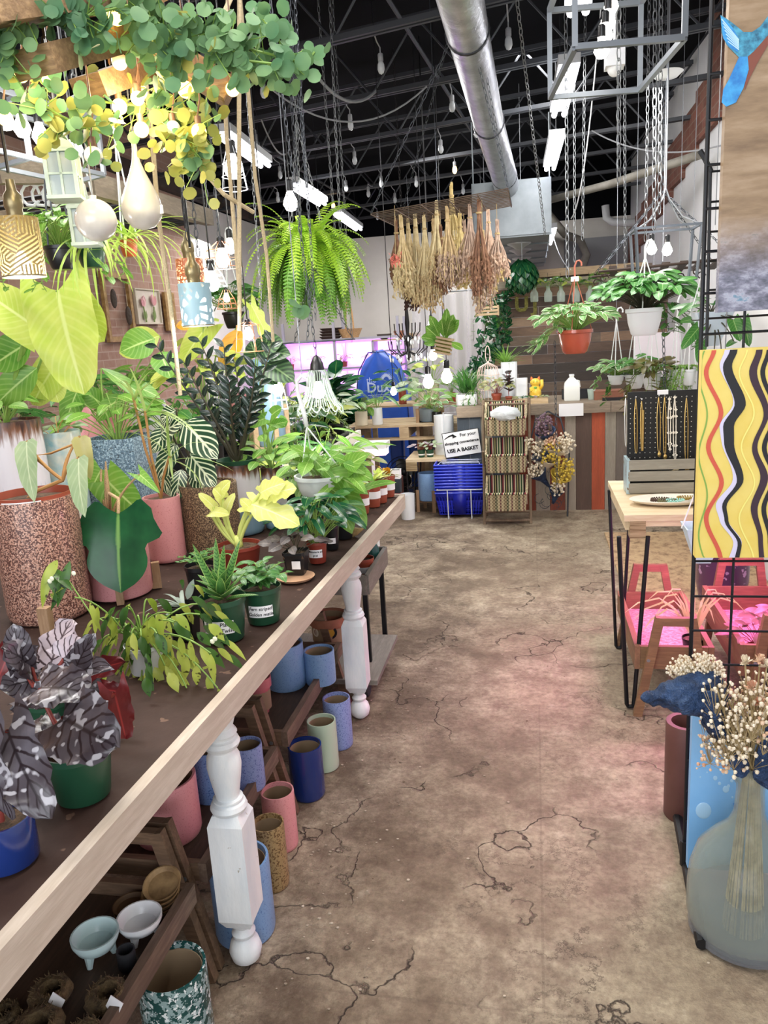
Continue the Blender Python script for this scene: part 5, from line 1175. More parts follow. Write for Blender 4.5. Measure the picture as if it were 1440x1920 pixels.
MB().box((-.655,CY+.35,.43),(.02,.68,.86)).build('end_panel',wood('counter_end_dark','#3a4450','#55606a','z'),t,True)
solo(MB().box((.30,CY-.05,CZ-.055),(.2,.004,.105)),'paper_sheet',LABELW,'blank white paper taped to the counter edge','paper')
# plank wall behind the counter
pw=thing('plank_wall',(.35,8.5,0),'wall of horizontal reclaimed planks behind the counter','partition'); g=rnd(80)
base=['#6b5646','#7d6552','#57463b','#8a735e','#4a3c34','#947c66','#66574a','#3f3732']; z=.0; row=0; Wp=[]
while z<1.98:
    h_=.098; x=-.42-(.35 if row%2 else .12)
    x=-.42
    cuts=sorted([-.42]+[(-.42+g.uniform(.25,1.3)) for _ in range(1 if row%3 else 2)]+[1.34])
    for a_,b_ in zip(cuts,cuts[1:]):
        k=g.randrange(8) if z>1.0 else g.choice((2,4,6,7,0)); col=base[k]; m_=wood('reclaimed_plank_%d'%k,col,'#%02x%02x%02x'%tuple(min(255,int(int(col[q:q+2],16)*1.35)) for q in (1,3,5)),'x',2.5)
        if b_-a_>.05: MB().box(((a_+b_)/2,8.5+g.uniform(-.004,.004),z+h_/2),(b_-a_-.004,.022,h_-.004)).build('plank',m_,pw,True)
    z+=h_; row+=1
MB().box((.36,8.47,2.0),(1.56,.06,.07)).build('top_rail',wood('pale_rail','#8d8473','#aca28f','x'),pw,True); MB().box((.42,8.46,2.09),(1.4,.1,.075)).build('top_rail',wood('tan_rail','#9c8263','#bfa682','x'),pw,True)
MOSS=M('dry_moss','#6e6a34',.95,var='#98934e',vs=40,bump=1,bs=80)
for ch,px in (('U',978),('J',1003)):
    q=A(px,572,8.4); t=thing('moss_letter',q,'moss-covered letter %s on the plank wall'%ch,'letter'); o=text(ch,'letter_body',MOSS,t,q,.2,axes((1,0,0),(0,0,1)),ext=.02,bold=.008)
# hanging propagation bottles
BGL=glassm('bottle_glass','#dfeee4',.08,.7)
for k,px in enumerate((1002,1028,1052,1080,1106,1128,1148)):
    q=A(px,566-(px>1110)*14,8.2); t=thing('propagation_bottle',q,['first','second','third','fourth','fifth','sixth','seventh'][k]+' from the left of the cutting-filled glass bottles on the plank wall','bottle','glass bottles on the plank wall')
    MB().lathe([(.035,0),(.04,.01),(.04,.085),(.02,.115),(.018,.15),(.021,.155)],(0,0,0),16).build('bottle_body',BGL,t); f,st=MB(),MB(); bush(f,st,V((0,0,.12)),14,.11,.12,.07,.04,'heart',rnd(90+k),rs=.0015); f.build('cuttings',[L_LIME,L_GRN,L_BRT][k%3],t,smooth=True); st.build('stems',ST_G,t)
    MB().tube([(0,.02,.14),(0,.12,.2),(0,.22,.3)],.002,4).build('wire',CHRD,t)
# ---- goods on the counter
def cnt(px,pyb,Y=6.9): q=A(px,pyb,Y); q.z=CZ; return q
def cy_px(px,Y,zb,label,mat,wpx,ytop,kind='cyl',**k):
    q=A(px,800,Y); q.z=zb; r=S(wpx/2,q); h=A(px,ytop,Y).z-zb; return plant(None,0,label,mat,kind,fullc=(q,r,h),**k)
RIBW=M('ribbed_white','#e9ecef',.4,bump=.1)
t,c,r,h=cy_px(878,6.95,CZ,'trailing plant in a white rectangular planter at the counter end',G_WHITE,44,738,sq=SQ); f,st=MB(),MB(); top=c+V((0,0,h)); trails(f,st,top+V((r*.6,-r*.5,0)),9,.03,.16,9,.05,.012,'lance',rnd(101),out=.07); g=rnd(102)
for k in range(60): leaf(f,top+V((g.uniform(-.06,.06),g.uniform(-.05,.05),0)),sphdir(g.uniform(0,6.28),g.uniform(.6,1.5)),UP,g.uniform(.16,.32),.02,'lance',g.uniform(.3,1),.2,0,2,5,g)
fin(t,f,st,L_GRN,ST_G)
q=cnt(938,750,6.85); t=thing('shallow_bowl',q,'shallow brown bowl holding two small clay pots on the counter','bowl'); MB().lathe([(.06,0),(.13,.02),(.16,.045),(.155,.048),(.12,.022),(0,.012)],(0,0,0),28).build('bowl_body',M('brown_stoneware','#7d6f55',.5),t)
for dx,m_,lab,sd,R_ in ((-.03,P_TER,'pink-green leafy plant in a clay pot in the shallow bowl',5,L_PINKV),(.075,P_TER,'dark upright plant in a clay pot in the shallow bowl',6,L_PUR)):
    t,c,r,h=plant(None,0,lab,m_,'terra',fullc=(q+V((dx,-.02,.022)),.045 if dx<0 else .032,.075 if dx<0 else .045)); f,st=MB(),MB()
    (bush(f,st,c+V((0,0,h)),34,.13,.12,.06,.04,'oval',rnd(sd),rs=.001) if dx<0 else shoots(f,st,c+V((0,0,h)),3,.03,.22,10,.06,.04,'oval',rnd(sd),rs=.002)); fin(t,f,st,R_,ST_R)
q=cnt(993,748,6.82); t=thing('wooden_tray_box',q,'low pale wooden box of small succulents on the counter','tray'); 
MB().box((0,0,.02),(.31,.12,.04)).build('box_body',WNAT,t)
for k in range(7):
    mb=MB(); bush(mb,None,V((-.13+.043*k,0,.045)),16,.02,.02,.025,.012,'oval',rnd(110+k),hmin=.3); tt=thing('succulent',q+V((-.13+.043*k,0,.04)),['dusty pink succulent at the left end','small round grey succulent','dark green flat succulent','green succulent in the middle','pale succulent right of the middle','pinkish succulent near the cat','tiny succulent at the right end'][k]+' of the wooden box','succulent','succulents in the wooden box')
    for v_ in mb.v: v_-=V((-.13+.043*k,0,.04))
    mb.build('rosette',[L_PINKV,L_GREY,L_DEEP,L_GRN,L_BEGP,L_PINKV,L_GREY][k],tt,smooth=True)
t,c,r,h=cy_px(928,7.05,CZ,'white ribbed cylinder pot on the counter beside the birdcage',RIBW,34,692,sq=None); f=MB(); g=rnd(103)
t,c,r,h=cy_px(957,7.15,CZ,'tall square white planter with grassy plant on the counter',G_WHITE,34,678,sq=SQ); f=MB()
for k in range(50): leaf(f,c+V((-.03,0,h*.9)),sphdir(g.uniform(0,6.28),g.uniform(.5,1.4)),UP,g.uniform(.12,.26),.016,'lance',.7,.2,0,2,4,g)
fin(t,f,None,L_BRT,None)
t,c,r,h=cy_px(979,6.98,CZ,'square ribbed white pot left of the lucky cat',RIBW,26,709,sq=SQ,soil=False)
# beckoning cat
q=cnt(1004,742,6.95); bl=solo(MB().box(q+V((0,0,.02)),(.12,.09,.04)),'wooden_block',WNAT,'pale wooden block under the yellow cat figurine','block')
t=thing('beckoning_cat',q+V((0,0,.04)),'golden beckoning cat figurine with one raised paw','figurine'); YEL=M('golden_yellow_glaze','#eebf2c',.3,var='#f6d55e',vs=20,coat=.4); RED_=M('orange_ear','#d7763a',.5)
MB().lathe([(.035,0),(.052,.02),(.05,.06),(.036,.095),(.03,.1)],(0,0,0),20).build('body',YEL,t,smooth=True); MB().ball((0,-.004,.128),.041,16,10,(1.12,.9,.85)).build('head',YEL,t,smooth=True)
for s in (-1,1):
    MB().lathe([(.015,0),(.009,.018),(0,.03)],(s*.028,-.002,.152),8,Matrix.Rotation(s*.25,3,'Y')).build('ear',RED_,t)
    MB().ball((s*.014,-.038,.134),.0042,8,6).build('eye',M('green_dot','#4b8a3f',.4),t)
    MB().ball((s*.022,-.042,.012),.016,10,6,(1,1,.7)).build('foot',YEL,t)
MB().tube([(.045,-.01,.07),(.058,-.016,.1),(.056,-.018,.15)],[.014,.015,.014],10).build('raised_paw',YEL,t,smooth=True); MB().tube([(-.04,-.02,.08),(-.03,-.045,.055)],[.013,.011],8).build('paw',YEL,t); MB().ball((0,-.045,.085),.012,10,6,(1.2,.6,1)).build('bib',M('cat_green_bib','#6fae4c',.4),t)
q=cnt(1072,745,6.95); t=thing('plastic_jug',q,'white translucent gallon jug on the counter','jug'); JG=M('milky_plastic','#eceee8',.4); r=.072
MB().lathe([(r*.96,0),(r,.01),(r,.12),(r*.9,.15),(r*.45,.185),(.02,.195),(.02,.215),(0,.215)],(0,0,0),24,sq=lambda a:1/max(abs(math.cos(a)),abs(math.sin(a)))*.9).build('jug_body',JG,t); MB().lathe([(.022,0),(.022,.015),(0,.015)],(0,0,.207),14).build('cap',WHT,t); MB().tube([(.02,0,.17),(.06,0,.16),(.066,0,.11)],.01,8).build('handle',JG,t)
solo(MB().box(V((.36,7.1,CZ+.04)),(.24,.12,.08)),'dark_box',BLKP,'low black box behind the jug on the counter','box')
t=thing('cardboard_box',(.62,6.95,CZ),'flat brown cardboard box beside black pens on the counter','box'); MB().box((0,0,.035),(.24,.2,.07)).build('box_body',M('brown_cardboard','#8c5a45',.8),t); MB().box((0,0,.072),(.245,.205,.004)).build('box_lid',M('brown_cardboard','#8c5a45',.8),t)
solo(MB().box((.66,6.78,CZ+.012),(.2,.05,.024)),'pen_tray',BLKP,'long black pen tray at the front of the counter','tray')
t=thing('clear_cup',(.48,6.92,CZ),'clear plastic cup of seeds left of the cardboard box','cup'); MB().lathe([(.025,0),(.035,.09),(.033,.09),(.023,.003),(0,.003)],(0,0,0),18).build('cup_body',BGL,t)
# pink wire birdcage
t=thing('wire_birdcage',A(916,725,7.0)*1,'pale pink wire birdcage on the counter','birdcage'); t.location.z=CZ; CG=M('pale_pink_wire','#e6cfc4',.5); mb=MB(); R=.1; H_=.36
for k in range(20): a=k*PI/10; mb.tube([(R*math.cos(a),R*math.sin(a),0),(R*math.cos(a),R*math.sin(a),H_*.7),(R*.8*math.cos(a),R*.8*math.sin(a),H_*.88),(0,0,H_)],.0025,5,cap=False)
mb.build('bars',CG,t)
for z in (0,.12,.25): MB().tube([(R*math.cos(a_*PI/12),R*math.sin(a_*PI/12),z) for a_ in range(24)],.003,5,closed=True).build('ring',CG,t)
MB().tube([(.02*math.cos(a_*PI/8),0,H_+.07+.07*math.sin(a_*PI/8)) for a_ in range(16)],.004,6,closed=True).build('loop_handle',CG,t)
# ---- shopping baskets
BB=M('royal_blue_plastic','#1426c8',.3,coat=.2); BBD=M('basket_blue_side','#0c1a96',.4)
bx0,bx1=A(817,880,6.5),A(906,880,6.5); cx=(A(826,975,6.45).x+A(900,975,6.45).x)/2; cy=6.62
W=.42; D=.30; bh=.19
def basket_meshes():
    a,b,c=MB(),MB(),MB(); k=.84
    # lattice sides: thin slats with gaps
    def P(u,v,s):   # s side index, u along, v height
        kk=k+(1-k)*v; hx,hy=W/2*kk,D/2*kk
        return V({0:(-hx+2*hx*u,-hy,bh*v),1:(hx,-hy+2*hy*u,bh*v),2:(hx-2*hx*u,hy,bh*v),3:(-hx,hy-2*hy*u,bh*v)}[s])
    for s in range(4):
        n=16 if s%2==0 else 11
        for i in range(n+1): a.tube([P(i/n,0,s),P(i/n,.82,s)],.0028,4)
        for v_ in (.0,.22,.42,.62): a.tube([P(0,v_,s),P(1,v_,s)],.003,4)
        # upper solid band
        q=[P(0,.66,s),P(1,.66,s),P(1,.97,s),P(0,.97,s)]; b.quad(*q)
        if s in (0,2): q=[P(.36,.0,s),P(.64,.0,s),P(.64,.97,s),P(.36,.97,s)]; o=V((0,-.003 if s==0 else .003,0)); b.quad(*[p+o for p in q])
        c.tube([P(0,1,s)+(P(0,1,s)-P(.5,1,s))*.0,P(1,1,s)],.0065,6)
    a.quad(P(0,0,0),P(1,0,0),P(1,0,1),P(0,0,3))
    return a,b,c
ma,mb_,mc=basket_meshes(); first=None; zb=.035
for k in range(10):
    lab=['bottom blue shopping basket, the only one showing its full lattice side']+['blue shopping basket %s from the bottom of the stack'%w for w in ('second','third','fourth','fifth','sixth','seventh','eighth','ninth')]+['topmost blue shopping basket of the stack, its inside visible']
    loc=V((cx,cy,zb+.027*k))
    if first is None:
        first=thing('shopping_basket',loc,lab[0],'basket','stacked blue shopping baskets'); ma.build('lattice',BB,first); o=mb_.build('side_band',BBD,first); md=o.modifiers.new('thick','SOLIDIFY'); md.thickness=.003; mc.build('rim',M('blue_rim_highlight','#3a50e0',.25,coat=.4),first)  # rim highlight is painted in: a lighter blue rim over a darkened band
        for s in(-1,1): MB().tube([(-W/2+.03,s*.13,bh),(-W/2+.05,s*.05,bh+.012),(W/2-.05,s*.05,bh+.012),(W/2-.03,s*.13,bh)],.004,6).build('handle',M('white_handle_wire','#cfd6ea',.4),first)
    else: dup(first,loc,lab[k])
t=thing('basket_stand',(cx,cy,0),'white wire stand holding the blue shopping baskets and a sign','stand'); WR=M('white_wire','#d3d8de',.4)
mb=MB()
zf=.26
for x in (-.1,.1): mb.tube([(x,-.165,.0),(x,-.178,zf)],.005,6); mb.tube([(x,.15,0),(x,-.165,.004)],.005,6)
mb.build('front_wire',WR,t); MB().tube([(-.19,-.18,zf),(.19,-.18,zf),(.19,.17,zf),(-.19,.17,zf)],.005,6,closed=True).build('hoop_wire',WR,t)
MB().tube([(-.15,.19,0),(-.15,.19,.88),(.15,.19,.88),(.15,.19,0)],.006,6).build('back_frame',WR,t)
sg=thing('use_a_basket_sign',(cx,cy+.1,.56),'white sign asking shoppers to use a basket, tilted above the stack','sign'); ctr=A(866,831,6.68); hw,hh=.155,.105; rt_=.13
R_=axes((math.cos(rt_),0,math.sin(rt_)),(-math.sin(rt_),0,math.cos(rt_)))
MB().box(ctr,(2*hw,2*hh,.006),R_).build('sign_board',M('white_sign_board','#eef0f1',.5),sg,True)
MB().box(ctr-V((0,-.001,0)),(2*hw+.012,2*hh+.012,.004),R_).build('sign_border',BLKP,sg,True)
def onsign(s_,x,y,size,al='CENTER',bold=.002): 
    return text(s_,'lettering',INK,sg,ctr+R_.col[0]*x+R_.col[1]*y+V((0,-.0045,0)),size,R_,ext=.0008,align=al,bold=bold)
onsign('For your',.135,.072,.040,'RIGHT',.0008); onsign('shopping convenience',0,.012,.0335,bold=.0011); onsign('USE A BASKET',.0,-.055,.043,bold=.0018)
mb=MB(); pts=[]
for i in range(11): a=i/10; pts.append((-.145+.085*a,.055+.025*math.sin(a*PI*.6),.003+.006*a))
i0=len(mb.v)
for x,y,w_ in pts: mb.v+=[ctr+R_.col[0]*x+R_.col[1]*(y-w_)+V((0,-.0052,0)),ctr+R_.col[0]*x+R_.col[1]*(y+w_)+V((0,-.0052,0))]
for i in range(10): mb.face((2*i,2*i+2,2*i+3,2*i+1))
x,y=-.06,.08
mb.v+=[ctr+R_.col[0]*(x-.008)+R_.col[1]*(y+.014)+V((0,-.0052,0)),ctr+R_.col[0]*(x+.026)+R_.col[1]*(y-.016)+V((0,-.0052,0)),ctr+R_.col[0]*(x-.012)+R_.col[1]*(y-.026)+V((0,-.0052,0))]; n=len(mb.v); mb.face((n-3,n-1,n-2)); mb.build('arrow_mark',INK,sg,True)
# ---- folding hamper rack
a,b=A(916,972,6.25),A(990,970,6.25); x0,x1=-.42,-.045; yf=6.36
t=thing('tiered_basket_rack',(x0*.5+x1*.5,yf,0),'folding wooden rack with three striped woven baskets in front of the counter','rack'); RW=wood('grey_brown_pole','#6b5947','#8d7a64','z')
for x in (x0,x1): MB().tube([(x,yf-.1,.0),(x,yf+.18,1.0)],.013,8).build('pole',RW,t,True); MB().tube([(x,yf+.2,.0),(x,yf-.02,.6)],.012,8).build('pole',RW,t,True)
for z,yy in ((.96,.16),(.1,-.07),(.03,-.09)): MB().tube([(x0,yf+yy,z),(x1,yf+yy,z)],.011,8).build('rail',RW,t,True)
N=NT('striped_woven_fabric'); s=N.n('ShaderNodeSeparateXYZ'); N.l(N.coord(),s.inputs[0]); mu=N.n('ShaderNodeMath',operation='MULTIPLY'); N.l(s.outputs[0],mu.inputs[0]); mu.inputs[1].default_value=11; fr=N.n('ShaderNodeMath',operation='FRACT'); N.l(mu.outputs[0],fr.inputs[0])
c=N.ramp(fr.outputs[0],[(0,'#2a2420'),(.12,'#d8cfae'),(.22,'#3a5a34'),(.34,'#d8cfae'),(.45,'#2a2420'),(.58,'#8a3540'),(.7,'#d8cfae'),(.8,'#2a2420'),(.9,'#a7a26a')],'CONSTANT'); N.l(c,N.b.inputs['Base Color']); N.b.inputs['Roughness'].default_value=.9; STRP=N.m
N=NT('striped_wicker'); s=N.n('ShaderNodeSeparateXYZ'); N.l(N.coord(),s.inputs[0]); ck=N.n('ShaderNodeTexChecker'); ck.inputs['Scale'].default_value=75; ck.inputs[1].default_value=lin('#a99b7c'); ck.inputs[2].default_value=lin('#4a3a2e'); N.l(N.coord(),ck.inputs[0])
mu=N.n('ShaderNodeMath',operation='MULTIPLY'); N.l(s.outputs[0],mu.inputs[0]); mu.inputs[1].default_value=11; fr=N.n('ShaderNodeMath',operation='FRACT'); N.l(mu.outputs[0],fr.inputs[0]); c2=N.ramp(fr.outputs[0],[(0,'#2f4a2c'),(.2,'#cdbf96'),(.4,'#6b3038'),(.55,'#cdbf96'),(.75,'#8a7a58')],'CONSTANT'); N.l(N.mix(.45,ck.outputs[0],c2),N.b.inputs['Base Color']); N.b.inputs['Roughness'].default_value=.85; N.bump(ck.outputs[1],.5,.004); WICK=N.m
for k,zt in enumerate((.99,.70,.40)):
    bw=(x1-x0)-.05; cx_=(x0+x1)/2; fy=yf-.13+.02*0; hb=.14; zb_=zt-.26
    yb=yf-.1+.28*zt
    o=thing('woven_tier_basket',(cx_,yb-.1,zb_),['topmost striped basket of the rack with a plastic bag in it','middle striped woven basket of the rack','lowest striped woven basket of the rack'][k],'basket','striped baskets in the folding rack')
    mb=MB(); w2=bw/2
    mb.box((0,.085,.13),(bw,.008,.25)); mb.build('back_panel',STRP,o)
    mb=MB(); mb.box((0,-.12,hb/2),(bw*.92,.012,hb)); mb.box((0,-.02,.0),(bw*.9,.2,.012)); mb.build('front_panel',WICK,o)
    for s_ in (-1,1):
        mb=MB(); i=len(mb.v); mb.v+=[V((s_*w2*.94,-.12,0)),V((s_*w2*.94,.08,0)),V((s_*w2,.08,.25)),V((s_*w2*.98,-.12,hb))]; mb.face((i,i+1,i+2,i+3)); q=mb.build('side_panel',WICK,o); md=q.modifiers.new('thick','SOLIDIFY'); md.thickness=.01
        MB().tube([(s_*w2*.98,-.125,hb),(s_*w2*1.0,-.02,hb+.04),(s_*w2,.08,.25)],.011,7).build('side_rim',M('twisted_rim','#cdbf9a',.9,var='#6a5a44',vs=60),o)
    MB().tube([(-w2,-.125,hb),(w2,-.125,hb)],.009,7).build('front_rim',STRP,o)
q=V(((x0+x1)/2,yf+.02,.93)); mb=MB(); mb.ball(q+V((0,-.05,-.03)),.1,16,10,(1.25,.5,.62)); gg=rnd(4)
for v_ in mb.v: v_+=V((gg.uniform(-1,1),gg.uniform(-1,1),gg.uniform(-1,1)))*.007
solo(mb,'plastic_bag',M('silvery_plastic_bag','#cfd6d8',.2,bump=1,bs=25),'crinkled clear plastic bag in the top woven basket','bag')
# ---- wire bouquet rack
bx=A(1030,962,6.45).x
t=thing('wire_flower_rack',(bx,6.55,0),'dark wire cone rack of dried bouquets leaning on the counter','rack')
mb=MB()
for s in (-1,1): mb.tube([(bx+s*.15,6.5,0),(bx+s*.17,6.55,.55),(bx+s*.1,6.6,.82),(bx,6.6,.88)],.007,6)
mb.build('frame_wire',CHRD,t,True)
mb=MB(); gg=rnd(6)
for k in range(34):
    z=.08+.72*gg.random(); x=bx+gg.uniform(-.13,.13); R=gg.uniform(.03,.05); a0=gg.uniform(0,6); mb.tube([(x+R*math.cos(a0+a_*.5),6.55,z+R*math.sin(a0+a_*.5)) for a_ in range(9)],.0025,4)
mb.build('scroll_wire',CHRD,t,True)
cone=M('cream_paper_cone','#d9cdb8',.8); YLF=M('yellow_dry_flower','#c9ac3c',.9,var='#e0c85c',vs=50); PUF=M('mauve_dry_flower','#6b5560',.9,var='#8d7380',vs=50)
def bouquet(px,py,lab,wm,fm,sz=.11,tilt=-.5,n=60,Y=6.42):
    sz*=1.3; n=int(n*1.6)
    q=A(px,py,Y); t=thing('small_bouquet',q,lab,'bouquet','bouquets in the wire rack'); d=V((tilt,-.45,.9)).normalized(); R_=Matrix((d.orthogonal().normalized(),d.cross(d.orthogonal().normalized()),d)).transposed()
    mb=MB(); mb.lathe([(.008,-sz*1.3),(.03,-sz*.6),(sz*.55,0),(sz*.5,0),(.02,-sz*.7)],(0,0,0),14,R_); mb.build('paper_wrap',wm,t)
    fl=MB(); st=MB(); g=rnd(px)
    for k in range(n):
        e=d*g.uniform(0,sz*.6)+V((g.uniform(-1,1),g.uniform(-1,1),g.uniform(-1,1)))*sz*.42; fl.ball(e,g.uniform(.006,.013),6,4)
        if k%4==0: st.tube([(-d*sz),e],.0015,4,cap=False)
    fl.build('blossoms',fm,t); st.build('dry_stems',STRAW,t)
bouquet(1022,808,'mauve dried bouquet at the top of the wire rack',NAVYP,PUF,.12,-.2,90)
bouquet(1012,848,'cream bouquet in navy paper at the left of the wire rack',NAVYP,DRYW,.12,-.8)
bouquet(1032,835,'bouquet with a pink bloom in the middle of the wire rack',cone,DRYP,.10,.1)
bouquet(1030,858,'yellow bouquet in the middle of the wire rack',cone,YLF,.12,.3,80)
bouquet(1053,838,'bouquet wrapped in cream paper at the right of the rack',cone,DRYW,.11,.7)
bouquet(1008,885,'cream-flowered bouquet in navy paper low on the left',NAVYP,DRYW,.11,-.6)
bouquet(1052,890,'large yellow bouquet hanging low on the right',YLF,YLF,.13,.4,80)
bouquet(1044,918,'lowest bouquet, wrapped in slate blue paper',NAVYP,DRYW,.09,.2,40)
# dark chain hanging in front of the counter
# ================================================================== MIDDLE AND REAR LEFT
BLD=M('rear_table_white_edge','#e3ded2',.6)
# rolling cart beyond the second turned leg
t=thing('rolling_cart',(-.9,3.45,0),'weathered grey wooden cart on small wheels beyond the plant table legs','cart'); GW=wood('grey_weathered_cart','#6f6a62','#938d83','y',4)
x1=-.745; x0=-1.25; y0,y1=3.2,3.66
for x in (x0,x1): MB().box((x,(y0+y1)/2,.51),(.02,y1-y0,.09)).build('tray_side',GW,t,True)
for y in (y0,y1): MB().box(((x0+x1)/2,y,.51),(x1-x0,.02,.09)).build('tray_side',GW,t,True)
MB().box(((x0+x1)/2,(y0+y1)/2,.47),(x1-x0,y1-y0,.015)).build('tray_base',GW,t,True)
for x in (x0+.02,x1-.02):
    for y in (y0+.04,y1-.04): MB().box((x,y,.28),(.022,.022,.4)).build('leg',BLK,t,True)
MB().box((-.98,3.3,.115),(.58,.52,.022)).build('lower_board',GW,t,True)
for x in (x0+.05,x1-.02):
    for y in (y0-.06,y1-.08):
        MB().lathe([(0,-.014),(.046,-.014),(.05,-.008),(.05,.008),(.046,.014),(0,.014)],(x,y,.052),20,Matrix.Rotation(PI/2,3,'Y')).build('wheel',M('grey_rubber_wheel','#2d3138',.6),t,True)
t,c,r,h=plant(None,0,'small terracotta pot with a white band riding in the cart tray',P_TER,fullc=((-.80,3.4,.478),.05,.1),soil=True); MB().lathe([(r*.905,h*.34),(r*.925,h*.62)],(0,0,0),24).build('white_band',LABELW,t)
t=thing('teal_bottle',(-.79,3.58,.478),'small teal bottle standing in the cart tray','bottle'); MB().lathe([(.025,0),(.03,.01),(.03,.09),(.015,.12),(.015,.14),(0,.14)],(0,0,0),16).build('bottle_body',M('teal_plastic','#2f6f68',.4),t)
# rear plant table
t=thing('rear_plant_table',(-1.95,5.6,0),'second plant table with a pale rail, covered in nursery trays','table')
MB().box((-1.95,5.6,.76),(.95,1.5,.03)).build('tabletop',TTOP,t,True); MB().box((-1.46,5.6,.775),(.03,1.54,.07)).build('edge_board',BLD,t,True); MB().box((-1.95,4.84,.775),(.98,.03,.07)).build('edge_board',BLD,t,True)
for x in(-2.38,-1.5):
    for y in(4.95,6.25): MB().box((x,y,.375),(.07,.07,.75)).build('leg',BLD,t,True)
kinds=[(L_GRN,'oval'),(L_VAR,'oval'),(L_BRT,'heart'),(L_LIME,'oval'),(L_DEEP,'heart'),(L_PINKV,'oval'),(L_GREY,'lance')]
desc=['bushy green','cream-edged','bright heart-leafed','lime coloured','deep green','pink-veined','grey-green']
row=['left edge','middle','aisle side']; n=0
for j,y in enumerate((5.0,5.42,5.84,6.22)):
    for i,x in enumerate((-2.25,-1.93,-1.62)):
        lm,sh=kinds[(i*2+j*3)%7]; g=rnd(200+n); n+=1
        t,c,r,h=plant(None,0,'%s plant, row %s from the front, %s of the rear table'%(desc[(i*2+j*3)%7],['one','two','three','four','five'][j],row[i]),BLKP,fullc=((x+g.uniform(-.03,.03),y,.776),.062,.11),group='nursery pots on the rear table')
        f,st=MB(),MB(); bush(f,st,c+V((0,0,h)),20,.17,g.uniform(.12,.26),.12,.055,sh,g,rs=.002,nv=5); 
        if i==2: trails(f,st,c+V((0,0,h)),5,.06,.2,7,.05,.03,'heart',g,azr=(-1.2,1.2))
        fin(t,f,st,lm,ST_G)
for j,y in enumerate((5.2,6.0)):
    t=thing('nursery_tray',(-1.9,y,.776),'shallow black nursery tray %s on the rear table'%['at the front','in the middle','at the back'][j],'tray'); MB().box((0,0,.006),(.8,.75 if j<2 else .5,.012)).build('tray_base',BLKP,t)
    for s_ in(-1,1): MB().box((s_*.4,0,.03),(.008,.75 if j<2 else .5,.06)).build('tray_wall',BLKP,t)
# pallet display
PAL=wood('pallet_wood','#a48c6e','#d0b996','x',3)
t=thing('pallet_table',(-1.2,7.45,0),'pale pallet-wood display table behind the aisle end','table')
for z in (.74,): 
    for k in range(5): MB().box((-1.2,7.15+k*.13,z),(1.1,.11,.02)).build('deck_board',PAL,t,True)
    for x in(-1.7,-1.2,-.7): MB().box((x,7.4,z-.06),(.09,.6,.1)).build('block',PAL,t,True)
    MB().box((-1.2,7.12,z-.12),(1.1,.09,.02)).build('lower_board',PAL,t,True)
for x in(-1.68,-.72):
    for y in(7.15,7.7): MB().box((x,y,.31),(.06,.06,.62)).build('leg',PAL,t,True)
t=thing('pallet_shelf',(-1.1,8.0,0),'upper pale pallet shelf loaded with plants behind the pallet table','shelf')
for k in range(4): MB().box((-1.15,7.85+k*.12,.86),(1.2,.1,.02)).build('deck_board',PAL,t,True)
for x in(-1.7,-1.1,-.58):
    for y in(7.85,8.2): MB().box((x,y,.425),(.05,.05,.85)).build('leg',PAL,t,True)
for k,(x,m_,lab) in enumerate(((-1.42,G_NAVY,'left blue storage bin under the pallet shelf'),(-1.22,G_NAVY,'right blue storage bin under the pallet shelf'),(-.98,M('grey_violet_bin','#77738c',.5),'grey-violet storage bin under the pallet shelf'))):
    q=thing('storage_bin',(x,7.95,.0),lab,'bin'); MB().lathe([(.07,0),(.085,.5),(.09,.5),(.09,.52),(.08,.52),(.066,.01),(0,.01)],(0,0,0),20,sq=SQ).build('bin_body',M('royal_blue_bin','#1f4aa8',.4) if k<2 else m_,q)
def simple(x,y,z,r,h,label,pm,lm,sh,n,R,H,L,W_,sd,kind='cyl',**k):
    t,c,r,h=plant(None,0,label,pm,kind,fullc=((x,y,z),r,h)); f,st=MB(),MB(); bush(f,st,c+V((0,0,h)),n,R,H,L,W_,sh,rnd(sd),rs=.002,**k); fin(t,f,st,lm,ST_G); return t
q=A(708,790,7.2)
simple(q.x,7.2,.75,.05,.16,'white pot on a tiny stand with long two-tone leaves, front of the pallet table',G_WHITE,L_GRN,'lance',12,.2,.2,.24,.06,301)
simple(-1.62,7.2,.75,.06,.13,'cream pot with drooping leaves at the left of the pallet table',G_CREAM,L_BRT,'oval',12,.18,.1,.16,.06,302)
simple(-1.33,7.9,.87,.04,.14,'dark-leafed plant left of the tall cream pot on the pallet shelf',P_TER,L_DEEP,'oval',12,.22,.22,.24,.07,303)
simple(-1.02,7.95,.87,.065,.2,'tall cream pot with yellow-green leaves on the pallet shelf',G_CREAM,L_LIME,'oval',14,.14,.28,.13,.06,304)
simple(-1.12,7.85,.87,.04,.12,'pale striped leafy plant in the middle of the pallet shelf',G_CREAM,L_GREY,'oval',12,.2,.12,.16,.08,305)
simple(-.82,7.85,.87,.04,.1,'small green plant on a wooden stand on the pallet shelf',P_TER,L_BRT,'heart',12,.1,.16,.08,.05,306)
simple(-.62,7.9,.87,.06,.1,'feathery green plant near the right end of the pallet shelf',P_WHT,L_GRN,'lance',50,.15,.2,.12,.02,307)
simple(-.9,7.2,.75,.045,.1,'small variegated plant at the right of the pallet table',BLKP,L_VAR,'oval',14,.14,.12,.12,.05,308)
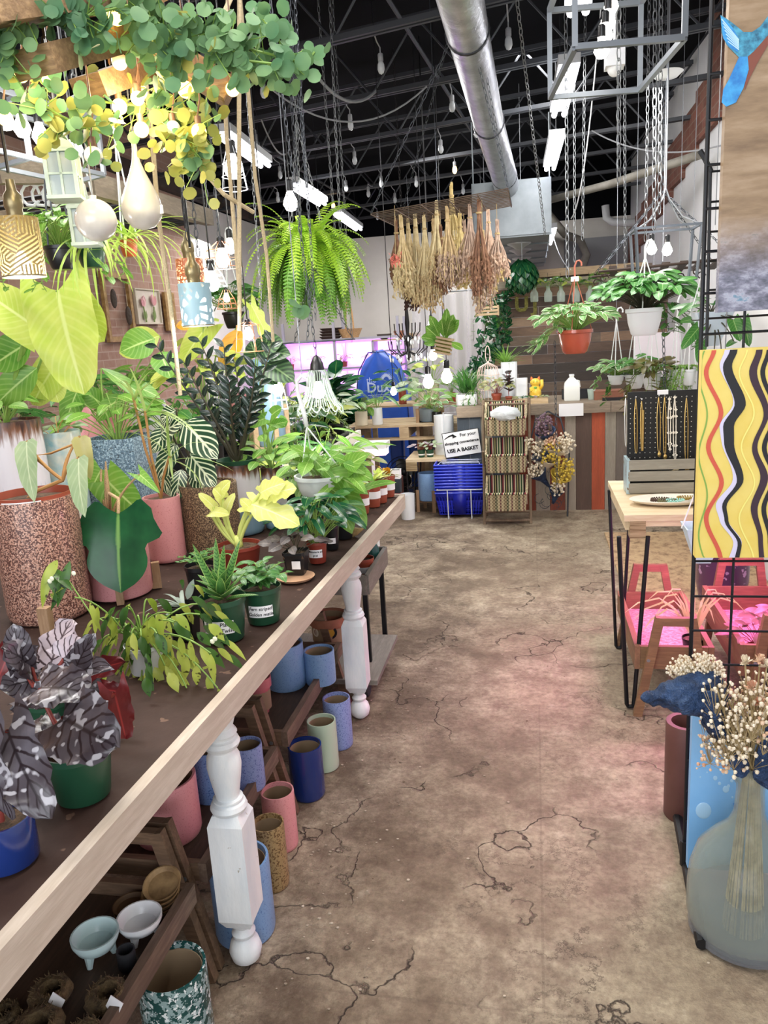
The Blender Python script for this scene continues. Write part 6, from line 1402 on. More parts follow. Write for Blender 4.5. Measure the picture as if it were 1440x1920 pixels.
# white plinth and floor pots near the counter end
q=G(848,905,0); t=thing('tall_white_pot',(-.81,6.98,0),'tall white cylinder pot with spilling variegated plant beside the counter end','pot')
MB().lathe([(.085,.0),(.09,.01),(.09,.84),(.08,.84),(.078,.5),(0,.5)],(0,0,0),28).build('pot_body',G_WHITE,t); f,st=MB(),MB(); bush(f,st,V((0,0,.82)),34,.2,.18,.14,.06,'oval',rnd(310),rs=.003); fin(t,f,st,L_VAR,ST_G)
# grey ribbed basket pot in front of it
t,c,r,h=plant(None,0,'grey ribbed pot held in a wooden stand left of the white cylinder',M('grey_ribbed','#77828a',.5,bump=.3),'cyl',fullc=((-.98,7.35,.75),.1,.12)); f,st=MB(),MB(); bush(f,st,c+V((0,0,h)),26,.2,.2,.13,.06,'oval',rnd(311),rs=.002); fin(t,f,st,L_BRT,ST_G)
s_=thing('plant_stand',(-.98,7.35,0),'square wooden stand carrying the grey ribbed pot','plant stand')
for k in range(4): a=PI/4+k*PI/2; MB().box((.15*math.cos(a),.15*math.sin(a),.44),(.03,.03,.88)).build('leg',WSTK,s_)
MB().box((0,0,.74),(.24,.24,.02)).build('shelf',WSTK,s_)
# side table with hairpin legs
t=thing('side_table',(-.93,6.95,0),'low pine side table with black hairpin legs and two small plants','table'); tz=A(790,856,6.85).z
MB().box((-.95,6.95,tz-.012),(.36,.5,.024)).build('tabletop',PINE,t,True); MB().box((-1.08,6.71,tz-.065),(.1,.02,.08)).build('corner_block',MATS['stacked_ply_edge'],t,True)
for x,y in((-1.1,6.75),(-.82,6.75),(-1.1,7.12),(-.82,7.12)): hairpin(t,x,y,tz-.02,0,0,.006)
for k,(px,lab) in enumerate(((790,'left of two purple-leafed plants in green pots on the side table'),(806,'right of two purple-leafed plants in green pots on the side table'))):
    q=A(px,842,6.82); t,c,r,h=plant(None,0,lab,P_GRN,fullc=((q.x,6.82,tz),.036,.065)); f,st=MB(),MB(); bush(f,st,c+V((0,0,h)),16,.08,.07,.06,.03,'oval',rnd(320+k),rs=.001); fin(t,f,st,L_BEGP if k==0 else L_GREY,ST_R); MB().lathe([(r*.88,h*.3),(r*.91,h*.5)],(0,0,0),20).build('white_band',LABELW,t)
t=thing('ceramic_pot',(-.95,6.8,.1),'light blue pot in a wooden stand under the side table','pot'); MB().lathe(potprof('cyl',.095,.25),(0,0,0),28).build('pot_body',G_LBLUE,t)
s_=thing('plant_stand',(-.95,6.8,0),'wooden stand under the light blue pot by the baskets','plant stand')
for k in range(4): a=.5+k*PI/2; MB().box((.112*math.cos(a),.112*math.sin(a),.1),(.026,.024,.2),Matrix.Rotation(a,3,'Z')).build('leg',WSTK,s_)
MB().box((0,0,.085),(.2,.025,.025)).build('cross_bar',WSTK,s_)
q=solo(MB().lathe([(.06,0),(.065,.22),(.06,.22),(.055,.01),(0,.01)],(-1.1,6.5,0),20),'white_cylinder_pot',G_WHITE,'white cylinder pot on the floor behind the blue pot','pot')
q=solo(MB().lathe([(.1,0),(.12,.01),(.12,.28),(.11,.28),(.1,.02),(0,.02)],(-1.33,7.0,.0),20,sq=SQ),'pink_floor_pot',G_PINK,'pink square pot on the floor left of the side table','pot')
# glowing pink lamp box and floor fan
t=thing('glowing_lamp_box',A(698,845,5.0),'glowing pinkish grow lamp behind the row of terracotta pots','lamp'); MB().box((0,0,0),(.2,.12,.05)).build('diffuser',emis('pinkish_glow','#ffd6e6',2.2),t); MB().box((0,0,.04),(.22,.14,.04)).build('housing',WHT,t)
MB().tube([(.0,0,-.02),(-.0,.0,-t.location.z)],.012,8).build('post',WHT,t)
t=thing('floor_fan',(-1.3,7.55,0),'black floor fan under the pallet table','fan'); 
for R_ in (.06,.1,.14,.17): MB().tube([(R_*math.cos(a*PI/12),-.05,.22+R_*math.sin(a*PI/12)) for a in range(24)],.004,5,closed=True).build('guard_ring',BLK,t)
for k in range(4): a=k*PI/2+.3; mb=MB(); leaf(mb,(0,0,.22),(math.cos(a),0,math.sin(a)),(0,-1,.3),.15,.1,'round',.2); mb.build('blade',BLKP,t)
MB().box((0,0,.015),(.3,.16,.03)).build('base',BLK,t); MB().tube([(0,.02,.03),(0,.03,.22)],.02,8).build('neck',BLK,t); MB().ball((0,.03,.22),.05).build('motor',BLK,t)
# metal shelf with grow lights
SHX0,SHX1,SHY0,SHY1=-3.5,-1.75,10.3,10.85; SV=M('silver_shelf_steel','#a9a7b4',.4,metal=.5)
t=thing('metal_shelf',((SHX0+SHX1)/2,10.55,0),'tall metal shelving unit glowing purple under its grow lamps','shelf')
zs=(.25,.68,1.16,1.54)
for z in zs: MB().box(((SHX0+SHX1)/2,10.55,z),(SHX1-SHX0,.55,.03)).build('shelf_board',SV,t,True)
for x in(SHX0,-2.62,SHX1):
    for y in(SHY0,SHY1): MB().box((x,y,.9),(.035,.035,1.8)).build('post',SV,t,True)
MB().box(((SHX0+SHX1)/2,10.9,.95),(SHX1-SHX0,.01,1.2)).build('back_sheet',M('white_reflective_sheet','#e9e4ee',.5),t,True)
PG=emis('purple_grow_tube','#c86bff',2.5)
for k,z in enumerate((1.16,1.54)):
    q=thing('grow_tube',((SHX0+SHX1)/2,10.6,z-.035),['lower purple grow tube under the middle shelf','upper purple grow tube under the top shelf'][k],'lamp'); MB().tube([(-.75,0,0),(.75,0,0)],.014,8).build('tube',PG,q); light('AREA','grow_tube_light_%d'%k,((SHX0+SHX1)/2,10.6,z-.06),16,(.78,.3,1),1.5,.1,aim=((SHX0+SHX1)/2,10.75,z-.5))
light('AREA','grow_tube_light_low',((SHX0+SHX1)/2,10.6,.62),6,(.78,.3,1),1.5,.1,aim=((SHX0+SHX1)/2,10.7,0))
for k in range(9):
    x=-3.3+k*.19; z=.695 if k%2 else 1.175; g=rnd(400+k); f=MB(); st=MB()
    tt,c,r,h=plant(None,0,'%s pink-lit seedling from the left on the %s grow shelf'%(['first','second','third','fourth','fifth','sixth','seventh','eighth','ninth'][k],'lower' if k%2 else 'upper'),P_RED,fullc=((x,10.45,z),.05,.07),group='seedlings on the grow shelf'); bush(f,st,c+V((0,0,h)),18,.1,.1,.07,.03,'oval',g,rs=.0015,nv=4); fin(tt,f,st,L_PINKV,ST_R)
# top of shelf: basket, dark baskets
q=A(655,628,10.4); t=thing('wicker_basket',(q.x,10.45,1.555),'brown wicker basket with a tall looped handle on the metal shelf','basket'); WK=M('wicker_brown','#a07a52',.85,var='#c39c6d',vs=70,bump=.8,bs=90)
MB().lathe([(.10,0),(.11,.0),(.15,.08),(.17,.12),(.165,.12),(.14,.07),(.09,.01),(0,.01)],(0,0,0),24).build('basket_body',WK,t); MB().tube([(.15*math.cos(a*PI/12)*.35,0,.1+.38*math.sin(a*PI/12)) for a in range(13)],.012,8).build('handle',WK,t)
q=A(618,628,10.4); 
for k in range(4):
    tt=thing('flat_basket',(q.x+.005*k,10.45,1.556+.036*k),['lowest dark brown flat basket of the stack on the metal shelf','second dark brown flat basket from the bottom','third dark brown flat basket from the bottom','topmost dark brown flat basket of the stack'][k],'basket','dark flat baskets on the metal shelf'); MB().lathe([(.12,0),(.16,.034),(.15,.034),(.11,.008),(0,.008)],(0,0,0),20,sq=SQ).build('basket_body',M('dark_brown_wicker','#43302a',.9,bump=.8,bs=80),tt)
# blue pop-up tent
t=thing('popup_tent',(-1.8,9.25,0),'bright blue pop-up tent with faded white lettering','tent'); TB=M('tent_blue','#2b5cc4',.45,var='#2450b0',vs=4); mb=MB()
zb_,zt_=.0,1.4; hw=.34
mb.grid(lambda u,v_: V(((u*2-1)*hw*math.sqrt(max(0,1-v_**3.2)) ,-.12-.1*math.sin(u*PI),v_*zt_)),12,14)
mb.grid(lambda u,v_: V(((1-u*2)*hw*math.sqrt(max(0,1-v_**3.2)),.25+.06*math.sin(u*PI)-.3*max(0,v_-.6),v_*zt_)),12,14)
mb.grid(lambda u,v_: V((-hw*math.sqrt(max(0,1-v_**3.2)),-.12+(.37-.3*max(0,v_-.6))*(1-u),v_*zt_)),4,14); mb.grid(lambda u,v_: V((hw*math.sqrt(max(0,1-v_**3.2)),-.12+(.37-.3*max(0,v_-.6))*u,v_*zt_)),4,14)
ob=mb.build('tent_shell',TB,t,smooth=True)
TWH=M('faded_white_print','#b9c8ea',.6); R_=axes((1,0,0),(0,0,1))
text('the',"lettering",TWH,t,(-.08,-.235,1.06),.09,R_,world=False); text('Dux',"lettering",TWH,t,(0,-.237,.97),.16,R_,world=False,bold=.003)
for k in range(3): MB().box((0,-.233,.885-.02*k),(.26-.04*k,.002,.005)).build('print_line',TWH,t)
mb=MB(); gg=rnd(8)
for k in range(12): a=.3+k*.22; leaf(mb,(.1+.03*math.cos(a),-.232,1.05+.04*math.sin(a)),(math.cos(a),-.02,math.sin(a)),(0,-1,0),.05,.014,'lance',0)
mb.build('splash_mark',TWH,t); MB().tube([(-hw,-.13,0),(-hw*.95,-.13,.7),(-hw*.72,-.16,1.16),(-.1,-.21,1.38),(.1,-.21,1.38),(hw*.72,-.16,1.16),(hw*.95,-.13,.7),(hw,-.13,0)],.008,6).build('hoop',M('tent_piping','#22386e',.5),t,smooth=True)
# clear plastic sheeting curtain
cx0,cx1=-1.36,-.52; t=thing('plastic_curtain',(-.94,9.0,0),'hanging cloudy plastic sheet between the tent and the plank wall','curtain'); mb=MB()
mb.grid(lambda u,v_: V(((cx0+(cx1-cx0)*u)+.94,.04*math.sin(u*38)+.03*math.sin(u*17+v_*2),v_*2.0+.03*math.sin(u*9)*(v_>.9))),70,8)
N=NT('cloudy_plastic_sheet'); N.b.inputs['Base Color'].default_value=lin('#c9c8d2'); N.b.inputs['Roughness'].default_value=.15; N.b.inputs['Alpha'].default_value=.42; N.bump(N.noise(N.coord(scale=(3,1,.4)),8,4),.6,.02)
mb.build('sheet',N.m,t,smooth=True); MB().tube([(-.46,0,2.0),(.46,0,2.0)],.008,6).build('rail',GREY,t)
for s in(-.4,.4): MB().tube([(s,0,2.0),(s,0,3.25)],.002,4).build('wire',GREY,t)
# shelf with bowls right of the metal shelf
q=A(745,650,10.2); t=thing('wall_shelf',(q.x,10.4,0),'small wooden shelf holding bowls and boxes behind the chandelier','shelf')
for z in (1.36,1.5): MB().box((0,0,z),(.7,.3,.02)).build('shelf_board',SV if z<1.4 else PAL,t)
for x in(-.34,.34): MB().box((x,0,.75),(.03,.3,1.5)).build('side_post',SV,t)
for k,(x,m_,lab,rr,hh) in enumerate(((-.2,M('dark_bowl','#4a4038',.6),'dark bowl at the left of the small rear shelf',.1,.07),(.0,G_TERRA,'terracotta pot on the small rear shelf',.07,.1),(.2,M('tan_box','#b39a78',.8),'tan bowl at the right of the small rear shelf',.1,.06))):
    tt=thing('bowl' if k!=1 else 'clay_pot',(q.x+x,10.38,1.51),lab,'bowl' if k!=1 else 'pot'); MB().lathe(potprof('bowl' if k!=1 else 'terra',rr,hh),(0,0,0),20).build('bowl_body',m_,tt)
# big leafy planter behind the glass bell lamp
for k,(x,y,lab,lm,sh,L_,W_) in enumerate(((-2.1,7.9,'tall broad-leaved plant behind the glass bell lamp',L_DEEP,'oval',.3,.16),(-2.6,7.6,'yellow-lit shrub behind the rear plant table',L_LIME,'oval',.12,.06),(-3.1,6.8,'tall green shrub by the left wall',L_GRN,'lance',.16,.05),(-3.2,5.6,'broad green shrub near the framed pictures',L_BRT,'heart',.2,.12),(-2.9,8.6,'dense grey-green shrub left of the metal shelf',L_GREY,'oval',.12,.05))):
    t,c,r,h=plant(None,0,lab,BLKP,fullc=((x,y,0),.17,.34)); f,st=MB(),MB(); shoots(f,st,c+V((0,0,h)),12,.38,.85,14,L_,W_,sh,rnd(500+k),rs=.005,pairs=True,nv=5); fin(t,f,st,lm,ST_G)
# ================================================================== HANGING THINGS, RIGHT AND CENTRE
def hang_pot(px,pyr,Y,wpx,hpx,hook,label,pm,fol,hm,kind='hang',n=30,seed=1,ztop=None,soil=True):
    q=A(px,pyr,Y); r=S(wpx/2,q); h=S(hpx,q); c=q-V((0,0,h)); t=thing('hanging_planter',c,label,'hanging plant'); pot(t,kind,r,h,pm)
    hk=A(hook[0],hook[1],Y) if hook else q+V((0,0,.4)); hk=V((c.x,c.y,hk.z)); 
    for k in range(3): a=k*2*PI/3+.3; MB().tube([c+V((r*math.cos(a),r*math.sin(a),h)),hk],.0035,5).build('hanger_strand',hm,t,True)
    MB().tube([hk+V((0,0,-.01)),hk+V((0,0,.05)),hk+V((.012,0,.08)),hk+V((.03,0,.085)),hk+V((.042,0,.07)),hk+V((.042,0,.05))],.006,8).build('hook',hm,t,True)
    f,st=MB(),MB(); fol(f,st,c+V((0,0,h*.95)),rnd(seed)); return t,c,h,r,f,st,hk
WHP=M('white_hanger_plastic','#e3e6e6',.4)
def pothos(n,R,H,L,W_,tr=0,drop=.2,azr=(0,6.28),sh='heart'):
    def fn(f,st,c,g):
        bush(f,st,c,n,R,H,L,W_,sh,g,rs=.002,droop=.7)
        if tr: trails(f,st,c,tr,R*.5,drop,7,L*.85,W_*.85,sh,g,out=R*.7,azr=azr)
    return fn
t,c,h,r,f,st,hk=hang_pot(1078,618,5.4,64,44,(1068,515),'glossy terracotta hanging planter with pale-edged leaves near the counter',M('glossy_terracotta','#b4533c',.25,coat=.5),pothos(100,.23,.17,.095,.05,7,.12,(2.4,4.2),'oval'),M('terracotta_hanger','#b0644f',.5),seed=601); fin(t,f,st,L_VAR,ST_G); MB().box(hk+V((0,-.01,-.03)),(.05,.003,.03)).build('tag',LABELW,t,True)
mb=MB().chain(hk+V((0,0,.08)),V((hk.x,hk.y,3.74))); solo(mb,'hanging_chain',CHR,'steel chain from the ceiling to the terracotta hanging planter','chain')
t,c,h,r,f,st,hk=hang_pot(1208,578,4.6,66,50,(1224,480),'white hanging planter overflowing with dark green pothos',P_WHT,pothos(150,.24,.19,.085,.065,6,.22,(-.6,1.2)),WHP,seed=602); fin(t,f,st,L_GRN,ST_D)
solo(MB().chain(hk+V((0,0,.08)),V((hk.x,hk.y,3.74))),'hanging_chain',CHR,'steel chain from the ceiling to the white pothos planter','chain')
q=A(1335,592,3.3); t=thing('hanging_planter',q-V((0,0,.115)),'pale blue tapered hanging planter behind the wire grid','hanging plant')
PBL=M('pale_blue_plastic','#cfe0ee',.35)
MB().lathe([(.035,0),(.09,.115),(.095,.13),(.088,.13),(.03,.01),(0,.01)],(0,0,0),4,Matrix.Rotation(PI/4,3,'Z')).build('pot_body',PBL,t,smooth=False); MB().tube([(-.08,0,.12),(0,0,.45),(.08,0,.12)],.003,5).build('hanger_strand',WHP,t); MB().tube([(0,0,.45),(0,0,3.74-q.z+.115)],.002,5).build('wire',GREY,t)
f,st=MB(),MB(); g=rnd(603); c=V(t.location)+V((0,0,.12)); bush(f,st,c,12,.1,.06,.08,.05,'heart',g,rs=.002)
for a_,b_,w_ in (((1310,615),(1278,655),30),((1296,600),(1276,604),20),((1316,640),(1310,682),26),((1375,600),(1388,640),30),((1395,600),(1405,650),26),((1376,640),(1362,650),16),((1330,690),(1322,720),14),((1350,690),(1345,712),20)): hero(f,A(*a_,3.15),A(*b_,3.1),w_,'heart',stem=st,root=c,rs=.002,rng=g)
fin(t,f,st,L_GRN,ST_D)
q=A(1318,985,2.75); t=thing('hanging_planter',q-V((0,0,.13)),'pale blue tapered planter hanging low behind the yellow painting','hanging plant'); MB().lathe([(.035,0),(.085,.115),(.09,.13),(.083,.13),(.03,.01),(0,.01)],(0,0,0),4,Matrix.Rotation(PI/4,3,'Z')).build('pot_body',PBL,t,smooth=False); MB().tube([(-.07,0,.12),(.05,0,.5),(.08,0,.12)],.003,5).build('hanger_strand',WHP,t); MB().tube([(.05,0,.5),(.05,0,3.74-q.z+.13)],.002,5).build('wire',GREY,t)
for k,(px,py,Y,wp,hp,hook,lab,fm,spec_,lm) in enumerate((
  (1155,703,5.9,30,18,(1158,600),'small white hanging planter with variegated leaves above the counter',P_WHT,pothos(46,.17,.1,.07,.045,3,.1),L_VAR),
  (1190,702,5.9,36,26,None,'white hanging planter with dark trailing leaves beside the variegated one',P_WHT,pothos(36,.17,.12,.08,.05,5,.2),L_GRN),
  (1222,700,5.6,34,30,None,'hanging planter of bronze and green leaves left of the dark chain',P_WHT,pothos(34,.14,.1,.09,.05,8,.25),leafm('leaf_bronze','#4a3f2a','#7c7a3a')),
  (1268,692,5.6,24,30,None,'narrow white hanging planter of bead-like trailing leaves',P_WHT,lambda f,st,c,g:trails(f,st,c,26,.05,.22,16,.018,.014,'round',g,out=.05),L_GRN),
  (1292,692,5.4,26,30,None,'rightmost white hanging planter of bead-like trailing leaves',P_WHT,lambda f,st,c,g:trails(f,st,c,26,.05,.24,16,.018,.014,'round',g,out=.05),L_BRT))):
    t,c,h,r,f,st,hk=hang_pot(px,py,Y,wp,hp,hook,lab,fm,spec_,WHP,seed=610+k); fin(t,f,st,lm,ST_G); MB().tube([hk+V((0,0,.08)),V((hk.x,hk.y,3.74))],.002,4).build('wire',GREY,t,True)
# dark scroll-iron hanging rack
t=thing('hanging_iron_rack',A(1230,506,5.2),'dark slatted hanging rack with scroll ironwork above the white planter','rack'); DI=M('dark_rust_iron','#33261f',.6,metal=.4); g=rnd(5)
c0=V(t.location)
for k in range(7):
    x=-.28+k*.1; MB().beam(c0+V((x,-.25,.02)),c0+V((x+.06,.3,.0)),.045,.015).build('slat',DI,t,True)
for s in(-.25,.3):
    mb=MB(); mb.tube([c0+V((-.36,s,.0)),c0+V((.42,s,.02))],.008,6)
    for k in range(6): a0=k*.13-.33; mb.tube([c0+V((a0+.03*math.cos(i*.7)*(1-i*.08),s,-.04+.03*math.sin(i*.7)*(1-i*.08))) for i in range(10)],.004,5)
    mb.build('scroll_rail',DI,t,True)
for x,y in((-.34,-.25),(.4,-.25),(-.34,.3),(.4,.3)): mb=MB(); mb.chain(c0+V((x,y,.02)),c0+V((.03,0,.45)),.04,.02,.003); mb.build('chain_leg',CHRD,t,True)
MB().chain(c0+V((.03,0,.45)),V((c0.x+.03,c0.y,3.74))).build('top_chain',CHRD,t,True)
# poster
q=A(1245,665,7.9); b0=A(1188,640,7.95); t=solo(MB().box((b0.x+.33,7.95,q.z),(.66,.008,.42)),'wall_poster',M('pink_white_poster','#eadfe6',.6,var='#f1eaee',vs=3,speck=('#c9a9bd',14,.72)),'large pale pink poster behind the white planter','poster')
for k in range(6): MB().box((b0.x+.33+(-.02*k%.05),7.943,q.z+.15-.05*k),(.4-.05*(k%2),.002,.006)).build('print_line',M('faint_print','#9a929c',.7),None,org=None) if False else None
# dark chain in front of the iron rack and the long chain near the bouquets
solo(MB().chain(A(1243,600,5.0),A(1247,748,5.0),.05,.025,.0035),'hanging_chain',CHRD,'dark long-link chain hanging below the iron rack','chain')
solo(MB().chain(A(1040,640,5.6),A(1045,925,5.6),.045,.022,.0035),'hanging_chain',CHRD,'long chain dangling in front of the bouquet rack','chain')
for (p0,p1,Y0,Y1,lab) in (((903,-20),(1022,440),3.0,6.2,'long silver chain slanting across the rectangular duct'),((1060,-20),(1064,520),4.4,4.4,'long silver chain right of the round duct'),((1156,40),(1160,340),3.4,3.4,'chain with an open hook in the gap of the square frame'),((1223,20),(1226,430),4.0,4.0,'left chain of the pair leading to the lantern pendant'),((1235,40),(1236,400),4.0,4.0,'right chain of the pair leading to the lantern pendant'),((1098,290),(1092,450),6.0,6.0,'short dusty chain left of the elbow pipe'),((1168,280),(1172,500),6.0,6.0,'dusty chain in front of the elbow pipe')):
    a,b=A(*p0,Y0),A(*p1,Y1)
    if a.z<3.74: a=V((a.x,a.y,3.74))
    if a.z>3.7: a=a+(b-a)*((a.z-3.7)/(a.z-b.z))
    solo(MB().chain(a,b,.055,.026,.0035),'hanging_chain',CHR,lab,'chain')
# pendants on the right
def framebox(t,c,sx,sy,sz,rad,m_,top=1.0,rot=None):
    P=[]
    for z in(-1,1):
        k=top if z>0 else 1
        for x,y in((-1,-1),(1,-1),(1,1),(-1,1)):
            p=V((x*sx/2*k,y*sy/2*k,z*sz/2)); P.append(c+(rot@p if rot is not None else p))
    for a,b in((0,1),(1,2),(2,3),(3,0),(4,5),(5,6),(6,7),(7,4),(0,4),(1,5),(2,6),(3,7)): MB().beam(P[a],P[b],rad,rad).build('frame_bar',m_,t,True)
def bulb(t,c,r,m_=None,sock=True,sm=BLKP,world=True,up=1):
    mb=MB(); mb.lathe([(0,-r),(r*.6,-r*.82),(r,-r*.1),(r*.85,r*.5),(r*.5,r*1.2),(r*.38,r*1.7)],c,14); o=mb.build('bulb',m_ or BULB,t,world,smooth=True)
    if sock: MB().lathe([(r*.45,r*1.55),(r*.5,r*1.7),(r*.5,r*2.8),(r*.3,r*3.0),(0,r*3.0)],c,12).build('socket',sm,t,world)
    return o
c=A(1145,55,3.1); t=thing('square_frame_pendant',c,'large grey metal square frame pendant with four bright bulbs at the top right','pendant lamp')
GF=M('light_grey_metal','#7f868e',.45,metal=.3); Rz=Matrix.Rotation(.12,3,'Z')
framebox(t,c+V((0,0,.02)),.34,.55,.30,.018,GF,rot=Rz)
MB().beam(c+V((-.17,0,.17)),c+V((.17,0,.17)),.018,.018).build('frame_bar',GF,t,True)
for k,(x,y) in enumerate(((1128,95),(1135,68),(1140,42),(1146,12))): bulb(t,A(x,y,2.95+.09*k),.026)
MB().tube([c+V((0,0,.17)),V((c.x,c.y,3.7))],.006,6).build('stem',GREY,t,True)
light('POINT','square_pendant_light',c,2.2,(1,.96,.9),.05)
c=A(1246,468,4.7); t=thing('lantern_pendant',c,'open grey lantern pendant frame with two glaring bulbs','pendant lamp')
framebox(t,c+V((0,0,-.03)),.30,.22,.28,.012,M('dark_grey_frame','#5a6068',.4,metal=.4),1.12)
for x,y in((1222,468),(1251,470)): bulb(t,A(x,y,4.7),.028)
tp=c+V((0,0,.32))
for x,y in((-.16,-.12),(.16,-.12),(.16,.12),(-.16,.12)): MB().tube([c+V((x,y,.11)),c+V((x*.5,y*.5,.16)),c+V((x*.12,y*.1,.26)),tp],.0035,6).build('curved_arm',GREY,t,True)
MB().tube([tp,V((tp.x,tp.y,3.74))],.004,6).build('rod',GREY,t,True); light('POINT','lantern_light',c-V((0,0,.02)),1.6,(1,.97,.92),.05)
c=A(1152,125,3.8); t=thing('security_camera',c,'little white dome camera hanging inside the square frame view','camera'); MB().tube([(0,0,.06),(0,0,3.65-c.z)],.006,6).build('rod',WHT,t); MB().box((0,0,.03),(.08,.08,.07)).build('housing',WHT,t); MB().ball((0,0,-.01),.03).build('dome',WHT,t)
c=A(1250,140,5.0); t=thing('ceiling_plate',c,'pale round ceiling canopy with a thin rod, right of the square frame','fixture'); MB().lathe([(.0,-.02),(.06,-.015),(.09,.01),(.02,.03),(0,.03)],(0,0,0),20).build('plate',WHT,t); MB().tube([(0,0,0),(0,0,-1.0)],.003,5).build('rod',GREY,t); MB().tube([(0,0,0),(0,0,3.7-c.z)],.004,5).build('wire',GREY,t)
# dried flower rack over the aisle
rz_=2.30; C4=[V((-.95,4.85,rz_)),V((-.12,4.42,rz_)),V((-.12,5.05,rz_)),V((-.9,5.55,rz_))]; RK=M('rusty_rack_wire','#6d5c50',.6,metal=.4)
t=thing('flower_drying_rack',V((-.5,5,rz_)),'rusty wire rack hung over the aisle with bunches of dried flowers','rack')
for k in range(13): u=k/12; MB().tube([C4[0].lerp(C4[3],u),C4[1].lerp(C4[2],u)],.003,5).build('long_wire',RK,t,True)
for k in range(6): u=k/5; MB().tube([C4[0].lerp(C4[1],u)-V((0,0,.006)),C4[3].lerp(C4[2],u)-V((0,0,.006))],.004,5).build('cross_wire',RK,t,True)
for k,(p,q) in enumerate(((C4[0],V((-.35,4.6,3.2))),(C4[1],V((-.32,4.6,3.2))),(C4[2],V((-.28,4.65,3.2))),(C4[3],V((-.4,4.65,3.2))))): MB().chain(p,q,.05,.02,.0025).build('chain_leg',CHRD,t,True)
DC=[('#ddc89c','#bfa878'),('#e3d3a8','#c8b284'),('#cdb488','#a98f66'),('#b9a08c','#937a6a'),('#d8baa2','#b3947e'),('#d9c48a','#b39c62'),('#5c4038','#38241f'),('#8f6a50','#6b4a38')]
DM=[M('dried_%d'%i,a_,.9,var=b_,vs=30) for i,(a_,b_) in enumerate(DC)]; PKD=M('coral_dried_bloom','#e88a7c',.9)
names=['straw-coloured','pale wheat','tan','dusty mauve-brown','rosy beige','golden','near-black','reddish brown']
bl=[(752,412,560,0,30),(765,415,560,0,34),(778,410,570,1,30),(795,412,585,1,36),(812,418,560,2,26),(818,385,550,1,34),(838,395,540,2,28),(846,350,520,5,36),(862,408,540,5,30),(880,390,530,3,36),(897,380,560,7,26),(915,400,545,4,40),(932,420,520,3,26),(905,440,585,2,26),(770,470,580,6,26),(826,430,545,7,26),(742,420,530,7,20),(870,420,530,3,28)]
pos=['leftmost long','second from the left','third from the left','longest pale left','middle-left','middle','short middle','tall centre','centre right','right of centre','slim right','widest right','far right small','low rear right','dark low left','rear middle','thin left edge','rear right']
for k,(px,y0,y1,ci,wp) in enumerate(bl):
    Y=4.75+.6*((k*37)%10)/10+(.25 if px<800 else -.05); Y=max(4.55,min(5.4,Y)); a=A(px,y0,Y); b=A(px+2,y1,Y); g=rnd(700+k); a.z=min(a.z,2.5)
    t=thing('dried_flower_bunch',a,'%s %s bunch of dried flowers hanging from the wire rack'%(pos[k],names[ci]),'dried flowers','dried bunches on the rack'); R=S(wp*.8,b); st,fl=MB(),MB(); L=a.z-b.z
    for s in range(58):
        an=g.uniform(0,6.28); rr=math.sqrt(g.random())*R; e=V((rr*math.cos(an),rr*math.sin(an),-L*g.uniform(.72,1.0)+L*.0)); nk=V((rr*.25*math.cos(an),rr*.25*math.sin(an),-L*.3)); tpz=V((g.uniform(-.01,.01),g.uniform(-.01,.01),g.uniform(-.02,.03)))
        mid=nk.lerp(e,.5)+V((math.cos(an),math.sin(an),0))*rr*.2; st.tube([tpz,nk,mid,e],.0024,3,cap=False)
        for q in range(12):
            u=g.uniform(.0,1); p=mid.lerp(e,u); leaf(fl,p+V((g.uniform(-.01,.01),g.uniform(-.01,.01),0)),V((g.uniform(-1,1),g.uniform(-1,1),-1.2)),V((0,-1,.2)),g.uniform(.014,.036),g.uniform(.007,.015),'oval',.5,.3,0,1,2,g)
    if a.z<rz_: MB().tube([(0,0,0),(0,0,rz_-a.z+.01)],.002,4).build('string',M('twine','#b39a6c',.9),t)
    MB().tube([(0,0,-.06),(0,0,-.05)],.016,8).build('tie',M('twine','#b39a6c',.9),t); st.build('dry_stems',DM[ci],t); fl.build('dry_blossoms',DM[(ci+ (0 if ci in(6,5) else 1))%8 if ci!=7 else 7],t)
t=thing('dried_flower_bunch',A(742,485,4.8),'coral pink dried bloom at the left end of the rack','dried flowers'); f=MB(); g=rnd(9)
for k in range(80): leaf(f,(g.uniform(-.03,.03),g.uniform(-.03,.03),g.uniform(-.03,.03)),sphdir(g.uniform(0,6.28),g.uniform(-1.5,1.2)),UP,.03,.01,'oval',.3,.2,0,1,2,g)
f.build('bloom',PKD,t); MB().tube([(0,0,.02),(.01,0,.3)],.002,5).build('dry_stems',STRAW,t)
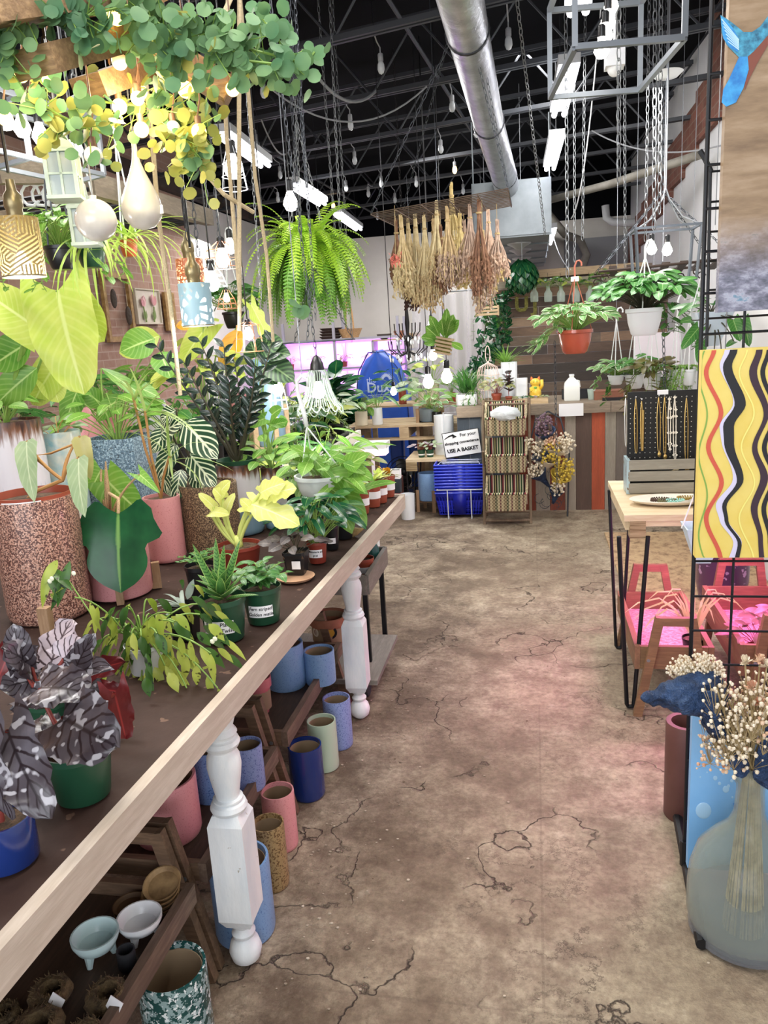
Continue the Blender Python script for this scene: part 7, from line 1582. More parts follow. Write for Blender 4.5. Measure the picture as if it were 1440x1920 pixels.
# Boston fern
c=A(575,470,4.45); t=thing('hanging_fern',c-V((0,0,.18)),'huge bright green hanging Boston fern','hanging plant'); pot(t,'hang',.13,.16,BLKP,c=(0,0,0)); f,f2,st=MB(),MB(),MB(); g=rnd(720)
for k in range(270):
    az=g.uniform(0,6.28); lev=g.random(); L=g.uniform(.26,.50); el=1.35-1.75*lev; p=c.copy()+V((math.cos(az)*.05,math.sin(az)*.05,0)); d=sphdir(az,el); n_=25; pts=[p.copy()]; dirs=[d.copy()]
    for i in range(n_):
        d=(d+V((0,0,-1))*(.075+.09*(1-abs(el)/1.6))).normalized(); p=p+d*(L/n_); pts.append(p.copy()); dirs.append(d.copy())
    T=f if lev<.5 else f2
    for i in range(1,n_):
        tt_=i/n_; sd=dirs[i].cross(UP); sd=sd.normalized() if sd.length>.05 else V((math.sin(az),-math.cos(az),0)); w_=.031*math.sin(PI*min(1,tt_*.9+.1))**.6
        for s in(-1,1):
            b0=pts[i]; b1=pts[i]+dirs[i]*(L/n_*.5); tip=pts[i]+sd*s*w_+dirs[i]*.008-V((0,0,.006)); j=len(T.v); T.v+=[b0,b1,tip+dirs[i]*.004,tip-dirs[i]*.004]; T.face((j,j+1,j+2,j+3),[(.5,0),(.5,.3),(.5,1),(.5,1)])
    st.tube(pts[::4],.0015,4,cap=False)
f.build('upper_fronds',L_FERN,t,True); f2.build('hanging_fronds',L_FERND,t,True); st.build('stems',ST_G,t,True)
for k in range(3): a=k*2.09; MB().chain(c+V((.13*math.cos(a),.13*math.sin(a),-.03)),V((c.x,c.y,2.75)),.045,.02,.0025).build('chain_leg',CHR,t,True)
MB().chain(V((c.x,c.y,2.75)),V((c.x,c.y,3.74)),.045,.02,.0025).build('top_chain',CHR,t,True)
light('POINT','fern_bulb_light',A(545,385,4.2),5,(1,.95,.85),.04)
# crystal chandelier
c=A(765,640,6.6); t=thing('crystal_chandelier',c,'black iron chandelier with hanging crystals in front of the plastic sheet','chandelier'); IR=M('black_iron','#1d1a1a',.5,metal=.5); CRY=M('crystal_glass','#e9eef2',.05,trans=.0,coat=1,metal=.3)
MB().lathe([(0,-.16),(.02,-.14),(.012,-.05),(.03,0),(.012,.05),(.02,.15),(.01,.3),(0,.32)],(0,0,0),12).build('column',IR,t)
for tier,(R,z,n_) in enumerate(((.17,-.02,8),(.11,.12,6))):
    for k in range(n_):
        a=k*2*PI/n_+tier*.3; u=V((math.cos(a),math.sin(a),0)); MB().tube([V((0,0,z-.06)),u*R*.5+V((0,0,z-.1)),u*R*.95+V((0,0,z-.04)),u*R+V((0,0,z+.03))],.005,5).build('arm',IR,t)
    mb=MB()
    for k in range(n_*3):
        a=k*2*PI/(n_*3); u=V((math.cos(a),math.sin(a),0)); mb.ball(u*R*(.6+.4*(k%3)/2)+V((0,0,z-.1-.03*(k%2))),.012,6,4,(.7,.7,1.7))
    mb.build('crystals',CRY,t)['kind']='stuff'
MB().chain((0,0,.32),(0,0,3.74-c.z),.05,.022,.003).build('chain',IR,t)
# staghorn fern on a slatted crate
c=A(832,648,5.6); t=thing('hanging_staghorn_fern',c,'antler-leaved fern mounted in a small slatted wooden basket','hanging plant'); R_=Matrix.Rotation(.25,3,'Y')
for k in range(5): MB().box(R_@V((0,-.06,-.05+.025*k)),(.12,.012,.014),R_).build('slat',PAL,t); MB().box(R_@V((0,.06,-.05+.025*k)),(.12,.012,.014),R_).build('slat',PAL,t)
MB().box((0,0,-.0),(.1,.1,.09),R_).build('moss_ball',MOSS,t); f,st=MB(),MB(); g=rnd(730)
for a_,b_,w_ in (((825,640),(790,632),20),((825,638),(798,612),22),((826,636),(806,592),18),((832,634),(828,598),20),((836,634),(845,600),24),((835,634),(860,600),22),((840,640),(868,655),14),((838,636),(850,590),20),((828,640),(795,645),16),((834,634),(838,578),16)): hero(f,A(*a_,5.6),A(*b_,5.5),w_,'spoon',droop=.4,rng=g,ruf=.08)
f.build('fronds',L_BRT,t,True,smooth=True); MB().tube([(0,0,.03),(0,0,3.74-c.z)],.003,5).build('chain',CHRD,t)
# single pendant bulbs and cord clusters in the centre
def cordbulb(px,py,Y,label,r=.032,m_=None,top=3.74,pw=None,col=(1,.96,.9),cage=None,cm=None):
    c=A(px,py,Y); t=thing('pendant_bulb',c,label,'pendant lamp'); bulb(t,c,r,m_,world=True); MB().tube([c+V((0,0,r*3)),V((c.x,c.y,top))],.003,5).build('cord',BLKP,t,True)
    if pw: light('POINT','pendant_light_%d_%d'%(px,py),c-V((0,0,r*1.5)),pw,col,.03)
    if cage:
        R,z0,z1=cage; mb=MB(); n_=8
        for k in range(n_): a=k*2*PI/n_; u=V((math.cos(a),math.sin(a),0)); mb.tube([c+u*.015+V((0,0,r*2.4)),c+u*R*.75+V((0,0,z1)),c+u*R+V((0,0,z0))],.0016,4,cap=False)
        mb.build('cage_wires',cm or WR,t,True)
        for z,q in((z0,1),((z0+z1)/2,.88),(z1,.75)): MB().tube([c+V((R*q*math.cos(a*PI/9),R*q*math.sin(a*PI/9),z)) for a in range(18)],.0016,4,closed=True).build('cage_ring',cm or WR,t,True)
    return t
cordbulb(812,668,6.4,'bright bulb at the left of the cluster under the staghorn fern',.035,pw=3)
cordbulb(803,718,6.2,'brightest low bulb of the cluster under the staghorn fern',.045,pw=3)
cordbulb(838,708,6.0,'round bright bulb at the right of the cluster under the staghorn fern',.045,pw=3)
cordbulb(808,608,6.4,'upward glowing bulb above the staghorn fern',.025)
cordbulb(738,735,5.4,'small bright bulb among the leaves in front of the tent',.024)
cordbulb(521,733,4.0,'bright bulb in a white wire cage beside the calathea',.03,pw=3,cage=(.05,-.1,0))
cordbulb(545,382,4.2,'large bright bulb above the fern',.04)
cordbulb(437,318,3.0,'white-caged work bulb hanging by the first tube light',.035,pw=2,cage=(.05,-.07,.02))
cordbulb(432,465,3.6,'bright bulb below the first tube light, left of the fern',.028,pw=3)
cordbulb(398,532,2.9,'bright bulb in a faceted clear cage',.03,pw=2,cage=(.06,-.01,.03),cm=M('clear_glass_rods','#dfe6e6',.1))
CPW=M('copper_wire','#d99a74',.35,metal=.6)
cordbulb(417,488,3.3,'bulb inside a rose-gold geometric cage',.032,pw=2,cage=(.085,-.03,.04),cm=CPW)
cordbulb(425,560,3.9,'tiny beehive cage pendant below the geometric one',.018,cage=(.055,-.05,.0),cm=CPW)
cordbulb(466,628,3.2,'fluted copper-wire pendant behind the orange leaf',.022,pw=2,cage=(.065,-.07,.04),cm=CPW)
# glass bell lamp
c=A(598,735,3.5); t=thing('glass_bell_lamp',c,'ribbed glass bell-shaped pendant with scalloped rim, brightly lit','pendant lamp'); RIB=M('ribbed_glass','#aebfb2',.08,coat=.8,alpha=.6); mb=MB()
prof=[(.034,.10),(.045,.09),(.05,.05),(.062,.0),(.08,-.04),(.1,-.065),(.108,-.075)]
for k in range(28):
    a=k*2*PI/28; mb.tube([c+V((r_*math.cos(a),r_*math.sin(a),z_)) for r_,z_ in prof],.0028,5,cap=False)
mb.build('glass_ribs',RIB,t,True)
mb=MB()
for k in range(14):
    a0=k*2*PI/14; mb.tube([c+V((.108*math.cos(a0+.45*q/8),.108*math.sin(a0+.45*q/8),-.075-.028*math.sin(q/8*PI))) for q in range(9)],.0025,5,cap=False)
mb.build('scalloped_rim',RIB,t,True); bulb(t,c+V((0,0,.0)),.032); MB().lathe([(.034,.1),(.03,.13),(.015,.16),(0,.17)],c,14).build('cap',BLKP,t,True)
MB().chain(c+V((0,0,.17)),V((c.x-.12,c.y,3.74)),.04,.018,.0025).build('chain',CHRD,t,True); light('POINT','bell_lamp_light',c-V((0,0,.12)),3,(1,.98,.92),.03)
# round wire hanging rack
c=A(597,640,4.2); t=thing('round_wire_rack',c,'round dark wire rack hung on chains above the glass bell lamp','rack')
for R in (.07,.14,.2): MB().tube([(R*math.cos(a*PI/16),R*math.sin(a*PI/16),0) for a in range(32)],.004,5,closed=True).build('ring',CHRD,t)
for k in range(12): a=k*PI/6; MB().tube([(.03*math.cos(a),.03*math.sin(a),.0),(.2*math.cos(a),.2*math.sin(a),0)],.003,4).build('spoke',CHRD,t)
for k in range(3): a=k*2.09+.5; MB().chain((.2*math.cos(a),.2*math.sin(a),0),(0,0,.4),.04,.018,.0025).build('chain_leg',CHRD,t)
MB().chain((0,0,.4),(0,0,3.74-c.z),.05,.022,.003).build('top_chain',CHRD,t)
# white plastic hanger with its pot
c=A(603,935,2.95); t=thing('hanging_planter',c,'hanging planter with a thick white swan-neck hook in front of the bell lamp','hanging plant'); pot(t,'hang',.1,.1,P_WHT); hk=A(575,800,2.9)-c
MB().tube([hk,A(570,775,2.9)-c,A(558,735,2.9)-c,A(557,715,2.9)-c,A(566,705,2.9)-c,A(576,712,2.9)-c,A(577,725,2.9)-c],[.009,.009,.008,.007,.007,.006,.005],8).build('swan_hook',WHP,t,smooth=True)
for k in range(3): a=k*2.09; MB().tube([hk,(.1*math.cos(a),.1*math.sin(a),.1)],.003,5).build('hanger_strand',WHP,t)
f,st=MB(),MB(); bush(f,st,V((0,0,.1)),24,.15,.1,.1,.06,'oval',rnd(740),rs=.002); f.build('foliage',L_BRT,t,smooth=True); st.build('stems',ST_G,t)
MB().tube([A(566,705,2.9)-c,V((hk.x,hk.y,3.74-c.z))],.002,4).build('wire',GREY,t)
# vine curtain and leafy ball by the plank wall
f,st=MB(),MB(); g=rnd(750); y0=8.2
for (pts,n_) in (([(975,520),(940,560),(930,620),(912,680),(895,700)],150),([(930,560),(945,600),(940,640),(930,670)],80),([(915,590),(905,640),(885,700)],50)):
    W3=[A(x,y,y0) for x,y in pts]; st.tube(W3,.006,5)
    for k in range(n_):
        u=g.random()*(len(W3)-1.001); i=int(u); p=W3[i].lerp(W3[i+1],u-i)+V((g.uniform(-.09,.09),g.uniform(-.05,.05),g.uniform(-.08,.08))); leaf(f,p,sphdir(g.uniform(0,6.28),g.uniform(-1.2,.3)),V((0,-1,.5)),g.uniform(.05,.09),.05,'heart',.4,.1,0,2,4,g)
t=thing('ivy_garland',A(940,560,y0),'dark green ivy garland climbing the left end of the plank wall','vine'); f.build('leaves',L_DEEP,t,True,smooth=True); st.build('vine_stem',ST_D,t,True)
c=A(979,508,7.9); t=thing('hanging_leaf_ball',c,'dense ball of big glossy green leaves at the top of the plank wall','hanging plant'); f=MB()
for k in range(70): d=sphdir(k*2.4,math.asin(1-2*(k+.5)/70)); leaf(f,d*.1,(d+V((0,0,-1.1))).normalized(),d,.14,.12,'heart',.6,.1,.05,3,5,g)
f.build('leaves',L_DEEP,t,smooth=True); MB().tube([(0,0,.05),(0,0,3.74-c.z)],.003,4).build('wire',GREY,t)
c=A(914,583,7.4); t=thing('hanging_mini_crate',c,'little pale slatted crate hung on strings with trailing ivy','hanging plant')
for k in range(3):
    for s in(-1,1): MB().box((0,s*.06,-.03+.03*k),(.2,.012,.02)).build('slat',WNAT,t)
for s in(-1,1): MB().box((s*.1,0,0),(.012,.13,.09)).build('end_panel',WNAT,t); MB().tube([(s*.09,0,.04),(s*.03,0,.2),(0,0,.34)],.003,5).build('string',ROPE,t)
f,st=MB(),MB(); trails(f,st,V((0,0,.03)),7,.08,.3,10,.05,.045,'heart',rnd(760),out=.07); f.build('foliage',L_GRN,t); st.build('stems',ST_D,t); MB().tube([(0,0,.34),(0,0,3.74-c.z)],.002,4).build('wire',GREY,t)
# ================================================================== CEILING STRINGS AND TOP LEFT
CLB=M('clear_bulb_glass','#d9dde0',.1,coat=.5,alpha=.6); CORD=M('grey_cable','#8d8f92',.6)
sb=None
blist=[(713,100,0),(847,178,0),(656,214,0),(826,262,0),(893,230,0),(664,284,0),(714,330,0),(648,338,0),(852,303,1),(740,362,0),(520,360,0),(524,312,0),(492,148,0),(370,30,0),(480,252,0),(624,374,1),(606,414,0),(707,396,0),(868,345,0),(953,52,0),(894,225,0),(440,390,0),(690,350,0),(780,330,0)]
for k,(x,y,lit) in enumerate(blist):
    p=G(x,y,3.17) if y<420 else G(x,y,3.1); 
    if p.y>11.5: p=A(x,y,11.4)
    lab='%s string bulb number-less'%k
    wx='left' if x<560 else ('middle' if x<760 else 'right'); wy='near the camera' if p.y<4.6 else ('mid-room' if p.y<7.5 else 'at the rear')
    t=thing('string_bulb',p,('glowing' if lit else 'unlit')+' clear string-light bulb under the black joists, %s part, %s'%(wx,wy),'light bulb','string bulbs %s %s'%(wx,wy) if not lit else None); s=1.0
    jy=min((yc+sl*(p.x+1) for yc in (2.55,3.6,4.72,5.82,6.92,8.12,9.05,10.2,11.35)),key=lambda q:abs(q-p.y)); MB().tube([(0,0,0),(0,0,.03),(0,(jy-p.y)*.5,.03),(0,jy-p.y,3.225-p.z)],.004,5).build('drop_cord',CORD,t); MB().lathe([(.012,.0),(.016,-.005),(.016,-.04),(.013,-.045)],(0,0,0),10).build('socket',BLKP if False else CORD,t)
    MB().lathe([(.013,-.04),(.02,-.06),(.022,-.085),(.014,-.105),(0,-.112)],(0,0,0),12).build('bulb',emis('amber_filament','#ffcf7a',9) if lit else CLB,t,smooth=True)
def swag(p0,p1,sag,label,r=.006,m_=CORD):
    pts=[V(p0).lerp(V(p1),i/14)-V((0,0,1))*sag*4*(i/14)*(1-i/14) for i in range(15)]; solo(MB().tube(pts,r,6),'hanging_cable',m_,label,'cable')
swag(G(500,160,3.2),G(800,162,3.2),.22,'grey cable swagging between two joists in the middle of the ceiling')
swag(G(585,130,3.2),G(705,170,3.22),.12,'thicker dusty cable sagging near the second joist',.01)
swag(G(490,225,3.2),G(540,285,3.2),.1,'short cable loop left of the fern chains')
swag(G(1110,245,3.2),V((1.33,6.3,2.75)),.1,'thin cable stretched to the right wall')
swag(V((.5,6.3,3.74)),V((.35,7.6,2.5)),.3,'white cord drooping from the tube light right of the duct',.005,WHT)
swag(G(1034,432,2.6),A(1070,505,8.4),.08,'white cord loop above the plank wall rail',.005,WHT)
# hanging timber and plank raft
TIM=wood('old_oak_timber','#6b5037','#a98a62','x',3,.7,.5)
for k,(a,b,w_,h_,lab) in enumerate((((-30,20,1.35),(290,-18,1.7),.07,.05,'upper hanging oak timber crossing the top left corner'),((60,118,1.45),(275,62,1.8),.10,.05,'middle hanging oak timber with visible grain'),((165,165,1.75),(300,118,2.0),.09,.05,'lower hanging oak timber behind the chains'),((290,85,1.9),(432,175,1.95),.09,.055,'short oak timber end poking out under the garland'))):
    solo(MB().beam(A(*a),A(*b),w_,h_),'hanging_timber',TIM,lab,'beam')
for k,(x,y,Y) in enumerate(((90,120,1.5),(205,118,1.7),(245,100,1.75))): p=A(x,y,Y); solo(MB().chain(p,V((p.x,p.y,3.72)),.03,.014,.002),'hanging_chain',M('rusty_chain','#7d6350',.6,metal=.5),['left','middle','right'][k]+' rusty chain holding up the oak timbers','chain')
# eucalyptus garland
f1,f2,st=MB(),MB(),MB(); g=rnd(800)
def sprig(pts,n,spread,yellow=0,size=.034):
    W3=[A(*p) for p in pts]; st.tube(W3,.0025,5,cap=False)
    for k in range(n):
        u=g.random()*(len(W3)-1.001); i=int(u); p=W3[i].lerp(W3[i+1],u-i)+V((g.gauss(0,spread),g.gauss(0,spread*.8),g.gauss(0,spread)))
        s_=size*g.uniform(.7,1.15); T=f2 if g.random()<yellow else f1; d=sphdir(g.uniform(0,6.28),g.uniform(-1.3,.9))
        leaf(T,p,d,V((g.uniform(-.6,.6),-1,g.uniform(-.2,.8))),s_,s_*.95,'round',.25,.08,0,4,6,g)
        if k%3==0: st.tube([W3[i].lerp(W3[i+1],u-i),p],.0011,4,cap=False)
sprig([(-20,5,1.4),(90,20,1.45),(160,30,1.5),(240,10,1.55)],110,.035); sprig([(10,60,1.4),(15,130,1.45)],38,.03,.1); sprig([(130,30,1.5),(120,50,1.5)],18,.02)
sprig([(250,10,1.6),(320,60,1.65),(400,60,1.7),(480,95,1.75),(560,115,1.8)],190,.035,.05); sprig([(270,20,1.6),(300,100,1.65),(330,150,1.7)],80,.035,.1); sprig([(480,20,1.8),(520,70,1.8),(540,110,1.8)],40,.02)
sprig([(70,190,1.6),(110,215,1.6),(160,240,1.65),(200,250,1.7)],80,.035,.45); sprig([(180,190,1.8),(280,200,1.85),(350,220,1.9),(390,250,1.9)],110,.04,.7); sprig([(330,240,1.85),(360,280,1.85),(380,310,1.85)],64,.03,.75); sprig([(400,90,1.7),(430,110,1.7),(520,120,1.75)],50,.02); sprig([(20,120,1.45),(60,130,1.5)],20,.02,.3)
sprig([(575,118,1.8),(590,97,1.8)],4,.006,0,.04)
sprig([(540,560,2.6),(560,570,2.6),(565,585,2.6)],3,.004,0,.05)
t=thing('eucalyptus_garland',A(300,90,1.7),'artificial eucalyptus garland wound round the hanging timbers','garland'); f1.build('leaves',L_EUC,t,True); f2.build('sunlit_leaves',L_EUCY,t,True); st.build('stems',ST_G,t,True)
# globe string
GLO=M('frosted_white_globe','#ece6dc',.3,coat=.4); PEA=emis('peach_dim_globe','#ffc98a',1.6); BRS=M('brown_socket','#6e4f3a',.5)
for k,(x,y,r_,Y,m_,lab) in enumerate(((218,28,18,1.6,BULBY,'largest warm lit globe bulb at the top'),(265,243,14,1.8,BULBY,'warm lit globe bulb hanging just above the teardrop ornament'),(373,247,14,1.85,BULBY,'warm lit globe bulb at the right lower edge of the garland'),(436,167,13,1.9,BULBY,'warm lit globe bulb on the timber end'),(93,148,16,1.6,BULBY,'warm lit globe bulb among the left leaves'),(10,222,14,1.5,BULBY,'warm lit globe bulb at the left edge of the photo'),(60,190,13,1.65,BULBY,'warm lit globe bulb behind a green leaf at left'),(224,200,14,1.8,BULBY,'warm lit globe bulb in the middle of the yellow leaves'),(262,172,14,1.85,BULBY,'warm lit globe bulb tucked under the lower timber'),(348,168,15,1.9,BULBY,'warm lit globe bulb beside the eucalyptus stem'),(40,142,12,1.6,BULBY,'small lit globe bulb near the upper left leaves'),(303,178,12,2.0,BULB,'white lit bulb behind the yellow leaves'),(224,115,15,1.75,GLO,'unlit frosted globe below the timbers'),(325,240,13,1.85,GLO,'unlit pinkish globe left of the lower lit one'),(258,184,13,1.78,PEA,'dim peach globe bulb'),(175,292,17,1.65,GLO,'frosted globe ornament beside the lantern'))):
    q=A(x,y,Y); r=S(r_,q); t=thing('globe_bulb',q,lab,'light bulb'); MB().ball((0,0,0),r,16,12).build('bulb',m_,t,smooth=True)
    MB().lathe([(r*.4,r*.85),(r*.45,r*.95),(r*.45,r*1.9),(0,r*2)],(0,0,0),12).build('socket',BRS,t); MB().tube([(0,0,r*1.9),(.01,0,r*4),(0,.02,max(.12,2.5-q.z))],.002,5).build('cord',BRS,t)
light('POINT','globe_string_light',A(250,200,1.75),4.5,(1,.8,.5),.06); light('POINT','globe_string_light_left',A(60,170,1.5),2.5,(1,.8,.5),.06)
# rectangular frame pendant with bulbs
WF=M('white_metal_frame','#8d949c',.5,metal=.1); P0=A(-40,215,2.0); P1=A(188,275,2.35)
t=thing('long_frame_pendant',(P0+P1)/2,'long white metal box frame pendant with a row of bright bulbs','pendant lamp'); hgt=.16
d=(P1-P0); sd=V((-d.y,d.x,0)).normalized()*.16
for o in(V((0,0,0)),sd): 
    for z in(-hgt/2,hgt/2): MB().beam(P0+o+V((0,0,z)),P1+o+V((0,0,z)),.012,.012).build('frame_bar',WF,t,True)
for p in(P0,P1,P0.lerp(P1,.35)):
    for z in(-hgt/2,hgt/2): MB().beam(p+V((0,0,z)),p+sd+V((0,0,z)),.012,.012).build('frame_bar',WF,t,True)
    for o in(V((0,0,0)),sd): MB().beam(p+o-V((0,0,hgt/2)),p+o+V((0,0,hgt/2)),.012,.012).build('frame_bar',WF,t,True)
for x,y,Y in((10,228,2.0),(42,242,2.05),(76,256,2.12),(106,262,2.2),(141,280,2.25)): bulb(t,A(x,y,Y),.023)
for u in(.2,.8): q=P0.lerp(P1,u)+sd*.5+V((0,0,hgt/2)); MB().tube([q,V((q.x,q.y,3.7))],.003,5).build('cord',BLKP,t,True)
light('POINT','long_frame_light',A(75,260,2.1)+V((0,0,-.05)),2.5,(1,.97,.93),.08)
# pale green lantern
def lantern(x,y,Y,w_,h_,lab,rot):
    c=A(x,y,Y); t=thing('metal_lantern',c,lab,'lantern'); LG=M('pale_green_metal','#cbdcd2',.5,var='#b9cabd',vs=20); R_=Matrix.Rotation(rot,3,'Z')
    for sx in(-1,1):
        for sy in(-1,1): MB().box(R_@V((sx*w_/2,sy*w_/2,0)),(.008,.008,h_),R_).build('corner_post',LG,t)
    for z in(-h_/2,h_/2): MB().box(V((0,0,z)),(w_+.012,w_+.012,.008),R_).build('plate',LG,t)
    for k in range(4):
        R2=Matrix.Rotation(rot+k*PI/2,3,'Z'); MB().box(R2@V((0,-w_/2,0)),(.005,.004,h_),R2).build('glazing_bar',LG,t); MB().box(R2@V((0,-w_/2,0)),(w_,.004,.005),R2).build('glazing_bar',LG,t)
        MB().box(R2@V((0,-w_/2+.003,0)),(w_-.006,.001,h_-.01),R2).build('pane',glassm('lantern_glass','#cdd8dc',.2,.5),t)
    MB().lathe([(w_*.85,h_/2+.003),(w_*.35,h_/2+.035),(w_*.3,h_/2+.06),(w_*.1,h_/2+.065),(0,h_/2+.065)],(0,0,0),4,Matrix.Rotation(rot+PI/4,3,'Z')).build('roof',LG,t,smooth=False)
    MB().tube([(0,0,h_/2+.06),(.0,0,3.72-c.z)],.002,5).build('cord',CORD,t)
lantern(120,330,1.75,.062,.10,'pale green metal lantern with four-pane sides at upper left',.35)
lantern(160,425,1.95,.055,.09,'second pale lantern half hidden behind the big globe',.3)
c=A(180,413,1.75); t=thing('glass_globe_ornament',c,'large frosted white globe ornament under the lantern','ornament'); FR=M('frosted_shell_glass','#e2ded6',.25,coat=.5,var='#d3cfc6',vs=12,alpha=.93); r=S(38,c); MB().ball((0,0,0),r,24,16).build('globe',FR,t,smooth=True); MB().tube([(0,0,r*.98),(0,0,r*1.15)],.008,8).build('neck',FR,t); MB().tube([(0,0,r*1.1),(0,0,3.72-c.z)],.0018,5).build('cord',CORD,t)
c=A(266,392,1.9); t=thing('teardrop_ornament',c,'large frosted teardrop glass ornament with a long thin neck','ornament'); r=S(38,c); MB().lathe([(0,-r),(r*.55,-r*.85),(r*.92,-r*.4),(r,0),(r*.9,r*.5),(r*.65,r*1.1),(r*.38,r*1.7),(r*.2,r*2.2),(r*.13,r*2.7),(r*.12,r*3.1),(0,r*3.12)],(0,0,0),28).build('drop',FR,t,smooth=True); MB().tube([(0,0,r*3.1),(0,0,3.72-c.z)],.002,5).build('cord',CORD,t); MB().box((r*1.0,0,-r*.1),(.012,.003,.02)).build('tag',LABELW,t)
# pierced shades
def shade(x,y,Y,wpx,hpx,lab,m_,tilt=0,pw=6,sock=1,emc=BULB):
    c=A(x,y,Y); r=S(wpx/2,c); h=S(hpx,c); t=thing('pierced_shade_pendant',c,lab,'pendant lamp'); mb=MB(); mb.f=[]; mb.grid(lambda u,v_:V((r*math.cos(2*PI*u),r*math.sin(2*PI*u),-h/2+h*v_)),40,1); mb.build('shade',m_,t,smooth=False); MB().lathe([(r*1.01,-h/2),(r*1.01,-h/2+.004)],(0,0,0),36).build('rim',M('pendant_rim_metal','#8f8468',.4,metal=.5),t); MB().lathe([(r,h/2),(r*.2,h/2+.002)],(0,0,0),36).build('top_plate',M('pendant_rim_metal','#8f8468',.4,metal=.5),t)
    bulb(t,V((0,0,-h*.32)),r*.42,emc,False,world=False); MB().lathe([(0,h/2),(.018,h/2),(.019,h/2+.02),(.022,h/2+.025),(.021,h/2+.05),(.012,h/2+.062),(.01,h/2+.085),(0,h/2+.085)],(0,0,0),14).build('socket',M('antique_brass','#8a7d5c',.35,metal=.7),t)
    MB().tube([(0,0,h/2+.1),(.0,0,3.72-c.z)],.004,6).build('braided_cord',BLKP,t); light('POINT','shade_light_%d'%x,c-V((0,0,h*.55)),pw,(1,.97,.92),.03); return t
def perfo(name,col,hole,scale,emitc,st_,kind='wave'):
    N=NT(name); tc=N.n('ShaderNodeTexCoord'); mp=N.n('ShaderNodeMapping'); mp.inputs['Scale'].default_value=scale; N.l(tc.outputs['UV'],mp.inputs[0])
    if kind=='voro': x=N.n('ShaderNodeTexVoronoi',feature='DISTANCE_TO_EDGE'); x.inputs['Scale'].default_value=1; N.l(mp.outputs[0],x.inputs['Vector']); f=N.ramp(x.outputs['Distance'],[(hole,(0,0,0)),(hole+.03,(1,1,1))])
    else:
        x=N.n('ShaderNodeTexVoronoi',feature='F1'); x.inputs['Scale'].default_value=.25; N.l(mp.outputs[0],x.inputs['Vector']); rot=N.n('ShaderNodeVectorRotate',rotation_type='Z_AXIS'); N.l(mp.outputs[0],rot.inputs[0]); mu=N.n('ShaderNodeMath',operation='SNAP'); N.l(x.outputs['Color'],mu.inputs[0]); mu.inputs[1].default_value=.34; m2=N.n('ShaderNodeMath',operation='MULTIPLY'); N.l(mu.outputs[0],m2.inputs[0]); m2.inputs[1].default_value=3.08; N.l(m2.outputs[0],rot.inputs['Angle']); wv=N.n('ShaderNodeTexWave'); wv.inputs['Scale'].default_value=.32; N.l(rot.outputs[0],wv.inputs[0]); f=N.ramp(wv.outputs['Fac'],[(.5,(0,0,0)),(.6,(1,1,1))])
    N.b.inputs['Base Color'].default_value=lin(col); N.b.inputs['Roughness'].default_value=.4
    em=N.n('ShaderNodeBsdfTranslucent'); em.inputs[0].default_value=lin(emitc); mx=N.n('ShaderNodeMixShader'); N.l(f,mx.inputs[0]); N.l(N.b.outputs[0],mx.inputs[1]); tr=N.n('ShaderNodeBsdfTransparent'); m3=N.n('ShaderNodeMixShader'); m3.inputs[0].default_value=.45; N.l(tr.outputs[0],m3.inputs[1]); N.l(em.outputs[0],m3.inputs[2]); N.l(m3.outputs[0],mx.inputs[2]); N.l(mx.outputs[0],N.out.inputs[0]); return N.m
t=shade(38,465,1.75,78,106,'gold pierced cylinder pendant with basket-weave slots at the left edge',perfo('pierced_gold_metal','#a38e5c',.1,(34,15,1),'#ffe9a8',1),pw=7)
t=shade(368,572,2.2,60,78,'blue-white pierced cylinder pendant with scroll cut-outs',perfo('pierced_blue_white','#8fb0bd',.16,(13,5,1),'#ffffff',1,'voro'),pw=6)
t=shade(357,512,2.6,50,50,'copper lace pierced pendant behind the blue-white one',perfo('pierced_copper','#b0643f',.14,(24,8,1),'#ffd9b0',1,'voro'),pw=1.5)
# hanging slatted wooden shelf over the brick wall
HB=wood('grey_barn_beam','#6f6152','#988a78','y',3); a0,a1=A(-20,345,2.9),A(165,330,3.2)
t=thing('hanging_pergola_shelf',A(200,370,3.4),'hanging barn-wood and black grate shelf in front of the brick wall','shelf')
B0,B1=A(-10,320,2.7),A(125,322,3.0); C0,C1=A(165,345,3.0),A(392,408,4.6)
MB().beam(B0,B1,.05,.09).build('beam',HB,t,True); MB().beam(C0,C1,.05,.09).build('beam',HB,t,True); 
D0,D1=C0+V((-.6,.1,0)),C1+V((-.75,.1,0)); MB().beam(D0,D1,.05,.09).build('beam',HB,t,True)
for k in range(13): u=k/12; MB().tube([C0.lerp(C1,u)-V((0,0,.02)),D0.lerp(D1,u)-V((0,0,.02))],.009,6).build('grate_bar',BLK,t,True)
for p in(C0,C1,D0,D1,B1): MB().chain(p,V((p.x,p.y,3.7 if p.y<2.5 else 3.3)),.05,.022,.003).build('chain_leg',CHR,t,True)
g=rnd(810)
for k in range(3): q=A(55+k*20,350,2.9); MB().tube([q+V((.04*math.cos(a*.7),0,.04*math.sin(a*.7)-.03)) for a in range(9)],.006,6).build('cord_loop',WHP,t,True)
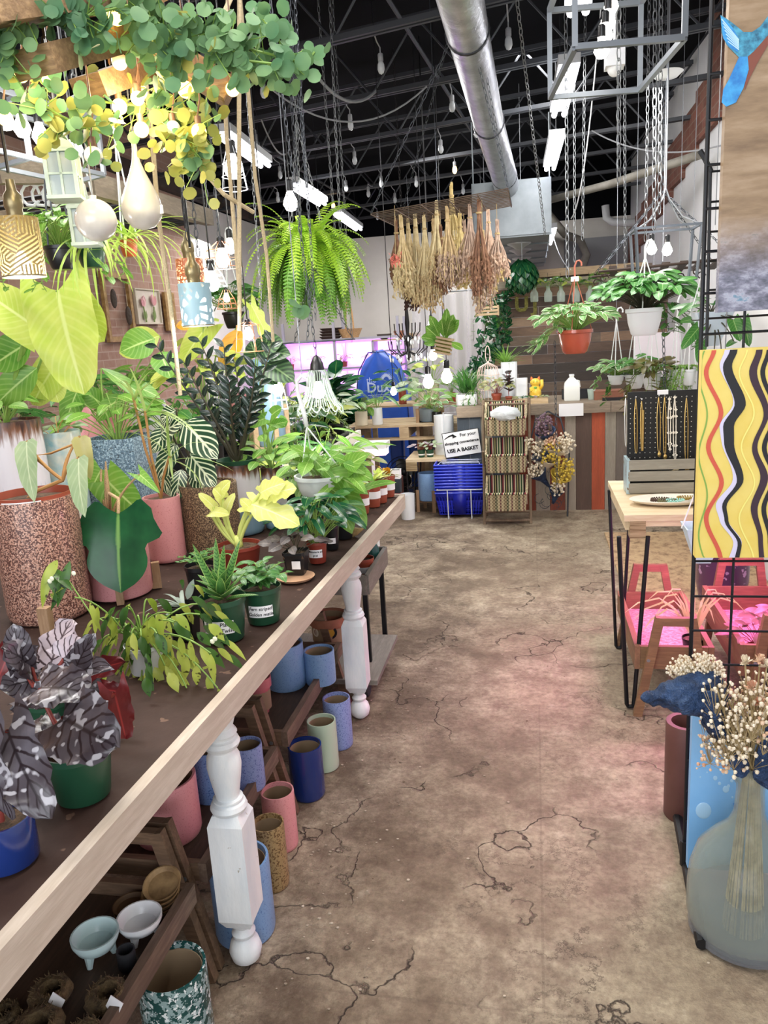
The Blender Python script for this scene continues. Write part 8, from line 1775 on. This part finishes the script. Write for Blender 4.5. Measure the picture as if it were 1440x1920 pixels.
# plants hanging in front of the bricks
def wallpot(x,y,Y,wp,hp,lab,pm,lm,kind_,sd):
    t,c,h,r,f,st,hk=hang_pot(x,y,Y,wp,hp,None,lab,pm,kind_,CHRD if pm is BLKP else WHP,seed=sd); fin(t,f,st,lm,ST_G); MB().tube([hk+V((0,0,.08)),V((hk.x,hk.y,3.2))],.002,4).build('wire',GREY,t,True)
def spidery(n,L):
    def fn(f,st,c,g):
        for k in range(n): leaf(f,c,sphdir(g.uniform(0,6.28),g.uniform(.1,1.3)),UP,L*g.uniform(.6,1.2),.014,'strap',g.uniform(1.2,2.4),.2,0,2,8,g)
    return fn
wallpot(112,462,2.6,56,42,'black hanging planter with small-leafed foliage on the brick side',BLKP,L_BRT,pothos(70,.16,.12,.06,.035,5,.15),820)
wallpot(168,455,2.7,56,45,'dark green hanging planter dripping thin spider leaves',P_GRN,leafm('leaf_light_spider','#a9cf4f','#cfe27c'),spidery(60,.32),821)
wallpot(240,450,3.2,34,30,'small orange hanging planter with yellow-green spider leaves',M('orange_plastic','#c05a30',.4),leafm('leaf_light_spider','#a9cf4f','#cfe27c'),spidery(50,.32),822)
t,c,h,r,f,st,hk=hang_pot(437,585,4.6,40,30,None,'leafy hanging planter in front of the left rear wall',BLKP,pothos(70,.2,.16,.09,.05),WHP,seed=823); fin(t,f,st,L_GRN,ST_G)
# pictures on the brick wall
XW=-3.88
def frame(p0,p1,lab,inner,fm,bw=.05,name='picture_frame'):
    a,b=AX(*p0,XW),AX(*p1,XW); y0,y1=sorted((a.y,b.y)); z1=max(a.z,b.z); z0=min(a.z,b.z); cy,cz=(y0+y1)/2,(z0+z1)/2; t=thing(name,(XW+.02,cy,z0),lab,'picture'); W_,H_=y1-y0,z1-z0
    for s in(-1,1): MB().box((0,s*(W_/2-bw/2),H_/2),(.035,bw,H_)).build('frame_side',fm,t); MB().box((0,0,H_/2+s*(H_/2-bw/2)),(.034,W_-2*bw,bw)).build('frame_side',fm,t)
    if inner: MB().box((-.008,0,H_/2),(.01,W_-2*bw*.9,H_-2*bw*.9)).build('picture_panel',inner,t)
    return t,W_,H_
GLD=M('dull_gold_frame','#8a6a3e',.45,metal=.3,var='#b3935c',vs=20)
t,W_,H_=frame((182,508),(252,640),'large empty gold frame with dried pods hung inside it',None,GLD)
for k,(y,z) in enumerate(((-.12,.62),(.12,.38))): q=thing('dried_pod',V(t.location)+V((.03,y,H_*z)),['upper dried seed pod inside the empty gold frame','lower dried seed pod inside the empty gold frame'][k],'dried pod'); MB().ball((0,0,0),.06,10,8,(.4,.7,1.5)).build('pod',M('dark_pod','#4b4038',.9,bump=1,bs=50),q); MB().tube([(0,0,.08),(0,0,.2)],.003,4).build('string',ROPE,q)
t,W_,H_=frame((246,540),(300,608),'canvas of pink roses on the brick wall',M('rose_canvas_ground','#d9cdbf',.7,var='#c3b9a2',vs=5),M('canvas_edge','#c9bda9',.7),.012)
g=rnd(5)
for k,(y,z) in enumerate(((-.16,.62),(.14,.66))):
    for q in range(9): mb=MB(); leaf(mb,(.012+.0012*q,y*W_/.7,H_*(z-.13)),V((0,g.uniform(-.5,.5),1)),V((1,0,0)),H_*g.uniform(.22,.34),W_*.13,'oval',0,.05); mb.build('painted_petal',[M('rose_pink','#c98a8c',.7),M('rose_light','#e0b4b0',.7)][q%2],t)
    mb=MB(); mb.tube([(.012,y*W_/.7,H_*.5),(.012,y*W_/.9,H_*.06)],.008,5); leaf(mb,(.013,y*W_/.8,H_*.12),(0,.3,1),(1,0,0),H_*.3,W_*.1,'lance',0); leaf(mb,(.013,y*W_/.8,H_*.12),(0,-.4,1),(1,0,0),H_*.25,W_*.1,'lance',0); mb.build('painted_stem',M('painted_green','#7c8f52',.7),t)
frame((302,548),(328,620),'narrow gold frame with a dark picture on the brick wall',M('dark_picture','#2f2a28',.5),GLD,.06)
frame((150,500),(172,640),'white-edged narrow picture left of the empty gold frame',M('pale_picture','#cfc8c0',.6),M('black_white_frame','#2a2a2c',.5),.03)
# ropes
for k,(pts,lab) in enumerate(((((428,-20,2.4),(420,160,2.4),(425,260,2.45),(450,560,2.5)),'jute rope left of the fern, hanging past the caged bulb'),(((449,-20,2.3),(448,200,2.3),(449,620,2.35)),'straight pale jute rope just left of the fern'),(((462,130,2.6),(478,330,2.7),(500,480,2.8),(512,640,2.9)),'jute rope brushing the left side of the fern'),(((285,255,2.1),(296,400,2.1),(318,560,2.2),(338,740,2.3)),'pale rope hanging in front of the brick wall and roses'),(((385,325,2.3),(420,365,2.3),(475,398,2.4)),'thick jute rope draped sideways under the garland'),(((400,70,2.0),(440,-20,2.1)),'frayed rope end above the garland'))):
    W3=[A(*p) for p in pts]; P=[]
    for i in range(len(W3)-1):
        for q in range(10): P.append(W3[i].lerp(W3[i+1],q/10))
    P.append(W3[-1])
    if k not in(4,5): P=[V((P[0].x,P[0].y,3.72))]+P if P[0].z<3.7 else P
    solo(MB().tube(P,.0065,7),'jute_rope',ROPE,lab,'rope')
# chains left of the fern and above the round rack
for k,(x0,y0,x1,y1,Y,lab) in enumerate(((543,-20,556,200,2.3,'dark chain coming down through the tip of the garland'),(553,190,565,450,2.6,'twisted dark chain left of the fern crown'),(570,150,592,600,3.2,'long dark chain passing in front of the fern'),(634,200,646,600,4.6,'thin chain right of the fern crown'),(615,270,640,600,5.0,'thinner chain behind the right fronds'),(480,250,490,560,3.4,'thin chain left of the fern fronds'),(652,430,660,640,5.4,'short thin chain right of the fern'),(398,150,412,470,3.0,'twisted dark cord with chain in front of the rear left wall'),(345,330,352,450,2.2,'twisted black cord above the copper pendant'),(362,330,372,480,2.2,'second twisted black cord above the blue-white pendant'))):
    a,b=A(x0,y0,Y),A(x1,y1,Y); a=V((a.x,a.y,3.7)) if a.z<3.7 else a+(b-a)*((a.z-3.7)/(a.z-b.z))
    solo(MB().chain(a,b,.032 if Y<3.5 else .05,.014 if Y<3.5 else .02,.0018 if Y<3.5 else .0025),'hanging_chain',CHRD if k in(0,1,2,7,8,9) else CHR,lab,'chain')
# small fallen leaf on the floor
mb=MB(); q=G(728,975,.004); leaf(mb,q,(1,.2,0),UP,.07,.03,'oval',.2,.1); solo(mb,'fallen_leaf',L_LIME,'single yellow-green leaf lying on the floor by the table end','leaf')
# gravel crumbs and grit on the floor
g=rnd(900); mb=MB()
for k in range(420):
    x=g.uniform(-.7,1.0); y=g.uniform(1.2,7); 
    if g.random()<.45: x=g.gauss(-.6,.12); y=g.uniform(1.4,3.6)
    mb.ball((x,y,.002),g.uniform(.0015,.005),5,3,(1.3,1,.5))
o=solo(mb,'floor_grit',M('floor_crumbs','#6d5a48',.9,var='#cfc0ac',vs=8),'scattered soil crumbs and grit on the concrete floor','grit'); o['kind']='stuff'
